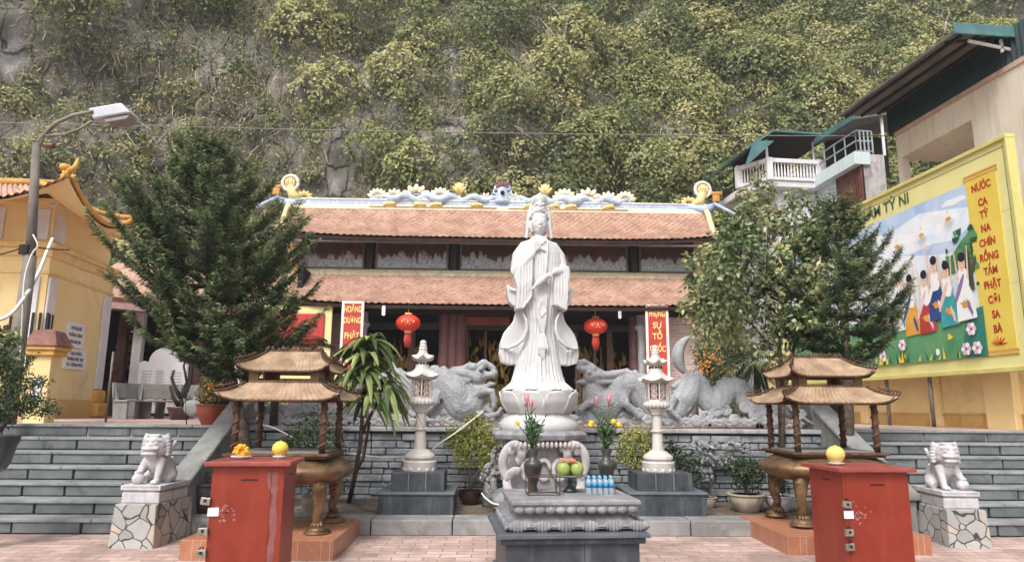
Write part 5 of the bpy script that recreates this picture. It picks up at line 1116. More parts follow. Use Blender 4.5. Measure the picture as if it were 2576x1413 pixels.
# ------------------------------------------------------------------ carved stone dragons on the wall
def mk_scales():
    m = M['grey_carved'].copy(); m.name = 'scaled_stone'; n = m.node_tree; b = n.nodes['Principled BSDF']; v = tc(n, (1, 1, 1)); vo = n.nodes.new('ShaderNodeTexVoronoi'); vo.inputs['Scale'].default_value = 46; n.links.new(v, vo.inputs['Vector'])
    prev = b.inputs['Normal'].links[0].from_socket; k = noi(n, v, 3, 3); bump(n, b, mix(n, (0, 0, 0), vo.outputs['Distance'], 1.0), .8, .012, prev)
    c0 = b.inputs['Base Color'].links[0].from_socket; dk = ramp(n, vo.outputs['Distance'], [(.3, (1, 1, 1)), (.75, (.90, .90, .90))]); n.links.new(mix(n, c0, dk, 1.0, 'MULTIPLY'), b.inputs['Base Color']); return m
M['dragon_stone'] = mk_scales()
TD = 2.08; SCL = (fr(0, TD).y) / F_
def dragon(label, body_pts, head, facing, horns, mane, legs, fins, clouds, lo, extra=()):
    T = thing('stone_dragon', label, 'dragon sculpture', Pf(lo[0], 1078, TD)); T.location.z = TZ
    b = MB()
    def q(v, y, d=0): p = Pf(v, y, TD); return p + _n * d
    pts = [q(v, y, d) for v, y, d, r in body_pts]; rad = [r * SCL for *_, r in body_pts]
    out = []; ro = []
    for i in range(len(pts) - 1):
        a0 = pts[max(i - 1, 0)]; a1 = pts[i]; a2 = pts[i + 1]; a3 = pts[min(i + 2, len(pts) - 1)]
        for k in range(6):
            t = k / 6; out.append(.5 * ((2 * a1) + (a2 - a0) * t + (2 * a0 - 5 * a1 + 4 * a2 - a3) * t * t + (3 * a1 - a0 - 3 * a2 + a3) * t ** 3)); ro.append(rad[i] * (1 - t) + rad[i + 1] * t)
    out.append(pts[-1]); ro.append(rad[-1]); b.tube(out, ro, 14, .85, up=_n)
    for i, (p, r) in enumerate(zip(out, ro)):     # belly ridges and back scales as small swellings
        if i % 2 == 0 and 0 < i < len(out) - 1:
            t = (out[i + 1] - out[i - 1]).normalized(); nn = t.cross(_n).normalized(); nn = nn if nn.z > 0 else -nn
            b.ell(p + nn * r * .98, (r * .22, r * .14, r * .16))
    for pl, r0, r1 in fins + horns + mane + legs + list(extra):
        ps = [q(*((p + (0,)) if len(p) == 2 else p)) for p in pl]; k = len(ps); b.tube(ps, [(r0 + (r1 - r0) * i / (k - 1)) * SCL for i in range(k)], 8)
    for v, y, d, rx_, rz_ in head: b.ell(q(v, y, d), (rx_ * SCL, .75 * min(rx_, rz_) * SCL + .03, rz_ * SCL))
    b.build('carving', M['dragon_stone'], T, remesh=.0125, sm=2)
    c = MB(); top = [q(v, y) for v, y in clouds]; z0 = TZ - .01
    vs = []; 
    for p in top: vs += [p - _n * .10, p + _n * .10, Vector((p.x, p.y, z0)) - _n * .13, Vector((p.x, p.y, z0)) + _n * .13]
    fs = []
    for i in range(len(top) - 1): k = 4 * i; fs += [(k, k + 4, k + 5, k + 1), (k + 2, k, k + 1, k + 3), (k + 2, k + 6, k + 4, k), (k + 1, k + 5, k + 7, k + 3)]
    c.add(vs, fs); k = 4 * (len(top) - 1); c.add([vs[0], vs[1], vs[3], vs[2], vs[k], vs[k + 1], vs[k + 3], vs[k + 2]], [(0, 1, 2, 3), (7, 6, 5, 4)])
    rr = random.Random(lo[0])
    for i in range(int((clouds[-1][0] - clouds[0][0]) / 24)):
        v = clouds[0][0] + 18 + i * 24; y = rr.uniform(1022, 1058); R = rr.uniform(9, 15)
        c.tube([q(v + R * (1 - a / 34) * math.cos(a * .42), y + R * (1 - a / 34) * math.sin(a * .42), -.12) for a in range(26)], .024, 6)
        c.tube([q(v - 30, 1064 + rr.uniform(-4, 4), -.12), q(v, 1054 + rr.uniform(-6, 6), -.13), q(v + 28, 1066, -.12)], .022, 6)
    c.build('cloud_relief', M['grey_carved'], T, remesh=.0125, sm=1)
    return T
dragon('grey carved stone dragon on the wall rearing left of the white statue',
       [(650, 1048, .02, 12), (690, 1030, 0, 18), (735, 1052, .02, 22), (790, 1030, 0, 26), (838, 1052, 0, 28), (886, 1030, 0, 30), (930, 1010, 0, 31), (975, 966, -.02, 32), (1010, 966, -.02, 33), (1040, 1008, 0, 34), (1072, 1022, 0, 35), (1092, 980, -.02, 36), (1112, 962, -.04, 37), (1142, 985, -.05, 42), (1160, 1018, -.06, 42), (1186, 1012, -.06, 38), (1200, 975, -.08, 26)],
       [(1203, 948, -.10, 23, 20), (1222, 944, -.10, 24, 10), (1243, 940, -.10, 10, 12), (1212, 972, -.10, 26, 7), (1236, 966, -.10, 12, 6), (1190, 925, -.12, 14, 12), (1210, 930, -.19, 6, 6)], 1,
       [([(1192, 930, -.1), (1182, 918, -.1), (1166, 927, -.1), (1146, 927, -.1), (1136, 925, -.1)], 11, 3), ([(1212, 926, -.1), (1222, 914, -.1), (1232, 920, -.1), (1244, 930, -.1)], 9, 8), ([(1204, 922, -.1), (1216, 910, -.1), (1226, 909, -.1)], 9, 5)],
       [([(1190, 946, -.14), (1160, 938, -.12), (1130, 936, -.1), (1092, 926, -.06)], 13, 5), ([(1186, 958, -.14), (1156, 952, -.12), (1124, 948, -.08)], 11, 4), ([(1190, 968, -.15), (1176, 984, -.15), (1164, 1002, -.12)], 9, 3), ([(1204, 974, -.17), (1196, 992, -.17), (1188, 1006, -.14)], 8, 3)],
       [([(1102, 985, -.14), (1098, 1012, -.2), (1076, 1034, -.2), (1060, 1048, -.2)], 14, 8), ([(1070, 1046, -.2), (1082, 1056, -.22), (1098, 1056, -.22)], 7, 4), ([(1190, 1000, -.14), (1216, 984, -.2), (1238, 986, -.2), (1244, 1010, -.2), (1242, 1026, -.2)], 14, 7), ([(1200, 1040, -.16), (1226, 1046, -.18), (1252, 1040, -.18), (1262, 1024, -.18)], 10, 5)],
       [([(960, 938), (950, 925), (944, 912)], 6, 2), ([(1000, 932), (990, 918), (984, 908)], 6, 2), ([(1045, 940), (1052, 924), (1056, 912)], 6, 2), ([(1080, 938), (1090, 924), (1104, 922)], 10, 5)],
       [(640, 1008), (680, 996), (740, 1006), (800, 992), (850, 1000), (900, 990), (940, 965), (975, 935), (1010, 935), (1045, 965), (1080, 945), (1112, 928), (1146, 950), (1180, 985), (1230, 1012), (1268, 1022)], (640,),
       [([(1215, 1042, -.18), (1216, 1042, -.18)], 17, 17)])
dragon('grey carved stone dragon with humped back on the wall right of the statue',
       [(1490, 962, -.06, 22), (1496, 1000, -.06, 34), (1520, 1024, -.05, 38), (1548, 1000, -.04, 36), (1566, 966, -.04, 34), (1598, 972, -.02, 34), (1622, 1010, 0, 34), (1660, 1036, 0, 32), (1700, 1030, 0, 32), (1732, 990, 0, 32), (1752, 962, 0, 26), (1775, 1000, 0, 28), (1800, 1020, 0, 30), (1826, 985, 0, 30), (1856, 982, 0, 30), (1884, 1020, 0, 28), (1920, 1040, 0, 24), (1960, 1030, 0, 18), (2000, 1046, 0, 10)],
       [(1484, 948, -.10, 20, 20), (1466, 930, -.10, 14, 10), (1456, 926, -.10, 9, 8), (1466, 962, -.10, 20, 8), (1484, 930, -.12, 14, 12), (1478, 938, -.18, 6, 6)], -1,
       [([(1460, 920, -.1), (1452, 912, -.1), (1466, 910, -.1), (1486, 920, -.1), (1500, 930, -.1), (1522, 940, -.1), (1542, 933, -.1)], 10, 4), ([(1486, 932, -.1), (1510, 946, -.1), (1530, 950, -.1)], 9, 4)],
       [([(1496, 946, -.14), (1530, 944, -.14), (1570, 936, -.12), (1600, 946, -.1), (1640, 950, -.08)], 12, 6), ([(1496, 962, -.14), (1530, 960, -.14), (1570, 950, -.1)], 10, 4), ([(1486, 974, -.14), (1492, 1000, -.16), (1480, 1020, -.14)], 10, 4)],
       [([(1560, 985, -.14), (1568, 1018, -.2), (1592, 1036, -.2), (1604, 1050, -.2)], 14, 8), ([(1500, 1010, -.16), (1470, 1016, -.2), (1454, 1034, -.2)], 12, 7), ([(1690, 1000, -.14), (1676, 1030, -.2), (1700, 1052, -.2)], 13, 6)],
       [([(1690, 975), (1712, 960), (1722, 944), (1740, 936), (1752, 926)], 8, 3), ([(1806, 985), (1816, 962), (1822, 946)], 8, 3), ([(1834, 960), (1850, 952), (1872, 962), (1890, 985)], 7, 4), ([(1640, 980), (1648, 960), (1655, 950)], 7, 3)],
       [(1440, 1012), (1470, 980), (1490, 955), (1530, 955), (1570, 942), (1605, 950), (1640, 975), (1680, 985), (1715, 970), (1760, 1014), (1830, 1004), (1900, 1012), (1950, 1000), (1990, 1006), (2020, 1020)], (1440,))
# stone moon ring behind the right wall
T = thing('stone_crescent', 'grey stone crescent ring standing behind the wall beside the kumquat tree', 'sculpture', Pf(1735, 1070, 2.7)); b = MB()
b.tube([Pf(1755 + 50 * math.cos(math.radians(q)), 895 - 52 * math.sin(math.radians(q)), 2.7) for q in range(112, 250, 6)], [.02 + .08 * math.sin(PI * i / 22) for i in range(23)], 10); b.tube([Pf(1745, 945, 2.75), Pf(1750, 1070, 2.75)], .06, 8); b.build('ring', M['grey_carved'], T, smooth=True)

# ------------------------------------------------------------------ two pale stone lanterns on dark granite bases
def stone_lantern():
    T = thing('stone_lantern', 'x', 'stone lantern', (0, 0, 0), 'pale stone lanterns on granite plinths')
    k = 9.15 / F_ / 3.009; u = lambda zx: zx * k   # zoom pixels -> metres; foot of the shaft at z=0
    z = lambda zy: (1010 - zy) * k
    h = PI / 6
    b = MB(); b.lathe([(u(118), z(1010)), (u(122), z(975)), (u(126), z(945)), (u(118), z(935))], (0, 0, 0), 24, flute=.0); b.lathe([(u(100), z(934)), (u(116), z(915)), (u(112), z(898)), (u(75), z(870)), (u(58), z(858))], (0, 0, 0), 24)
    for q in range(12): a = 2 * PI * q / 12; b.ell((u(108) * math.cos(a), u(108) * math.sin(a), z(1000)), (u(20), u(20), u(22)))
    b.build('foot', M['cream_stone'], T, autosm=35)
    b = MB(); b.lathe([(u(50), z(860)), (u(42), z(835)), (u(40), z(720)), (u(54), z(715)), (u(54), z(706)), (u(38), z(702)), (u(38), z(585))], (0, 0, 0), 16); b.build('shaft', M['cream_stone'], T, autosm=35)
    b = MB(); b.lathe([(u(56), z(585)), (u(60), z(566)), (u(88), z(530)), (u(92), z(500)), (u(88), z(480))], (0, 0, 0), 6, ph=h)
    for q in range(18):
        a = 2 * PI * q / 18; b.ell((u(86) * math.cos(a), u(86) * math.sin(a), z(512)), (u(18), u(18), u(24)))
    b.build('bowl', M['cream_stone'], T, autosm=45)
    b = MB(); R = u(84); b.lathe([(R, z(484)), (R, z(470))], (0, 0, 0), 6, ph=h); b.lathe([(R, z(345)), (R, z(330))], (0, 0, 0), 6, ph=h)
    for q in range(6): a = h + q * PI / 3; b.boxc((R * .97 * math.cos(a), R * .97 * math.sin(a), (z(345) + z(470)) / 2), (u(12), u(12), z(345) - z(470)), (0, 0, a))
    hb_ = b.build('light_chamber', M['cream_stone'], T, bevel=.004)
    b = MB()
    for q in range(6):
        a = q * PI / 3; o = Vector((math.cos(a), math.sin(a), 0)); t = Vector((-math.sin(a), math.cos(a), 0)); c = o * R * .84
        for (x0, z0, x1, z1) in ((-.6, 345, .6, 385), (.6, 345, -.6, 385), (-.6, 385, .6, 430), (.6, 385, -.6, 430), (-.6, 430, .6, 470), (.6, 430, -.6, 470), (0, 345, 0, 470)):
            b.tube([c + t * x0 * R * .5 + Vector((0, 0, z(z0))), c + t * (x0 + x1) * .25 * R + o * .01 + Vector((0, 0, (z(z0) + z(z1)) / 2)), c + t * x1 * R * .5 + Vector((0, 0, z(z1)))], u(5), 5)
        for zz in (370, 408, 445): b.tube([c + t * u(20) * math.cos(w_ * .7) + Vector((0, 0, z(zz) + u(13) * math.sin(w_ * .7))) for w_ in range(10)], u(4), 5)
    b.build('lattice', pm('lattice_stone', (196, 178, 166), (168, 150, 140), rough=.7), hb_)  # lattice stone slightly darker and warmer than the chamber frame
    b = MB(); b.lathe([(R * .70, z(484)), (R * .70, z(330))], (0, 0, 0), 6, ph=h); b.build('core', pm('chamber_core', (120, 104, 96), (96, 84, 78), rough=.9), hb_)
    def roof(zb_, zt_, R0, R1, up):
        m = 48; vs = []; fs = []; rows = 7
        for j in range(rows + 1):
            t = j / rows
            for i in range(m):
                a = 2 * PI * i / m; fpt = (a - h) / (PI / 3); dd = abs(fpt - round(fpt)) * 2; cr = (1 - dd) ** 2
                hexr = math.cos(PI / 6) / math.cos(((a - h) % (PI / 3)) - PI / 6)
                r = (R0 * (1 - t) + R1 * t - (R0 - R1) * .28 * math.sin(PI * t) * .9) * (hexr * (1 - t) + t); r *= 1 + .07 * cr * (1 - t)
                vs.append((r * math.cos(a), r * math.sin(a), zb_ + (zt_ - zb_) * t + up * cr * (1 - t) ** 2))
        for j in range(rows):
            for i in range(m): fs.append((j * m + i, j * m + (i + 1) % m, (j + 1) * m + (i + 1) % m, (j + 1) * m + i))
        vs += [(x * .8, y * .8, z_ - .03) for x, y, z_ in vs[:m]]; o = (rows + 1) * m
        for i in range(m): fs.append((i, o + i, o + (i + 1) % m, (i + 1) % m))
        fs.append(tuple(o + i for i in range(m))[::-1]); fs.append(tuple(rows * m + i for i in range(m))); b = MB(); b.add(vs, fs); return b
    roof(z(326), z(232), u(138), u(50), u(20)).build('lower_roof', M['cream_stone'], T, autosm=50)
    b = MB(); b.lathe([(u(52), z(245)), (u(48), z(195))], (0, 0, 0), 6, ph=h); 
    nb_ = b.build('neck', M['cream_stone'], T, bevel=.005)
    b = MB()
    for q in range(6):
        for s in (-1, 1): a = q * PI / 3 + s * .32; b.ell((u(45) * math.cos(a), u(45) * math.sin(a), z(222)), (u(9), u(9), u(10)))
    b.build('round_holes', M['black'], nb_, smooth=True)
    rf_ = roof(z(188), z(130), u(92), u(34), u(26)); rf_.build('upper_roof', M['cream_stone'], T, autosm=50)
    b = MB(); b.lathe([(u(34), z(132)), (u(30), z(115)), (u(34), z(108)), (u(26), z(96)), (u(30), z(88)), (u(22), z(76)), (u(26), z(68)), (u(22), z(52)), (u(10), z(44))], (0, 0, 0), 20); b.build('finial', M['cream_stone'], T, autosm=50)
    return T
def plinth(v, vy_top, x0, x1, yb0, yb1, label, Yc):
    """dark granite two-step plinth under a lantern"""
    c = P(v, 1240, Y=Yc); T = thing('granite_plinth', label, 'plinth', (c.x, Yc, .165), 'granite plinths under the stone lanterns')
    zt = P(v, vy_top, Y=Yc).z; w = (P(x1, 1240, Y=Yc).x - P(x0, 1240, Y=Yc).x) / 2; zm = P(v, 1236, Y=Yc - .35).z
    b = MB(); b.box(c.x - w, c.x + w, Yc - .42, Yc + .42, .15, zm - .03); b.build('lower_block', M['dark_granite'], T, bevel=.008)
    b = MB(); b.box(c.x - w - .015, c.x + w + .015, Yc - .44, Yc + .44, zm - .03, zm); b.build('slab', pm('slab_granite', (104, 112, 118), (78, 86, 92), rough=.4), T, bevel=.006)
    b = MB(); b.box(c.x - w * .72, c.x + w * .72, Yc - .30, Yc + .32, zm, zt); b.build('upper_block', M['dark_granite'], T, bevel=.008)
    for s in (-.25, .22):
        b = MB(); b.box(c.x + w * s, c.x + w * s + .008, Yc - .305, Yc - .299, zm + .004, zt - .004); b.build('joint', M['step_edge'], T)
    T.rotation_euler.z = AL
    return c.x, Yc, zt
lx1, ly1, lz1 = plinth(1055, 1182, 958, 1140, 0, 0, 'two-step dark granite plinth under the lantern left of the altar', 9.35)
lx2, ly2, lz2 = plinth(1660, 1184, 1585, 1768, 0, 0, 'two-step dark granite plinth under the lantern right of the altar', 9.05)
sl = stone_lantern(); sl2 = copy_tree(sl)
sl.location = (lx1 - .01, ly1, lz1); sl['label'] = 'pale six-sided stone lantern on a dark plinth between the dracaena and the statue'
sl2.location = (lx2 - .01, ly2, lz2); sl2.scale = (.97, .97, .97); sl2['label'] = 'pale six-sided stone lantern in front of the right red board'
# ------------------------------------------------------------------ bronze incense burners under two-tier roofs
def burner(label, cx, cy, front_z=None):
    T = thing('incense_burner', label, 'incense burner', (0, 0, 0), 'bronze roofed incense burners on tiled plinths')
    ze1, ze2 = BZ['lower'], BZ['upper']
    def hip(name, R, ze, R1, zr, upc, nn=40, asp=.86):
        b = MB(); u = MB(); E = [(-R, -R * asp), (R, -R * asp), (R, R * asp), (-R, R * asp)]; I = [(-R1, -R1 * asp), (R1, -R1 * asp), (R1, R1 * asp), (-R1, R1 * asp)]
        if name == 'upper_roof': I = [(-R1, -.02), (R1, -.02), (R1, .02), (-R1, .02)]
        for k in range(4):
            e0, e1, i0, i1 = E[k], E[(k + 1) % 4], I[k], I[(k + 1) % 4]
            def fn(s, t, dz=0, gr=1):
                c = abs(2 * s - 1) ** 7; o = .06 * c * (1 - t); x = (e0[0] + (e1[0] - e0[0]) * s) * (1 - t) + (i0[0] + (i1[0] - i0[0]) * s) * t; y = (e0[1] + (e1[1] - e0[1]) * s) * (1 - t) + (i0[1] + (i1[1] - i0[1]) * s) * t
                x *= 1 + o; y *= 1 + o; bb = math.sin(PI * t) * .06
                return (x * (1 - bb), y * (1 - bb), ze + (zr - ze) * t ** 1.12 + upc * c * (1 - t) ** 1.8 + dz + gr * .0035 * math.cos(s * nn * PI))
            b.grid(fn, nn * 3, 10); u.grid(lambda s, t: fn(s, t * .85, -.018, 0), 24, 6)
        o = b.build(name, M['bronze_roof'], T, autosm=50); u.build('underside', M['bronze_dark'], o, smooth=True)
        r = MB()
        for (ex, ey), (ix, iy) in zip(E, I):
            pts = []
            for i in range(11):
                t = i / 10; pts.append((ex * 1.06 * (1 - t) + ix * t, ey * 1.06 * (1 - t) + iy * t, ze + (zr - ze) * t ** 1.12 + upc * (1 - t) ** 1.8 + .012))
            r.tube(pts, .013, 6)
            for i in range(0, 7):
                p = Vector(pts[i]); sx = 1 if ex > 0 else -1
                r.tube([p, p + Vector((sx * .018, 0, .03)), p + Vector((sx * .0, 0, .055)), p + Vector((-sx * .02, 0, .04))], .008, 5)
        for k in range(4):
            r.tube([((E[k][0] + (E[(k + 1) % 4][0] - E[k][0]) * s) * 1.0, (E[k][1] + (E[(k + 1) % 4][1] - E[k][1]) * s) * 1.0, ze + upc * abs(2 * s - 1) ** 7 - .012) for s in [i / 20 for i in range(21)]], .012, 6)
        if name == 'upper_roof':
            rr = random.Random(4)
            for i in range(30): x = -R1 * 1.05 + 2.1 * R1 * i / 29; r.tube([(x, 0, zr), (x + rr.uniform(-.02, .02), rr.uniform(-.015, .015), zr + .03), (x + rr.uniform(-.03, .03), 0, zr + .055 + .015 * math.sin(i * .9))], [.016, .013, .006], 6)
            r.tube([(-R1, 0, zr), (R1, 0, zr)], .022, 6)
        r.build('carved_ridge', M['bronze_dark'], o, smooth=True); return o
    hip('lower_roof', .62, ze1, .40, BZ['lower_top'], .075); hip('upper_roof', .47, ze2, .29, BZ['top'], .07)
    b = MB(); z0, z1 = BZ['lower_top'] - .02, ze2 + .02; w, d = .375, .32; t = .03
    for s in (-1, 1):
        b.box(-w, w, s * d - t / 2, s * d + t / 2, z0, z0 + .045); b.box(-w, w, s * d - t / 2, s * d + t / 2, z1 - .03, z1)
        b.box(-w, -w + .10, s * d - t / 2, s * d + t / 2, z0 + .045, z1 - .03); b.box(w - .10, w, s * d - t / 2, s * d + t / 2, z0 + .045, z1 - .03)
        b.box(s * w - t / 2, s * w + t / 2, -d + t / 2, d - t / 2, z0, z0 + .045); b.box(s * w - t / 2, s * w + t / 2, -d + t / 2, -.16, z0 + .045, z1); b.box(s * w - t / 2, s * w + t / 2, .16, d - t / 2, z0 + .045, z1)
    b.build('clerestory', M['bronze'], T, bevel=.005)
    for s in (-1, 1):
        for u in (-1, 1):
            b = MB(); x, y = s * .455, u * .38; zb_, zt_ = BZ['rim'] , ze1 + .05
            b.tube([(x, y, zb_), (x, y, zt_)], .034, 12)
            b.tube([(x + .034 * math.cos(q * .55), y + .034 * math.sin(q * .55), zb_ + (zt_ - zb_) * q / 60) for q in range(61)], .013, 6)
            b.build('dragon_column', M['bronze_dark'], T, smooth=True)
    b = MB(); zr = BZ['rim']; b.box(-.55, .55, -.47, .47, zr - .03, zr); b.box(-.52, .52, -.44, .44, zr - .055, zr - .03); b.build('rim', M['bronze_dark'], T, bevel=.008)
    b = MB(); b.box(-.47, .47, -.39, .39, zr - .0, zr + .012); b.build('ash', pm('ash_grey', (150, 146, 138), (110, 106, 100), rough=1), T)
    # bowl: rounded oblong body
    b = MB(); H = zr - .055 - BZ['bowl']; vs = []; fs = []; n = 64; rows = 14
    for j in range(rows + 1):
        t = j / rows; r = (.72 + .28 * math.sin(PI * min(1, t * .92 + .10))) if t < .9 else (.90 - (t - .9) * .9)
        r = .62 + .38 * math.sin(PI * (t * .86 + .10)) ** .7
        for i in range(n):
            a = 2 * PI * i / n; c, s = math.cos(a), math.sin(a); q = (abs(c) ** 3 + abs(s) ** 3) ** (-1 / 3)
            vs.append((.70 * r * q * c, .58 * r * q * s, BZ['bowl'] + H * t))
    for j in range(rows):
        for i in range(n): fs.append((j * n + i, j * n + (i + 1) % n, (j + 1) * n + (i + 1) % n, (j + 1) * n + i))
    fs.append(tuple(range(n))[::-1]); fs.append(tuple(rows * n + i for i in range(n))); b.add(vs, fs)
    rr = random.Random(9)
    for k in range(60):
        sd = k % 3; x = rr.gauss(0, .12); z = BZ['bowl'] + H * (.55 + rr.gauss(0, .12))
        if sd == 0: b.ell((x, -.545, z), (.02, .012, .014), (0, rr.uniform(-1, 1), 0), 6, 4)
        elif sd == 1: b.ell((.655, x * .8, z), (.012, .02, .014), (0, 0, 0), 6, 4)
        else: b.ell((-.655, x * .8, z), (.012, .02, .014), (0, 0, 0), 6, 4)
    b.build('bowl', M['bronze'], T, smooth=True)
    for s in (-1, 1):
        for u in (-1, 1):
            b = MB(); x, y = s * .42, u * .34; z0 = BZ['foot']; zt_ = BZ['bowl'] + .10; h = zt_ - z0
            b.tube([(x, y, zt_), (x + s * .03, y + u * .03, z0 + h * .72), (x + s * .04, y + u * .04, z0 + h * .5), (x + s * .01, y + u * .01, z0 + h * .3), (x + s * .03, y + u * .03, z0 + h * .14)], [.095, .08, .058, .046, .055], 14)
            for q in range(4): a = -PI / 2 + (q - 1.5) * .4; b.tube([(x + .03 * s + .04 * math.cos(a), y + .04 * math.sin(a) * 1, z0 + h * .2), (x + .03 * s + .085 * math.cos(a), y + .085 * math.sin(a), z0 + h * .14), (x + .03 * s + .09 * math.cos(a), y + .09 * math.sin(a), z0 + h * .09)], [.02, .019, .010], 6)
            b.ell((x + s * .05, y - .05, z0 + h * .78), (.06, .05, .05)); b.ell((x + s * .04, y - .075, z0 + h * .55), (.03, .02, .05))
            b.lathe([(.135, 0), (.14, h * .03), (.11, h * .05), (.12, h * .07), (.09, h * .10), (.08, h * .12)], (x + s * .03, y + u * .03, z0), 20)
            b.build('beast_leg', M['bronze'], T, smooth=True)
    for s in ():
        b = MB(); b.tube([(s * .60, -.1, BZ['bowl'] + H * .65), (s * .74, -.08, BZ['bowl'] + H * .7), (s * .78, 0, BZ['bowl'] + H * .72), (s * .74, .08, BZ['bowl'] + H * .7), (s * .60, .1, BZ['bowl'] + H * .65)], .02, 8); b.build('handle', M['bronze'], T, smooth=True)
    rr = random.Random(int(cx * 10) % 97)
    b = MB()
    for k in range(0):
        x, y = rr.uniform(-.3, .3), rr.uniform(-.2, .2); L = rr.uniform(.05, .16); b.tube([(x, y, zr), (x + rr.uniform(-.02, .02), y, zr + L)], .0025, 4)
    T.location = (cx, cy, 0); return T
CL = (-1.60, 8.02); CRR = (4.56, 7.98)
def zB_(v, y, Y): return P(v, y, Y=Y).z
BZ = dict(lower=zB_(700, 1004, CL[1] - .55), lower_top=zB_(700, 962, CL[1] - .34), upper=zB_(700, 930, CL[1] - .42), top=zB_(700, 884, CL[1]), rim=zB_(700, 1141, CL[1] - .47), bowl=zB_(800, 1219, CL[1] - .45), foot=.19)
b1_ = burner('bronze roofed incense burner behind the left red box with one clear side near the dracaena', *CL)
b1_['label'] = 'bronze incense burner with two-tier roof behind the left red donation box'
b1_.rotation_euler.z = AL
b2_ = copy_tree(b1_); b2_.location = (CRR[0], CRR[1], .02); b2_['label'] = 'bronze incense burner with two-tier roof behind the right red donation box'
def tplinth(cx, cy, w, d, label):
    T = thing('tiled_plinth', label, 'plinth', (cx, cy, 0), 'orange tiled plinths under the incense burners'); b = MB(); b.box(cx - w, cx + w, cy - d, cy + d, -.01, .19); b.build('block', M['orange_tile'], T, bevel=.006)
    gm_ = pm('pale_grout', (196, 166, 148), (180, 150, 132))
    for k in range(int(2 * w / .31) + 1):
        x = cx - w + .2 + k * .31
        if x < cx + w - .02: g = MB(); g.box(x, x + .006, cy - d - .0015, cy - d + .002, .0, .188); g.build('grout_line', gm_, T)
    T.rotation_euler.z = AL; return T
tplinth(-1.64, 7.96, .74, .68, 'orange tiled plinth below the left incense burner'); tplinth(4.46, 7.82, .76, .70, 'orange tiled plinth below the right incense burner')

# ------------------------------------------------------------------ red donation boxes
def donation_box(x0, x1, y0, y1, z0, z1, label, hinge, rot, plate):
    T = thing('donation_box', label, 'donation box', ((x0 + x1) / 2, (y0 + y1) / 2, 0), 'red steel donation boxes')
    b = MB(); b.box(x0, x1, y0, y1, z0, z1); b.build('body', M['red_paint'], T, bevel=.006)
    b = MB(); b.box(x0 - .055, x1 + .055, y0 - .055, y1 + .055, z1, z1 + .035); b.build('lid', M['red_top'], T, bevel=.006)
    wf = 1
    slots = [(x0 + (x1 - x0) * .52, 0)]
    b = MB(); c = slots[0][0]; b.box(c - .065, c + .065, y0 - .003, y0 + .002, z1 - .115, z1 - .103); b.build('slot', M['black'], T)
    sx = x1 if rot > 0 else x0; b = MB(); b.box(sx - .003, sx + .003, y0 + .2, y0 + .32, z1 - .09, z1 - .078); b.build('slot', M['black'], T)
    for s, e in ((x0 + .01, x0 + .022), (x1 - .022, x1 - .01)): pass
    dm = MB(); xs = x1 - .10 if rot > 0 else x0 + .02
    dm.box(x0 + .03, x1 - .03, y0 - .004, y0 + .001, z0 + .03, z1 - .16) if False else None
    b = MB(); b.box(x1 - .105, x1 - .100, y0 - .002, y0 + .001, z0 + .02, z1 - .02) if rot > 0 else b.box(x0 + .018, x0 + .022, y0 - .002, y0 + .001, z0 + .02, z1 - .02); b.build('door_seam', pm('seam_dark', (92, 30, 22), (70, 24, 18)), T)
    xh = x0 + .004 if hinge == 'L' else x0 + .03
    for i, zz in enumerate((z1 - .27, z1 - .50, z0 + .24)):
        b = MB(); dx = -.03 if hinge == 'L' else -.02
        b.boxc((xh + dx, y0 - .022, zz), (.075, .03, .058), (0, .12 * (1 - i), 0)); h = b.build('padlock', M['steel'], T, bevel=.006)
        b = MB(); b.boxc((xh + dx, y0 - .039, zz + .004), (.022, .006, .02)); b.tube([(xh + dx - .014, y0 - .022, zz + .026), (xh + dx - .012, y0 - .022, zz + .046), (xh + dx + .012, y0 - .022, zz + .046), (xh + dx + .014, y0 - .022, zz + .026)], .005, 6); b.build('keyhole', M['black'], h)
    b = MB(); b.boxc((xh + (.03 if hinge == 'L' else .0), y0 - .006, z1 - .355), (.085, .006, .065)); b.build('note', M['white_plastic'], T)
    rr = random.Random(3 if hinge == 'L' else 8); b = MB()
    for k in range(26): b.boxc((xh + .05 + abs(rr.gauss(0, .07)), y0 - .0015, z1 - .36 + rr.gauss(0, .03)), (rr.uniform(.010, .030), .002, rr.uniform(.006, .018)), (0, rr.uniform(-1, 1), 0))
    b.build('peeled_paint', pm('peeled', (176, 110, 106), (146, 80, 76)), T); T.children[-1]['kind'] = 'stuff'
    if hinge == 'L':
        b = MB(); rq = random.Random(4); zz_ = [z0 + .01 + (z1 - z0 - .06) * i / 14 for i in range(15)]
        pl = [(x1 - .095 + .012 * math.sin(i * 1.3) - (.03 if i > 11 else .0) - (.02 if i < 3 else 0), z) for i, z in enumerate(zz_)] + [(x1 - .045 + rq.uniform(-.012, .012), z) for z in zz_[::-1]]
        b.add([(x, y0 - .0012, z) for x, z in pl], [tuple(range(len(pl)))]); b.build('worn_strip', pm('worn_purple', (136, 84, 82), (120, 66, 62), rough=.5, sc=12), T)
    for s in (x0 + .05, x1 - .05):
        for y in (y0 + .06, y1 - .06):
            b = MB(); M_ = Matrix.Translation((s, y, z0 / 2)) @ Matrix.Rotation(PI / 2, 4, 'Y'); b.M = M_; b.lathe([(.02, -.018), (z0 / 2 - .002, -.014), (z0 / 2 - .002, .014), (.02, .018)], (0, 0, 0), 16); b.M = None; b.box(s - .025, s + .025, y - .025, y + .025, z0 - .02, z0 + .001); b.build('caster', M['black'], T, autosm=40)
    return T
zl1 = P(600, 1160, Y=6.0).z - .035
donation_box(-1.785, -1.215, 6.0, 6.5, .085, zl1, 'red steel donation box with padlocks left of the stone altar', 'L', 1, 0)
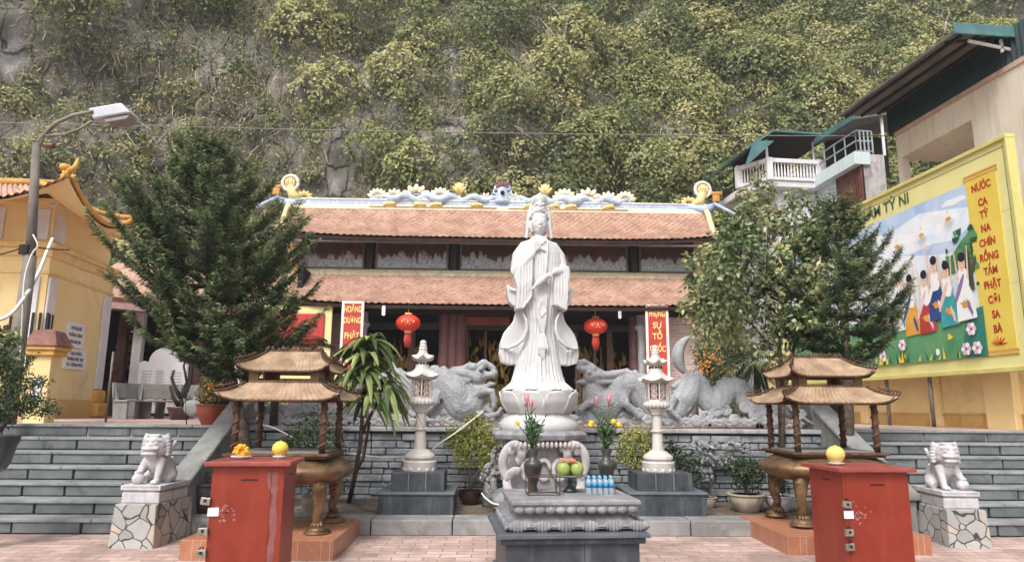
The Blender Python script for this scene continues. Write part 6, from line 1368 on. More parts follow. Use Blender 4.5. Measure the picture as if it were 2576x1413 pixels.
zr1 = P(2200, 1176, Y=5.9).z - .035; xa = P(2119, 1200, Y=5.9).x; xb = P(2284, 1200, Y=5.9).x
donation_box(xa, xb, 5.9, 6.45, .085, zr1, 'red steel donation box with padlocks right of the stone altar', 'R', -1, 0)
# offerings on the boxes
M['melon'] = pm('melon', (222, 206, 84), (214, 184, 60), rough=.45, sc=8, bs=60, bstr=.15, stain=(196, 190, 96)); M['pomelo'] = pm('pomelo', (226, 202, 112), (222, 184, 84), rough=.5, sc=8, bs=90, bstr=.3)
def plate(c, r): b = MB(); b.lathe([(r * .5, 0), (r * .6, .006), (r, .022), (r, .027), (r * .55, .010)], c, 28); return b
def fruit(name, v, y, Y, r, m, label, zt):
    c = P(v, y, Y=Y); b = MB(); b.ell((c.x, Y, zt + .022 + r * .93), (r, r, r * .93), n=28, m=18); b.tube([(c.x, Y, zt + .02 + r * 1.85), (c.x + .004, Y, zt + .03 + r * 1.86)], .006, 6)
    tag(b.build(name, m, smooth=True), label, 'fruit')
    tag(plate((c.x, Y, zt), r * .85).build('plate', M['white_plastic'] , smooth=True), 'small plate under the ' + label.split(' on ')[0].split(' in ')[0], 'plate')
zL = zl1 + .035; zR_ = zr1 + .035
fruit('melon', 705, 1125, 6.30, .068, M['melon'], 'round yellow-green melon on the left red box', zL)
fruit('pomelo', 2101, 1131, 6.18, .082, M['pomelo'], 'round yellow pomelo on the right red box', zR_)
c = P(609, 1125, Y=6.28); b = MB(); rr = random.Random(2); b.ell((c.x, 6.28, zL + .05), (.045, .045, .035))
for k in range(34):
    a = rr.uniform(0, 2 * PI); e = rr.uniform(-.2, 1.3); d = Vector((math.cos(a) * math.cos(e), math.sin(a) * math.cos(e), math.sin(e))); s0 = Vector((c.x, 6.28, zL + .055))
    b.tube([s0 + d * .03, s0 + d * .062 + Vector((0, 0, .004)), s0 + d * .078 + Vector((0, 0, -.008))], [.015, .013, .006], 7)
tag(b.build('fingered_citron', pm('citron', (236, 178, 40), (224, 150, 24), rough=.5), smooth=True), 'bright yellow fingered citron on a plate on the left red box', 'fruit')
tag(plate((c.x, 6.28, zL), .085).build('plate', M['white_plastic'], smooth=True), 'white plate under the fingered citron', 'plate')

# ------------------------------------------------------------------ stone altar table and its offerings
YA = 6.0; xl, xr_ = P(1287, 1256, Y=YA).x, P(1613, 1256, Y=YA).x; zt = P(1450, 1257, Y=YA).z; DA = .88; cxA = (xl + xr_) / 2; wA = (xr_ - xl) / 2
at_ = thing('altar_table', 'carved grey stone altar table with lotus mouldings on a dark granite base', 'altar', (cxA, YA + DA / 2, 0))
def rect_sweep(prof, m, name, parent, bev=0, extra=None):
    """rectangular mouldings: list of (inset, z)"""
    b = MB(); vs = []; fs = []
    for ins, z in prof: x0, x1, y0, y1 = cxA - wA + ins, cxA + wA - ins, YA + ins, YA + DA - ins; vs += [(x0, y0, z), (x1, y0, z), (x1, y1, z), (x0, y1, z)]
    for j in range(len(prof) - 1):
        for i in range(4): fs.append((4 * j + i, 4 * j + (i + 1) % 4, 4 * j + 4 + (i + 1) % 4, 4 * j + 4 + i))
    fs.append((3, 2, 1, 0)); k = 4 * (len(prof) - 1); fs.append((k, k + 1, k + 2, k + 3)); b.add(vs, fs); return b
z1 = zt; zb = P(1450, 1341, Y=YA - .12).z
b = rect_sweep([(.02, z1 - .05), (.0, z1 - .04), (.0, z1 - .012), (.015, z1)], None, '', None); b.build('top_slab', M['altar_stone'], at_, bevel=.006)
b = rect_sweep([(.07, z1 - .115), (.045, z1 - .10), (.02, z1 - .06), (.02, z1 - .05)], None, '', None)
for k in range(12):
    x = cxA - wA + .07 + k * (2 * wA - .14) / 11; b.ell((x, YA + .035, z1 - .083), (.049, .036, .036), n=10, m=7)
for k in range(10):
    for s in (0, 1): b.ell((cxA - wA + .04 if s == 0 else cxA + wA - .04, YA + .06 + k * (DA - .12) / 9, z1 - .078), (.028, .036, .026), n=10, m=7)
b.build('petal_moulding', M['altar_stone'], at_, autosm=40)
zn = P(1450, 1309, Y=YA).z
b = rect_sweep([(.06, zn - .005), (.09, zn + .03), (.10, z1 - .12), (.07, z1 - .113)], None, '', None); b.build('neck', M['altar_stone'], at_, bevel=.004)
b = rect_sweep([(-.045, zb + .022), (-.05, zb + .05), (-.01, zn - .04), (.05, zn - .004)], None, '', None)
for side, L in (('f', 2 * wA + .1), ('l', DA + .1), ('r', DA + .1)):
    n_ = 6 if side == 'f' else 4
    for k in range(n_):
        u = -L / 2 + L * (k + .5) / n_
        for q in range(7):
            uu = u + (q - 3) * L / n_ / 7; h = .048 - .036 * (abs(q - 3) / 3) ** 2
            if side == 'f': b.ell((cxA + uu, YA - .045, zb + .045), (L / n_ / 9, .016, h), n=8, m=6)
            else: b.ell((cxA + (-wA - .045 if side == 'l' else wA + .045), YA + DA / 2 + uu, zb + .035), (.014, L / n_ / 9, h), n=8, m=6)
    for k in range(26):
        rr = random.Random(k + ord(side)); u = rr.uniform(-.48, .48) * L; zz = rr.uniform(zb + .05, zn - .02); off = .045 - .055 * (zz - zb - .05) / (zn - zb)
        pos = (cxA + u, YA - off + .004, zz) if side == 'f' else (cxA + (-1 if side == 'l' else 1) * (wA + off - .004), YA + DA / 2 + u, zz)
        b.ell(pos, (.022, .016, .014), (0, rr.uniform(-1, 1), rr.uniform(-1, 1)), 8, 5)
b.build('carved_apron', M['altar_stone'], at_, autosm=50)
xb0, xb1 = P(1253, 1345, Y=YA - .16).x, P(1637, 1345, Y=YA - .16).x
b = MB(); b.box(xb0, xb1, YA - .16, YA + DA + .12, zb - .035, zb); ba = b.build('base_slab', pm('base_slab_granite', (96, 102, 110), (70, 76, 84), rough=.4), at_, bevel=.006)
b = MB(); b.box(xb0 + .03, xb1 - .03, YA - .13, YA + DA + .09, zb - .085, zb - .035); b.build('base_moulding', M['dark_granite'], at_, bevel=.012)
b = MB(); b.box(xb0 + .075, xb1 - .075, YA - .085, YA + DA + .05, -.01, zb - .085); b.box(xb0 + .05, xb1 - .05, YA - .11, YA + DA + .07, -.01, .05); b.build('base_block', M['dark_granite'], at_, bevel=.004)
b = MB(); x = cxA + .04; b.box(x, x + .004, YA - .087, YA - .084, .05, zb - .09); b.build('joint', M['black'], at_)
def on_alt(v, y): return P(v, y, Z=zt)
# vases with lilies and marigolds
M['vase'] = pm('vase_bronze', (84, 84, 80), (58, 56, 56), rough=.35, sc=6, metal=.3)
M['stem_leaf'] = leafmat('stem_leaf', [(34, 60, 40), (58, 90, 56), (86, 118, 74), (120, 146, 96)], trans=.2)
M['lily'] = pm('lily', (214, 150, 156), (150, 70, 84), rough=.5, sc=20, bstr=0); M['marigold'] = pm('marigold', (240, 206, 50), (228, 176, 30), rough=.6, bstr=0)
def vase(v, Yv, label, seed, fl):
    c = P(v, 1180, Y=Yv); z0 = zt; k = Yv / F_; T = thing('vase', label + ' vase', 'vase', (c.x, Yv, z0), 'bronze vases on the altar')
    h = P(v, 1128, Y=Yv).z - z0; b = MB(); b.lathe([(.045, 0), (.05, .01), (.035, h * .12), (.045, h * .2), (.082, h * .55), (.088, h * .62), (.075, h * .70), (.040, h * .76), (.037, h * .84), (.055, h * .97), (.058, h), (.045, h)], (c.x, Yv, z0), 28); b.build('body', M['vase'], T, autosm=60)
    rr = random.Random(seed); top = Vector((c.x, Yv, z0 + h)); F = thing('flower_bunch', label.replace('dark bronze', 'bunch of pink lilies and yellow marigolds in the dark'), 'flowers', top, 'flower bunches in the altar vases')
    b = MB(); lv = []; ld = []; fm = MB(); ly = MB()
    for k2 in range(15):
        a = rr.uniform(0, 2 * PI); e = rr.uniform(.05, .5); L = rr.uniform(.16, .32); d = Vector((math.sin(e) * math.cos(a), math.sin(e) * math.sin(a), math.cos(e))); b.tube([top - Vector((0, 0, .08)), top + d * L * .5, top + d * L + Vector((0, 0, -.02))], .004, 5)
        for q in range(16): lv.append(top + d * L * rr.uniform(.1, 1) + Vector((rr.gauss(0, .012), rr.gauss(0, .012), 0))); ld.append((d + Vector((rr.gauss(0, .7), rr.gauss(0, .7), rr.gauss(0, .5)))).normalized())
    b.build('stems', pm('stem_green', (74, 104, 66), (52, 78, 48)), F, smooth=True)
    for kind, fv, fy_, r in fl:
        p = P(fv, fy_, Y=Yv - .06)
        if kind == 'm':
            for q in range(26):
                aa = rr.uniform(0, 2 * PI); ee = rr.uniform(-1.2, 1.5); dd = Vector((math.cos(aa) * math.cos(ee), math.sin(aa) * math.cos(ee), math.sin(ee))); fm.ell(p + dd * r * .6, (r * .42, r * .42, r * .3), (aa, ee, 0), 7, 5)
            b2 = MB(); b2.tube([top, (top + p) / 2 + Vector((0, 0, .02)), p], .004, 5); b2.build('flower_stem', bpy.data.materials['stem_green'], F, smooth=True)
        else:
            b2 = MB(); b2.tube([top, (top + p) / 2 + Vector((.01, 0, .0)), p - Vector((0, 0, .03))], .005, 5); b2.build('flower_stem', bpy.data.materials['stem_green'], F, smooth=True)
            for q in range(5): aa = q * 1.26; dd = Vector((math.cos(aa) * .3, math.sin(aa) * .3, 1)); ly.tube([p - Vector((0, 0, .05)), p + dd * r * .9 - Vector((0, 0, .02)), p + dd * r * 1.7], [.008, .015, .004], 6, .6)
            for q in range(8): lv.append(top.lerp(p, .3 + .08 * q)); ld.append(Vector((rr.choice((-1, 1)) * .8, rr.gauss(0, .4), .8)))
    if fm.v: fm.build('marigolds', M['marigold'], F, smooth=True)
    if ly.v: ly.build('lilies', M['lily'], F, smooth=True)
    lv = np.array([tuple(p) for p in lv]); ld = np.array([tuple(p) for p in ld]); n = len(lv)
    soup('leaves', leafquads(lv, ld, RNG.normal(size=(n, 3)), RNG.uniform(.04, .10, n), RNG.uniform(.010, .026, n)), 4, M['stem_leaf'], parent=F, rnd=RNG.random(n))
vase(1341, 6.66, 'dark bronze vase left of the green fruit'.replace(' vase', ''), 3, [('m', 1301, 1063, .026), ('l', 1325, 1010, .05), ('l', 1336, 1022, .04)])
vase(1526, 6.66, 'dark bronze vase right of the green fruit'.replace(' vase', ''), 5, [('m', 1487, 1066, .036), ('m', 1543, 1060, .03), ('m', 1556, 1068, .03), ('l', 1500, 1012, .035), ('l', 1532, 1008, .045)])
# footed dish with green fruit
p = on_alt(1434, 1237); p.z = zt; T = thing('footed_dish', 'dark footed dish holding green fruit on the altar', 'dish', p); b = MB(); b.lathe([(.062, 0), (.066, .012), (.05, .035), (.022, .06), (.02, .08), (.03, .10), (.018, .115), (.03, .128)], tuple(p), 24); b.build('foot', pm('dish_dark', (44, 58, 58), (30, 40, 42), rough=.3), T, smooth=True)
zd_ = zt + .128; b = MB(); b.lathe([(.03, 0), (.12, .008), (.136, .024), (.136, .03), (.11, .016)], (p.x, p.y, zd_), 32); b.build('bowl', pm('dish_rim', (150, 148, 140), (110, 108, 100), rough=.4), T, smooth=True)
M['green_fruit'] = pm('green_fruit', (160, 172, 92), (132, 152, 70), rough=.4, sc=6, bs=50, bstr=.15, stain=(176, 178, 104))
for i, (dx, dy, lab) in enumerate(((-.066, -.02, 'green mango in the footed dish nearest the glass case'), (.064, -.02, 'green mango in the footed dish nearest the water bottles'), (0, .07, 'green mango at the back of the footed dish'))):
    b = MB(); b.ell((p.x + dx, p.y + dy, zd_ + .014 + .068), (.063, .06, .068), (0, .2 * (i - 1), 0), 20, 14); tag(b.build('mango', M['green_fruit'], smooth=True), lab, 'fruit', 'green mangoes in the footed dish')
b = MB(); 
b.boxc((p.x - .03, p.y - .02, zd_ + .165), (.16, .07, .018), (0, .08, .1)); tag(b.build('offering_packet', pm('packet_orange', (226, 146, 106), (206, 120, 84)), bevel=.004), 'orange paper packet lying on top of the green mangoes', 'packet'); 
b = MB(); b.boxc((p.x + .03, p.y - .03, zd_ + .147), (.10, .05, .014), (.1, .35, -.3)); tag(b.build('offering_packet', pm('packet_red', (196, 92, 72), (170, 70, 56)), bevel=.004), 'red paper packet tucked between the green mangoes', 'packet')
# glass case
a0 = P(1330, 1246, Z=zt); a1 = P(1409, 1246, Z=zt); g0 = P(1316, 1232, Z=zt); xa, xb2 = a0.x, a1.x; ya, yb2 = a0.y, a0.y + .20; hz = P(1330, 1199, Y=ya).z - zt
T = thing('glass_case', 'small brass framed glass case on the altar in front of the left vase', 'glass case', ((xa + xb2) / 2, (ya + yb2) / 2, zt))
b = MB(); t = .005
for x in (xa, xb2):
    for y in (ya, yb2): b.box(x - t, x + t, y - t, y + t, zt, zt + hz)
for z in (zt + t, zt + hz):
    for y in (ya, yb2): b.box(xa + t, xb2 - t, y - t, y + t, z - t, z + t)
    for x in (xa, xb2): b.box(x - t + .0005, x + t - .0005, ya + t, yb2 - t, z - t, z + t)
b.build('frame', pm('case_brass', (112, 84, 66), (80, 60, 48), rough=.4, metal=.5), T)
gm, gn, gb_ = nodes('clear_glass'); gb_.inputs['Transmission Weight'].default_value = 1; gb_.inputs['Roughness'].default_value = .02; gb_.inputs['IOR'].default_value = 1.1; gb_.inputs['Base Color'].default_value = (.95, .97, .97, 1)
b = MB(); b.box(xa + t, xb2 - t, ya - .0015, ya + .0015, zt + 2 * t, zt + hz - t); b.box(xa + t, xb2 - t, ya + t, yb2 - t, zt + hz - .002, zt + hz + .001); b.build('panes', gm, T)
# water bottles
pw, wn, wb = nodes('pet_plastic'); wb.inputs['Transmission Weight'].default_value = .75; wb.inputs['Roughness'].default_value = .12; wb.inputs['IOR'].default_value = 1.2; wb.inputs['Base Color'].default_value = (.85, .93, .98, 1)
M['label_blue'] = pm('label_blue', (64, 146, 196), (40, 120, 176), rough=.4, bstr=0); M['cap_blue'] = pm('cap_blue', (120, 196, 224), (96, 176, 210), rough=.4, bstr=0)
q0 = P(1482, 1243, Z=zt); proto = None; hB = .155
for r in range(3):
    for c_ in range(5):
        x = q0.x + c_ * .052 + r * .008; y = q0.y + r * .054
        if proto is None:
            T = thing('water_bottle', 'x', 'bottle', (0, 0, 0), 'small water bottles in rows on the altar'); b = MB(); b.lathe([(.020, 0), (.024, .005), (.024, .05), (.022, .06), (.024, .07), (.024, .10), (.019, .122), (.011, .132), (.011, .142)], (0, 0, 0), 14); b.build('body', pw, T, smooth=True)
            b = MB(); b.lathe([(.0248, .062), (.0248, .104)], (0, 0, 0), 14); b.build('label', M['label_blue'], T, smooth=True); b = MB(); b.lathe([(.013, .138), (.013, .154), (.011, .156)], (0, 0, 0), 12); b.build('cap', M['cap_blue'], T, smooth=True); o = proto = T
        else: o = copy_tree(proto)
        o.location = (x, y, zt); o['label'] = ('small clear water bottle with blue label, ' + ('first', 'second', 'third', 'fourth', 'fifth')[c_] + ' from the left in the ' + ('front', 'middle', 'back')[r] + ' row')

# ------------------------------------------------------------------ guardian lions on stone-clad blocks
def lion(label, cx, cy, side, blk_label, w, d, h, rz):
    TB = thing('stone_block', blk_label, 'pedestal', (cx, cy, 0), 'stone-clad blocks under the lions')
    b = MB(); b.add([(cx - w / 2 - .02, cy - d / 2 - .02, -.01), (cx + w / 2 + .02, cy - d / 2 - .02, -.01), (cx + w / 2 + .02, cy + d / 2, -.01), (cx - w / 2 - .02, cy + d / 2, -.01), (cx - w / 2, cy - d / 2, h), (cx + w / 2, cy - d / 2, h), (cx + w / 2, cy + d / 2, h), (cx - w / 2, cy + d / 2, h)], [(3, 2, 1, 0), (4, 5, 6, 7), (0, 1, 5, 4), (1, 2, 6, 5), (2, 3, 7, 6), (3, 0, 4, 7)])
    b.build('cladding', M['crazy'], TB, bevel=.01); TB.rotation_euler.z = rz
    T = thing('guardian_lion', label, 'lion statue', (cx, cy, h), 'stone guardian lions')
    b = MB(); w2 = w * .46; d2 = d * .40; b.box(cx - w2, cx + w2, cy - d2, cy + d2, h, h + .115); b.build('plinth', M['lion_stone'], T, bevel=.012)
    b = MB(); b.box(cx - w2 + .015, cx + w2 - .015, cy - d2 + .015, cy + d2 - .015, h + .115, h + .135); b.box(cx - w2 - .012, cx + w2 + .012, cy - d2 - .012, cy + d2 + .012, h + .135, h + .185)
    for k in range(14): b.ell((cx - w2 + .02 + k * (2 * w2 - .04) / 13, cy - d2 - .012, h + .175), (.014, .01, .012), n=6, m=4)
    b.build('upper_plinth', M['lion_stone'], T, bevel=.008)
    b = MB(); z0 = h + .185; s = side; k = 1.0
    def V(x, y, z): return Vector((cx + x * k * s, cy + y * k, z0 + z * k))
    def el(x, y, z, rx, ry, rz_, rot=(0, 0, 0)): b.ell(V(x, y, z), (rx * k, ry * k, rz_ * k), rot, 16, 11)
    def tt(pts, r, n=10): b.tube([V(*p) for p in pts], [q * k for q in r], n)
    el(0, .10, .14, .13, .15, .15); el(0, 0, .22, .12, .13, .15); el(0, -.06, .24, .105, .09, .12)
    tt([(-.09, .10, .10), (-.13, .04, .06), (-.12, -.03, .03)], [.075, .06, .04]); tt([(.09, .10, .10), (.13, .04, .06), (.12, -.03, .03)], [.075, .06, .04])
    tt([(.075, -.08, .26), (.085, -.13, .14), (.08, -.15, .05)], [.055, .042, .036]); el(.08, -.18, .025, .045, .05, .03)
    tt([(-.075, -.08, .26), (-.11, -.12, .17), (-.115, -.15, .13)], [.055, .044, .036]); el(-.115, -.175, .055, .068, .068, .062); el(-.115, -.18, .125, .045, .045, .022)
    for q in (-1, 0, 1): el(.08 + q * .026, -.215, .02, .014, .02, .018)
    # head
    el(0, -.11, .41, .135, .12, .105); el(0, -.08, .47, .12, .11, .06); el(0, -.10, .36, .14, .11, .07)
    el(0, -.205, .375, .10, .055, .028); el(0, -.20, .322, .085, .05, .026); el(0, -.19, .348, .075, .04, .012)
    el(0, -.225, .412, .038, .03, .024); el(-.055, -.205, .435, .03, .024, .024); el(.055, -.205, .435, .03, .024, .024)
    for u in (-1, 1):
        tt([(u * .015, -.225, .458), (u * .055, -.215, .475), (u * .10, -.18, .462)], [.014, .018, .012], 8); tt([(u * .11, -.09, .50), (u * .135, -.08, .535)], [.03, .012], 8)
        for j in range(6): a = j * .5 - .6; el(u * (.13 + .012 * math.cos(a)), -.08, .31 + j * .036, .03, .04, .022)
        for j in range(4): el(u * .13, -.02 + .03 * j, .34 + j * .03, .022, .03, .03)
    for j in range(5): el(-.06 + j * .03, -.15, .515, .02, .03, .02); el(-.05 + j * .025, -.165, .285, .016, .03, .022)
    tt([(0, .24, .05), (0, .29, .16), (0, .25, .26)], [.03, .045, .025])
    b.build('lion', M['lion_stone'], T, remesh=.0085, sm=2); T.rotation_euler.z = rz
    return T
lion('grey stone guardian lion with a ball under its paw beside the left steps', -3.07, 8.36, 1, 'block clad in pale crazy stone under the left lion', .45, .76, .44, math.radians(-9))
lion('grey stone guardian lion with a ball under its paw beside the right steps', 5.93, 7.80, -1, 'block clad in pale crazy stone under the right lion', .42, .80, .40, math.radians(-9))
# ------------------------------------------------------------------ trees and plants
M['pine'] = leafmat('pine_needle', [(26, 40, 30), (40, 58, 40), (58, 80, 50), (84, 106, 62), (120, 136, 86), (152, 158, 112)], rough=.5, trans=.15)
M['broad'] = leafmat('broad_leaf', [(48, 68, 42), (74, 98, 56), (104, 124, 74), (134, 148, 96), (172, 174, 130), (190, 182, 126), (176, 138, 94)], rough=.4, trans=.25, spec=.5)
M['lime'] = leafmat('lime_leaf', [(96, 108, 44), (132, 140, 58), (162, 164, 76), (188, 184, 96), (206, 196, 120)], trans=.3)
M['dark_leaf'] = leafmat('dark_leaf', [(30, 48, 32), (46, 68, 42), (64, 88, 52), (92, 110, 66), (130, 124, 82)], trans=.2)
M['drac'] = leafmat('dracaena_leaf', [(56, 80, 46), (88, 112, 60), (130, 146, 80), (182, 186, 118), (208, 206, 152)], trans=.25)
M['palm'] = leafmat('palm_leaf', [(26, 48, 34), (44, 72, 44), (78, 102, 58), (116, 132, 74)], trans=.2)
def conifer(name, label, axis, radii, Y, nwh, per, seed, needles=22, group=None, cut=None):
    """axis: (v, y) points from foot to tip; radii: (y, px) silhouette; whorled limbs carrying drooping tassels"""
    rg = np.random.default_rng(seed); ax = [P(v, y, Y=Y) for v, y in axis]; foot = ax[0].copy(); foot.z = .15
    T = thing(name, label, 'tree', foot, group); tr = MB(); k = len(ax); tr.tube([foot] + ax, [.11] + [.10 * (1 - .86 * i / (k - 1)) for i in range(k)], 12); tr.build('trunk', M['bark'], T, smooth=True)
    ys = np.array([a[1] for a in axis], float)[::-1]; pts = np.array([tuple(a) for a in ax])[::-1]
    def at(y): return np.array([np.interp(y, ys, pts[:, i]) for i in range(3)])
    ry = np.array([r[0] for r in radii], float); rr = np.array([r[1] for r in radii], float) * Y / F_
    y0, y1 = radii[0][0], radii[-1][0]; lim = MB(); C_ = []; D_ = []; L_ = []; R_ = []
    for w_ in range(nwh):
        y = y0 + (y1 - y0) * ((w_ + rg.uniform(-.15, .15)) / (nwh - 1)); y = float(np.clip(y, y0, y1)); c = at(y); R = float(np.interp(y, ry, rr))
        nb = per if R > .25 else 5; off = rg.uniform(0, 6.28)
        for b_ in range(nb):
            a = off + 2 * PI * b_ / nb + rg.normal() * .2; Lb = R * rg.uniform(.72, 1.12); dh = np.array([math.cos(a), math.sin(a) * .8, 0])
            rise = rg.uniform(.8, 1.2) * (.62 - .50 * min(1, (y - y0) / (y1 - y0) * 1.2) + .02); m = 9
            path = [c + dh * Lb * t + np.array([0, 0, Lb * (rise * t - .45 * t * (1 - t) + .22 * t ** 3)]) for t in np.linspace(0, 1, m)]
            lim.tube(path, [max(.004, .022 * (1 - t) * (R / 1.2) + .004) for t in np.linspace(0, 1, m)], 5)
            side = np.array([-dh[1], dh[0], 0]); tone = rg.uniform(-.12, .14); plumes = []
            nt_ = max(3, int(Lb / .105))
            for q in range(nt_):
                t = .22 + .74 * (q + .5 * rg.random()) / nt_; i = min(int(t * (m - 1)), m - 2); f = t * (m - 1) - i; p = path[i] * (1 - f) + path[i + 1] * f; tg = path[i + 1] - path[i]; tg /= np.linalg.norm(tg)
                s = 1 if q % 2 else -1; Lt = rg.uniform(.26, .50) * (1.15 - .55 * t) * min(1, .55 + Lb * .5); d = tg * rg.uniform(.8, 1.1) + side * s * rg.uniform(.45, .8) + np.array([0, 0, rg.uniform(.0, .3)]); plumes.append((p, d / np.linalg.norm(d), Lt))
            tg = path[-1] - path[-3]; plumes.append((path[-3], tg / np.linalg.norm(tg), .26 + .12 * Lb))
            for p, d, Lt in plumes:
                nn = int(needles * Lt / .18); u = np.linspace(.04, 1, nn); sag = .16 * Lt
                ax_ = p + d * Lt * u[:, None] + np.array([0, 0, 1.0]) * (sag * (u ** 2 - u))[:, None]
                pr = np.cross(d, [0, 0, 1.0]); pr /= (np.linalg.norm(pr) + 1e-6)
                sg = np.where(np.arange(nn) % 2 == 0, 1.0, -1.0)[:, None]
                nd = pr * sg * rg.uniform(.45, .95, (nn, 1)) + d * rg.uniform(.35, .7, (nn, 1)) + np.array([0, 0, 1.0]) * (rg.normal(-.42, .34, nn))[:, None]
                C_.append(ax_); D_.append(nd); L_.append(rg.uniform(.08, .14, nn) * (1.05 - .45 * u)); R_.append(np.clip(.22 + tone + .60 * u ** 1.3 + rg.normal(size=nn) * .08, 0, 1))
                lim.tube([p, p + d * Lt * .5 + np.array([0, 0, -sag * .25]), p + d * Lt], [.005, .004, .0015], 4)
    lim.build('limbs', M['bark'], T, smooth=True); C_ = np.concatenate(C_); D_ = np.concatenate(D_); n = len(C_)
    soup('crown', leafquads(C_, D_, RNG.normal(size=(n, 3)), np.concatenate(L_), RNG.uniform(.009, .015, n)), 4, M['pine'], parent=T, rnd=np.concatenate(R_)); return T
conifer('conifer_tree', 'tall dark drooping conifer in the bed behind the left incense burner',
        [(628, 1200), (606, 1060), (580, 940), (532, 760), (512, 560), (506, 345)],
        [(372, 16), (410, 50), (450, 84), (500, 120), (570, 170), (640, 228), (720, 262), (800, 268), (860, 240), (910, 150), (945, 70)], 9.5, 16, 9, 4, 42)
conifer('conifer_tree', 'small dark conifer behind the right incense burner in front of the painted board',
        [(2132, 1200), (2132, 1040), (2130, 900), (2122, 760), (2110, 620), (2096, 490)],
        [(530, 20), (560, 55), (610, 85), (660, 112), (720, 155), (780, 195), (830, 190), (870, 150), (905, 80)], 9.3, 11, 8, 9, 42)
def blobleaves(blobs, Y, L, W, dens, rg, droop=.3, sh=(1, .8, 1), hollow=.45):
    C_ = []; D_ = []; N_ = []; R_ = []
    for b in blobs:
        v, y, rx_, rz_ = b[:4]; dY = b[4] if len(b) > 4 else 0; c = np.array(tuple(P(v, y, Y=Y + dY))); k = (Y + dY) / F_; r = np.array([rx_ * k, (rx_ + rz_) / 2 * k * .9, rz_ * k]) * np.array(sh)
        n = int(dens * (r[0] * r[2]) * 900) + 12; d = unit(rg.normal(size=(n, 3))); q = c + d * r * (rg.uniform(hollow, 1.06, (n, 1)))
        q += rg.normal(size=(n, 3)) * .02; nr = unit(d + rg.normal(size=(n, 3)) * .6 + np.array([0, -.1, .4])); dd = unit(np.cross(nr, rg.normal(size=(n, 3))) + d * .5 + np.array([0, 0, -droop]))
        C_.append(q); D_.append(dd); N_.append(nr); R_.append(np.clip(rg.normal(.42, .09) + rg.normal(size=n) * .17, 0, 1))
    C_ = np.concatenate(C_); D_ = np.concatenate(D_); N_ = np.concatenate(N_); n = len(C_)
    return leafquads(C_, D_, N_, rg.uniform(L * .7, L * 1.25, n), rg.uniform(W * .75, W * 1.2, n), .08), np.concatenate(R_), C_
def leafy(name, label, cat, Y, foot, blobs, L, W, dens, mat, seed, stems=None, droop=.3, group=None, bark='bark', base_z=.165, hollow=.45):
    rg = np.random.default_rng(seed); f = P(foot[0], foot[1], Y=Y); f.z = base_z; T = thing(name, label, cat, f, group); V, R, C_ = blobleaves(blobs, Y, L, W, dens, rg, droop, hollow=hollow)
    b = MB()
    for s in (stems or []): b.tube([f] + [P(v, y, Y=Y + (z[0] if z else 0)) for v, y, *z in s[0]], [s[1] * (1 - .75 * i / len(s[0])) for i in range(len(s[0]) + 1)], 8)
    rr = random.Random(seed)
    for bl in blobs:       # twigs reaching into every clump
        c = P(bl[0], bl[1], Y=Y + (bl[4] if len(bl) > 4 else 0)); j = stems[0][0][-1] if stems else foot; s0 = P(j[0], j[1], Y=Y); 
        b.tube([s0, s0.lerp(c, .5) + Vector((rr.gauss(0, .02), rr.gauss(0, .02), .03)), c], [.012, .008, .003] if L > .05 else [.006, .004, .002], 5)
    b.build('trunk' if cat == 'tree' else 'stems', M[bark], T, smooth=True); soup('crown' if cat == 'tree' else 'foliage', V, 4, M[mat], parent=T, rnd=R); return T
leafy('broadleaf_tree', 'loose grey-green broadleaf tree hiding the right end of the pagoda roof', 'tree', 9.7, (1962, 1200),
      [(1890, 500, 40, 45), (1925, 560, 75, 60), (1850, 600, 70, 50, .1), (1990, 560, 60, 60), (1790, 640, 50, 35), (1880, 670, 85, 60, -.3), (1980, 660, 80, 70, -.2), (1770, 720, 60, 45), (1740, 655, 26, 20), (1830, 760, 85, 60, -.2), (1930, 760, 85, 65), (2030, 740, 60, 70), (1745, 775, 45, 35),
       (1800, 825, 70, 40), (1890, 845, 70, 35, .1), (1985, 840, 60, 50), (1920, 900, 50, 26), (2010, 500, 34, 30), (1850, 545, 30, 30), (2060, 640, 40, 60), (1905, 440, 16, 22), (1935, 480, 26, 26), (2055, 830, 40, 50), (2050, 580, 36, 40, -.5), (2060, 700, 40, 60, -.6), (2030, 800, 50, 40, -.5), (1860, 620, 60, 50, -.4), (1820, 690, 60, 40, -.5)],
      .105, .055, 3.0, 'broad', 12, [([(1968, 1060), (1972, 950), (1958, 850), (1930, 740)], .05), ([(1970, 1000), (2000, 860), (2010, 720), (1990, 600)], .04), ([(1960, 900), (1880, 800), (1810, 720)], .03), ([(1958, 850), (1920, 700), (1900, 560)], .03)], .45)
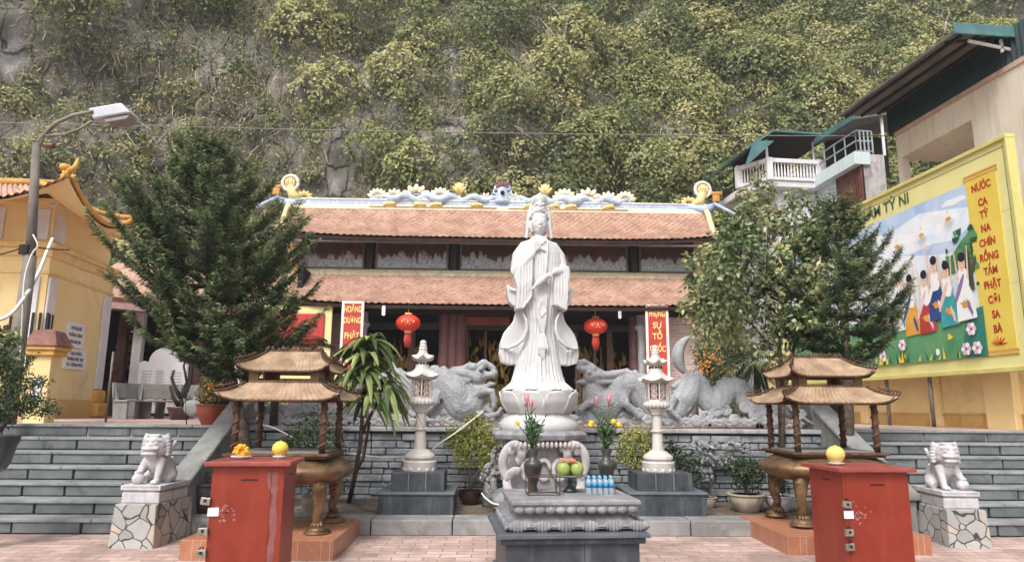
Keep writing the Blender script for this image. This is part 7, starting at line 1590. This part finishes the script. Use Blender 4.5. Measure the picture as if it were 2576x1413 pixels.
# dracaena with long arching striped leaves
T = thing('dracaena', 'tall dracaena with long arching variegated leaves beside the left burner', 'plant', P(878, 1262, Z=.165)); Yd = 9.0
b = MB(); b.tube([P(878, 1262, Z=.165), P(892, 1200, Y=Yd), P(906, 1120, Y=Yd), P(915, 1000, Y=Yd), P(918, 930, Y=Yd)], [.035, .03, .026, .024, .02], 8); b.tube([P(895, 1190, Y=Yd), P(914, 1150, Y=Yd + .1), P(930, 1060, Y=Yd + .1)], [.022, .02, .016], 8); b.tube([P(910, 1090, Y=Yd), P(950, 1010, Y=Yd), P(965, 960, Y=Yd)], [.022, .02, .015], 8); b.build('stems', M['bark'], T, smooth=True)
def strap_leaves(heads, Y, n, L0, W0, seed, dr=1.0):
    rg = np.random.default_rng(seed); V = []; R = []
    for v, y, k, dY in heads:
        c = np.array(tuple(P(v, y, Y=Y + dY)))
        for i in range(int(n * k)):
            a = rg.uniform(0, 2 * PI); e = rg.uniform(.1, 1.4); L = L0 * rg.uniform(.7, 1.15) * (k ** .5); d = np.array([math.cos(a) * math.cos(e), math.sin(a) * math.cos(e), math.sin(e)]); m = 7; s = np.array([-math.sin(a), math.cos(a), 0]); W = W0 * rg.uniform(.7, 1.1)
            p = [c + d * L * t + np.array([0, 0, -1]) * L * dr * (.95 * t * t) * (1.1 - .35 * math.sin(e)) for t in np.linspace(0, 1, m)]; wv = [W * math.sin(PI * min(.97, .12 + .86 * t)) ** .7 for t in np.linspace(0, 1, m)]; tone = rg.uniform(.1, .9)
            for j in range(m - 1):
                up = np.array([0, 0, 1.0]) * .18; mid0 = p[j] - up * wv[j]; mid1 = p[j + 1] - up * wv[j + 1]
                V += [p[j] - s * wv[j] / 2, mid0, mid1, p[j + 1] - s * wv[j + 1] / 2, mid0, p[j] + s * wv[j] / 2, p[j + 1] + s * wv[j + 1] / 2, mid1]; R += [tone + rg.normal() * .06, tone - .22]
    return np.array(V), np.clip(np.array(R), 0, 1)
V, R = strap_leaves([(930, 865, 1, -.05), (905, 880, .9, 0), (916, 900, 1, 0), (918, 935, .9, 0), (950, 935, 1, .05), (880, 960, .7, -.1), (965, 975, 1, 0), (935, 1000, .9, -.05), (915, 1010, .8, .1), (890, 905, .5, .1)], Yd, 24, .54, .088, 5, 1.1); soup('leaves', V, 4, M['drac'], parent=T, rnd=R)
# palms
def palm(label, v, y, Y, fr_, seed, foot, mat='palm'):
    rg = np.random.default_rng(seed); c = P(v, y, Y=Y); f = Vector((c.x, Y, foot)); T = thing('palm', label, 'palm', f); b = MB(); b.tube([f, c], [.06, .05], 10); C_ = []; D_ = []; L_ = []
    for tv, ty, dY in fr_:
        e = P(tv, ty, Y=Y + dY); h = (e - c).length; mid = c.lerp(e, .5) + Vector((0, 0, h * .28)); pts = []
        for i in range(22): t = i / 21; pts.append(c * (1 - t) ** 2 + mid * 2 * t * (1 - t) + e * t * t)
        b.tube(pts, [.012 * (1 - i / 26) for i in range(22)], 5)
        for i in range(3, 22):
            t = (pts[i] - pts[i - 1]).normalized(); s = t.cross(Vector((0, 0, 1))).normalized()
            for q in (-1, 1):
                for r_ in range(2): C_.append(tuple(pts[i])); D_.append(tuple(t * .75 + s * q * .8 + Vector((0, 0, -.35 - .2 * r_)))); L_.append(h * .42 * math.sin(PI * (.15 + .8 * i / 22)) + .04)
    b.build('stalks', M['bark'], T, smooth=True); C_ = np.array(C_); D_ = np.array(D_); n = len(C_); soup('fronds', leafquads(C_, D_, RNG.normal(size=(n, 3)) * .3 + np.array([0, 0, 1]), np.array(L_), np.full(n, .018)), 4, M[mat], parent=T, rnd=RNG.random(n)); return T
palm('drooping green palm behind the wall left of the right burner', 1902, 905, 10.75, [(1768, 1005, -.3), (1790, 935, 0), (1840, 990, -.2), (1862, 880, .1), (1930, 870, 0), (1950, 960, .1), (1990, 900, .2), (1888, 985, -.2), (1930, 985, 0), (1830, 895, .3)], 3, TZ)
palm('dark palm with spread fronds above the left burner roof', 700, 880, 10.6, [(815, 850, 0), (790, 815, .1), (740, 800, 0), (812, 880, -.1), (660, 815, 0), (628, 850, 0), (770, 905, -.1), (600, 900, .1), (838, 868, .1)], 7, TZ)
# planters
def pot(c, r, h, m, label, kind='plant pot', name='plant_pot', lipr=1.08, prof=None, parent=None):
    b = MB(); pr = prof or [(.55, 0), (.6, .04), (.88, .45), (1.0, .80), (.98, .90), (lipr, .93), (lipr, 1.0), (.9, 1.0), (.88, .93)]
    b.lathe([(r * a, h * z) for a, z in pr], tuple(c), 28); return b
def potted(v, yb, r, h, m, lab_pot, name, label, blobs, L, W, dens, mat, seed, droop=.1, pedestal=None, bz=.165, stems=None, bark='bark', Y=None, hollow=.3):
    c = P(v, yb, Z=bz) if Y is None else P(v, yb, Y=Y); c.z = bz; b = pot(c, r, h, m, lab_pot); b.cm = 0
    T = thing('potted_plant', label, 'potted plant', c); b.build('pot', M[m], T, autosm=45); sl_ = MB(); sl_.lathe([(r * .87, h * .9), (r * .87, h * .93)], tuple(c), 24); sl_.build('soil', M['soil'], T)
    rg = np.random.default_rng(seed); V, R, C_ = blobleaves(blobs, c.y, L, W, dens, rg, droop, hollow=hollow); soup('foliage', V, 4, M[mat], parent=T, rnd=R); s = MB(); top = c + Vector((0, 0, h * .9)); rr = random.Random(seed)
    for st_ in (stems or []): s.tube([top] + [P(a, q, Y=c.y) for a, q in st_], [.022, .018, .012, .008, .006][:len(st_) + 1], 6)
    j = P(stems[0][-1][0], stems[0][-1][1], Y=c.y) if stems else top
    for bl in blobs: e = P(bl[0], bl[1], Y=c.y); s.tube([j if stems else top + Vector((rr.gauss(0, r * .3), rr.gauss(0, r * .3), 0)), j.lerp(e, .6) + Vector((0, 0, .02)), e], [.008, .006, .003], 5)
    s.build('stems', M[bark], T, smooth=True); return T
potted(1181, 1268, .165, .19, 'pot_glaze', '', 'bonsai', 'yellow-green bonsai in a dark glazed pot left of the altar', [(1160, 1090, 40, 26), (1205, 1080, 40, 28), (1235, 1110, 30, 26), (1150, 1125, 26, 18), (1190, 1125, 40, 26), (1230, 1140, 26, 20), (1165, 1160, 22, 14), (1215, 1165, 24, 14), (1135, 1105, 18, 16), (1195, 1055, 24, 18)], .042, .026, 15, 'lime', 3, stems=[[(1186, 1200), (1180, 1170), (1192, 1130)], [(1200, 1190), (1222, 1160)]])
potted(1880, 1286, .235, .23, 'pot_stone', '', 'x', 'dark green shrub in a pale round pot near the right burner', [(1860, 1180, 26, 26), (1885, 1170, 30, 26), (1905, 1195, 26, 24), (1840, 1165, 16, 14), (1870, 1205, 26, 20), (1895, 1215, 24, 16), (1920, 1170, 14, 14)], .048, .026, 13, 'dark_leaf', 8, stems=[[(1876, 1230), (1874, 1212)]])
potted(510, 1288, .235, .36, 'pot_purple', '', 'x', 'big purple-grey pot with low plants beside the left balustrade', [(500, 1200, 30, 10), (535, 1196, 24, 10)], .04, .02, 4, 'dark_leaf', 5)
potted(1962, 1284, .19, .20, 'white_plastic', '', 'x', 'white round pot behind the legs of the right burner', [(1960, 1225, 22, 16), (1975, 1215, 14, 12)], .04, .02, 5, 'dark_leaf', 6)
potted(1782, 1276, .115, .14, 'pot_stone', '', 'x', 'small pale pot with a sprig next to the right granite plinth', [(1785, 1230, 14, 14), (1795, 1215, 10, 12)], .04, .016, 5, 'dark_leaf', 7)
potted(779, 1298, .11, .26, 'pot_stone', '', 'x', 'pale square-sided pot behind the left burner legs', [(785, 1220, 16, 14)], .04, .016, 4, 'dark_leaf', 17)
potted(530, 1044, .21, .30, 'orange_pot', '', 'x', 'kumquat shrub in an orange pot at the top of the left steps', [(528, 960, 24, 26), (535, 990, 28, 22), (512, 985, 20, 24), (548, 965, 18, 24)], .05, .028, 10, 'broad', 18, bz=TZ, Y=11.0)
kq = MB(); rr = random.Random(6)
for k in range(70): c = P(rr.gauss(532, 14), rr.gauss(975, 17), Y=11.0 + rr.uniform(-.2, .05)); kq.ell(c, (.014, .014, .016), n=7, m=5)
kt = [o for o in bpy.data.objects if o.get('label', '').startswith('kumquat shrub')][0]; kq.build('kumquats', pm('kumquat', (226, 150, 50), (210, 130, 40), bstr=0), kt, smooth=True); kt.children[-1]['kind'] = 'stuff'
T = leafy('kumquat_tree', 'clipped kumquat tree full of orange fruit inside the stone crescent', 'tree', 11.6, (1785, 1060), [(1765, 870, 26, 24), (1790, 890, 30, 30), (1775, 915, 30, 26), (1800, 930, 26, 26), (1812, 950, 16, 18), (1755, 895, 16, 18)], .055, .03, 8, 'broad', 33, [([(1785, 1000), (1784, 930)], .03)], .2, base_z=TZ)
kq = MB()
for k in range(110): c = P(rr.gauss(1785, 18), rr.gauss(910, 24), Y=11.6 + rr.uniform(-.3, .05)); kq.ell(c, (.016, .016, .018), n=7, m=5)
kq.build('kumquats', bpy.data.materials['kumquat'], T, smooth=True)['kind'] = 'stuff'
leafy('shrub', 'yellow-green rounded shrub behind the right stone lantern', 'shrub', 9.55, (1600, 1250), [(1590, 1095, 36, 26), (1620, 1095, 26, 24), (1575, 1125, 26, 22), (1610, 1130, 32, 24), (1570, 1150, 24, 16), (1640, 1120, 14, 20), (1600, 1165, 26, 16)], .04, .025, 15, 'lime', 14, [([(1600, 1180)], .02)])
leafy('shrub', 'loose green shrub between the right lantern plinth and the pale rocks', 'shrub', 9.5, (1712, 1260), [(1700, 1140, 26, 22), (1722, 1165, 26, 24), (1745, 1150, 20, 20), (1730, 1195, 22, 22), (1684, 1120, 16, 16), (1755, 1185, 12, 16)], .055, .03, 8, 'dark_leaf', 15, [([(1716, 1200)], .015)])
leafy('shrub', 'feathery green shrub seen below the left burner roof', 'shrub', 9.6, (775, 1250), [(760, 1080, 34, 30), (800, 1060, 26, 34), (780, 1110, 40, 26), (740, 1105, 26, 20), (820, 1100, 20, 40), (790, 1140, 30, 22), (850, 1120, 20, 60), (720, 1120, 24, 16), (860, 1200, 20, 40)], .065, .022, 6.5, 'dark_leaf', 16, [([(780, 1180)], .015)])
leafy('vase_shrub', 'spiky green bush on the terrace seen through the left conifer', 'shrub', 11.0, (470, 1060), [(466, 985, 10, 18)], .05, .02, 1, 'dark_leaf', 19, [([(466, 1000)], .01)], base_z=TZ)
# twiggy bonsai at the left edge
T = leafy('bonsai', 'spreading bonsai pine with layered pads at the left edge', 'bonsai', 8.0, (-22, 1120), [(30, 935, 34, 20), (60, 965, 40, 18), (10, 975, 40, 24), (95, 1005, 36, 15), (50, 1005, 44, 18), (130, 1030, 22, 10), (85, 1035, 30, 12), (15, 1030, 50, 20), (-10, 900, 50, 30), (70, 900, 18, 8), (105, 960, 20, 10), (-20, 1060, 40, 20)], .046, .018, 22, 'dark_leaf', 23,
      [([(0, 1080), (30, 1050), (60, 1030)], .03), ([(0, 1050), (-10, 1000), (20, 950)], .03), ([(30, 1050), (90, 1020), (125, 1035)], .016)], .1, base_z=1.10)
c = P(-35, 1130, Y=8.0); b = MB(); b.lathe([(.20, .80), (.23, .86), (.27, 1.05), (.29, 1.08), (.29, 1.14), (.26, 1.14), (.25, 1.10)], (c.x, 8.0, 0), 28); tag(b.build('bonsai_pot', M['dark_granite'], autosm=45), 'dark shallow bonsai pot cut by the left edge of the picture', 'plant pot')
b = MB(); b.lathe([(.16, 0), (.16, .08), (.11, .14), (.10, .40), (.11, .70), (.20, .80)], (c.x, 8.0, 0), 8); tag(b.build('pot_stand', M['altar_stone'], autosm=30), 'stone stand carrying the dark bonsai pot at the left edge', 'stand')
leafy('shrub', 'broad-leaved plant behind the lamp post at the left edge', 'shrub', 9.9, (0, 1060), [(10, 860, 30, 20), (25, 840, 20, 14), (-10, 900, 30, 30), (20, 900, 20, 16), (5, 835, 16, 12)], .11, .055, 3.5, 'broad', 25, [([(5, 960)], .02)], base_z=.9)
# pale eroded garden rocks
def rocks(label, blobs, Y, seed):
    rr = random.Random(seed); b = MB(); f = P(blobs[0][0], 1250, Y=Y)
    for v, y, rx_, rz_ in blobs:
        k = Y / F_; c = P(v, y, Y=Y)
        for q in range(int(rx_ * rz_ / 22)):
            a = rr.uniform(0, 2 * PI); r = rr.uniform(0, 1) ** .5; b.ell(c + Vector((rx_ * k * r * math.cos(a), rr.uniform(-.05, .05), rz_ * k * r * math.sin(a))), (rr.uniform(.014, .03), .04, rr.uniform(.01, .026)), (rr.uniform(-1, 1), rr.uniform(-1, 1), 0), 8, 6)
        b.ell(c + Vector((0, .06, 0)), (rx_ * k * .9, .07, rz_ * k * .9))
    b.tube([Vector((f.x, Y + .05, .16)), P(blobs[0][0], blobs[0][1], Y=Y + .05)], [.12, .08], 8)
    tag(b.build('garden_rock', M['coral'], smooth=True), label, 'rock')
M['coral'] = pm('coral_rock', (176, 176, 176), (96, 98, 100), rough=.95, sc=26, bs=34, bstr=1, bd=.04)
rocks('pile of pale pitted garden rock right of the yellow-green bonsai', [(1235, 1180, 22, 18), (1250, 1150, 18, 26), (1222, 1200, 16, 12), (1258, 1195, 12, 14)], 9.6, 3)
rocks('spread of pale ribbed garden rock between the right lantern and burner', [(1720, 1190, 20, 26), (1772, 1120, 40, 14), (1850, 1125, 44, 14), (1790, 1155, 40, 18), (1765, 1190, 30, 20), (1740, 1215, 22, 16), (1830, 1160, 34, 12)], 9.75, 4)
# hoses and cables in the bed
cable('white_hose', [(660, 1068), (690, 1076), (760, 1110), (830, 1135), (900, 1142), (960, 1150), (1010, 1148)], .011, M['cable_white'], 'thin white hose draped along the stone wall left of the lantern', 9.75)
cable('white_conduit', [(1075, 1140), (1110, 1112), (1150, 1085), (1215, 1035)], .013, M['cable_white'], 'pale conduit slanting up behind the yellow-green bonsai', [9.7, 9.7, 9.72, 9.9])
cable('loose_hose', [(1212, 1240), (1225, 1255), (1250, 1268), (1290, 1262)], .012, M['cable_white'], 'loose white hose lying behind the altar', [9.35, 9.2, 9.05, 9.1])
# porch, stele, benches and table left of the pagoda
Yp = 18.5; x0 = P(262, 900, Y=Yp).x; x1 = P(610, 900, Y=Yp).x
T = thing('side_hall', 'dark open side hall with a pink eave behind the conifer', 'building', ((x0 + x1) / 2, Yp + 1, TZ))
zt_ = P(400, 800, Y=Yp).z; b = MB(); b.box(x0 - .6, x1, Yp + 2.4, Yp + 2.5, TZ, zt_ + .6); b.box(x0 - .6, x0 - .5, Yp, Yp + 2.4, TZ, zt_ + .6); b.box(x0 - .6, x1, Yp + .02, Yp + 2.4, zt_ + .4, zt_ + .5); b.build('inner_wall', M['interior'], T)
b = MB()
for v in (300, 340, 500, 598): x = P(v, 900, Y=Yp).x; b.box(x - .11, x + .11, Yp, Yp + .22, TZ, zt_ + .4)
for v in (300, 340, 500, 598): x = P(v, 900, Y=Yp).x; bb = MB(); bb.box(x - .11, x + .11, Yp, Yp + .22, TZ, zt_ + .4); bb.build('pillar', M['white_paint'] if v in (340, 598) else M['wood'], T, bevel=.01)
b = MB(); b.add([(x0 - .8, Yp - .5, zt_ + .25), (x1 + .4, Yp - .5, zt_ - .1), (x1 + .4, Yp - .5, zt_ + .15), (x0 - .8, Yp - .5, zt_ + .55), (x0 - .8, Yp + .1, zt_ + .25), (x1 + .4, Yp + .1, zt_ - .1), (x1 + .4, Yp + .1, zt_ + .15), (x0 - .8, Yp + .1, zt_ + .55)], [(0, 1, 2, 3), (7, 6, 5, 4), (3, 2, 6, 7), (0, 4, 5, 1), (0, 3, 7, 4), (1, 5, 6, 2)]); b.build('eave', pm('pink_eave', (214, 176, 178), (196, 154, 158)), T)
b = MB(); b.add([(x0 - .8, Yp - .55, zt_ + .5), (x1 + .4, Yp - .55, zt_ + .12), (x1 + .4, Yp + 2.0, zt_ + 1.5), (x0 - .8, Yp + 2.0, zt_ + 1.8)], [(0, 1, 2, 3)]); b.build('roof', M['roof_tile'], T, solid=.08)
b = MB(); rr = random.Random(8)
for k in range(40): b.ell((P(rr.uniform(285, 325), 900, Y=Yp + 1).x, Yp + 1 + rr.uniform(-.1, .1), TZ + rr.uniform(.9, 2.1)), (.05, .04, rr.uniform(.04, .12)), (0, rr.uniform(-1, 1), 0), 8, 6)
b.box(P(280, 900, Y=Yp + 1.2).x, P(330, 900, Y=Yp + 1.2).x, Yp + 1.1, Yp + 1.5, TZ, TZ + .9); b.build('gilded_shrine', M['gold'], T, smooth=False)
Ys = 16.6; xs0, xs1 = P(346, 950, Y=Ys).x, P(468, 950, Y=Ys).x; zs = P(400, 1012, Y=Ys).z; zm = P(400, 912, Y=Ys).z; zt2 = P(420, 874, Y=Ys).z; xm_ = (xs0 + xs1) / 2; w_ = (xs1 - xs0) / 2
T = thing('stone_stele', 'white engraved stele with arched top behind the benches', 'stele', (xm_, Ys, TZ)); b = MB()
b.prism([(xm_ - w_, TZ + .1), (xm_ + w_, TZ + .1), (xm_ + w_, zm), (xm_ + w_ * .8, zm + .04)] + [(xm_ + w_ * .62 * math.cos(q * PI / 10), zm + (zt2 - zm) * math.sin(q * PI / 10)) for q in range(11)] + [(xm_ - w_ * .8, zm + .04), (xm_ - w_, zm)], Ys, Ys + .12, 'y'); b.build('slab', M['white_plastic'], T, bevel=.01)
b = MB()
for c_ in range(3):
    for k in range(22): x = xm_ - w_ * .85 + c_ * w_ * .6; L = w_ * .45 * (.7 + .3 * math.sin(k * 3.1 + c_)); b.box(x, x + L, Ys - .004, Ys, TZ + .3 + k * .035, TZ + .312 + k * .035)
b.build('engraving', pm('engraving_grey', (150, 150, 160), (130, 130, 142), bstr=0), T); T.children[-1]['kind'] = 'stuff'
def bench(label, v, y, Y, w, rz, col):
    c = P(v, y, Y=Y); T = thing('stone_bench', label, 'bench', (0, 0, 0), 'grey benches at the top of the left steps'); 
    b = MB(); b.box(-w, w, -.2, .2, .40, .45); b.build('seat', M[col], T, bevel=.01); b = MB(); b.boxc((0, .24, .66), (2 * w, .05, .36), (-.15, 0, 0)); b.build('backrest', M[col], T, bevel=.01)
    for s in (-1, 1): b = MB(); b.prism([(-.18, 0), (.2, 0), (.3, .85), (.24, .85), (.1, .40), (-.18, .40)], s * w * .85 - .03, s * w * .85 + .03, 'x'); b.build('leg', M['concrete'], T, bevel=.01)
    T.location = (c.x, Y, TZ); T.rotation_euler.z = rz; T.scale = (.85, .85, .85)
bench('grey stone bench with wooden back facing the steps', 395, 1030, 15.2, .5, .15, 'grey_metal'); bench('low grey bench beside the rough boulder', 440, 1030, 15.6, .45, -.1, 'concrete'); bench('grey bench standing end-on near the gate pilaster', 335, 1030, 15.0, .42, 1.2, 'concrete')
b = MB(); rr = random.Random(3)
for k in range(7): c = P(485 + rr.uniform(-12, 12), 1028 + rr.uniform(-8, 8), Y=13.0); b.ell(c, (.12, .12, .10), (rr.random(), rr.random(), 0))
tag(b.build('boulder', M['pale_granite'], remesh=.03, sm=2), 'rough pale boulder beside the orange pot', 'boulder')
# bare dark twisted bonsai in front of the stele
T = thing('twisted_bonsai', 'leafless dark twisted bonsai trunk before the white stele', 'bonsai', P(455, 1050, Y=14.5)); b = MB(); Yt = 14.5
for pts in ([(462, 1040), (455, 1000), (470, 960), (462, 920), (472, 885)], [(455, 1000), (440, 975), (432, 950), (438, 930)], [(462, 1000), (478, 960), (482, 920), (474, 900)], [(450, 1020), (436, 1000), (428, 970)]): b.tube([P(v, y, Y=Yt) for v, y in pts], [.05, .035, .028, .02, .012][:len(pts)], 6)
b.build('trunk', M['dark_wood'], T, smooth=True)
b = MB(); c = P(452, 1045, Y=14.5); b.lathe([(.16, 0), (.2, .12), (.24, .22), (.24, .25)], (c.x, 14.5, TZ), 16); b.build('pot', M['pot_glaze'], T, smooth=True)
# small sign post and pole between gate and porch
c = P(268, 1040, Y=12.2); b = MB(); b.tube([(c.x, 12.2, TZ), (c.x, 12.2, TZ + 1.15)], .02, 8); tag(b.build('steel_post', M['grey_metal'], smooth=True), 'thin steel post beside the yellow gate pilaster', 'post')
# stair parapet and items seen under the right burner
T = thing('stair_parapet', 'pale angled stair parapet seen between the posts of the right burner', 'parapet', P(2066, 1140, Y=10.0)); b = MB()
q = [P(v, y, Y=10.0) for v, y in ((2038, 1018), (2050, 1018), (2078, 1072), (2078, 1175), (2050, 1175), (2050, 1072))]; b.add(q + [p + Vector((0, .25, 0)) for p in q], [tuple(range(6)), tuple(range(6, 12))[::-1]] + [(i, 6 + i, 6 + (i + 1) % 6, (i + 1) % 6) for i in range(6)]); b.build('slab', M['pale_granite'], T, bevel=.008)
for i, (v, y, Y) in enumerate(((2086, 1100, 10.15),)):
    b = MB(); c = P(v, y, Y=Y); b.box(c.x - .16, c.x + .18, Y, Y + .3, .17, c.z + .5); tag(b.build('dark_cabinet', M['black'], bevel=.01), 'dark metal cabinet against the wall behind the right burner', 'cabinet')

# ------------------------------------------------------------------ the soft haze of the day
hz_ = MB(); hz_.box(-60, 70, -8, 60, -1.3, 44); hm = bpy.data.materials.new('haze'); hm.use_nodes = True; hn = hm.node_tree
for nd in list(hn.nodes):
    if nd.type == 'BSDF_PRINCIPLED': hn.nodes.remove(nd)
pv = hn.nodes.new('ShaderNodeVolumePrincipled'); pv.inputs['Color'].default_value = (.92, .94, .97, 1); pv.inputs['Density'].default_value = .0013; pv.inputs['Anisotropy'].default_value = .2
hn.links.new(pv.outputs[0], hn.nodes['Material Output'].inputs['Volume'])
hz_.build('haze', hm, kind='stuff')
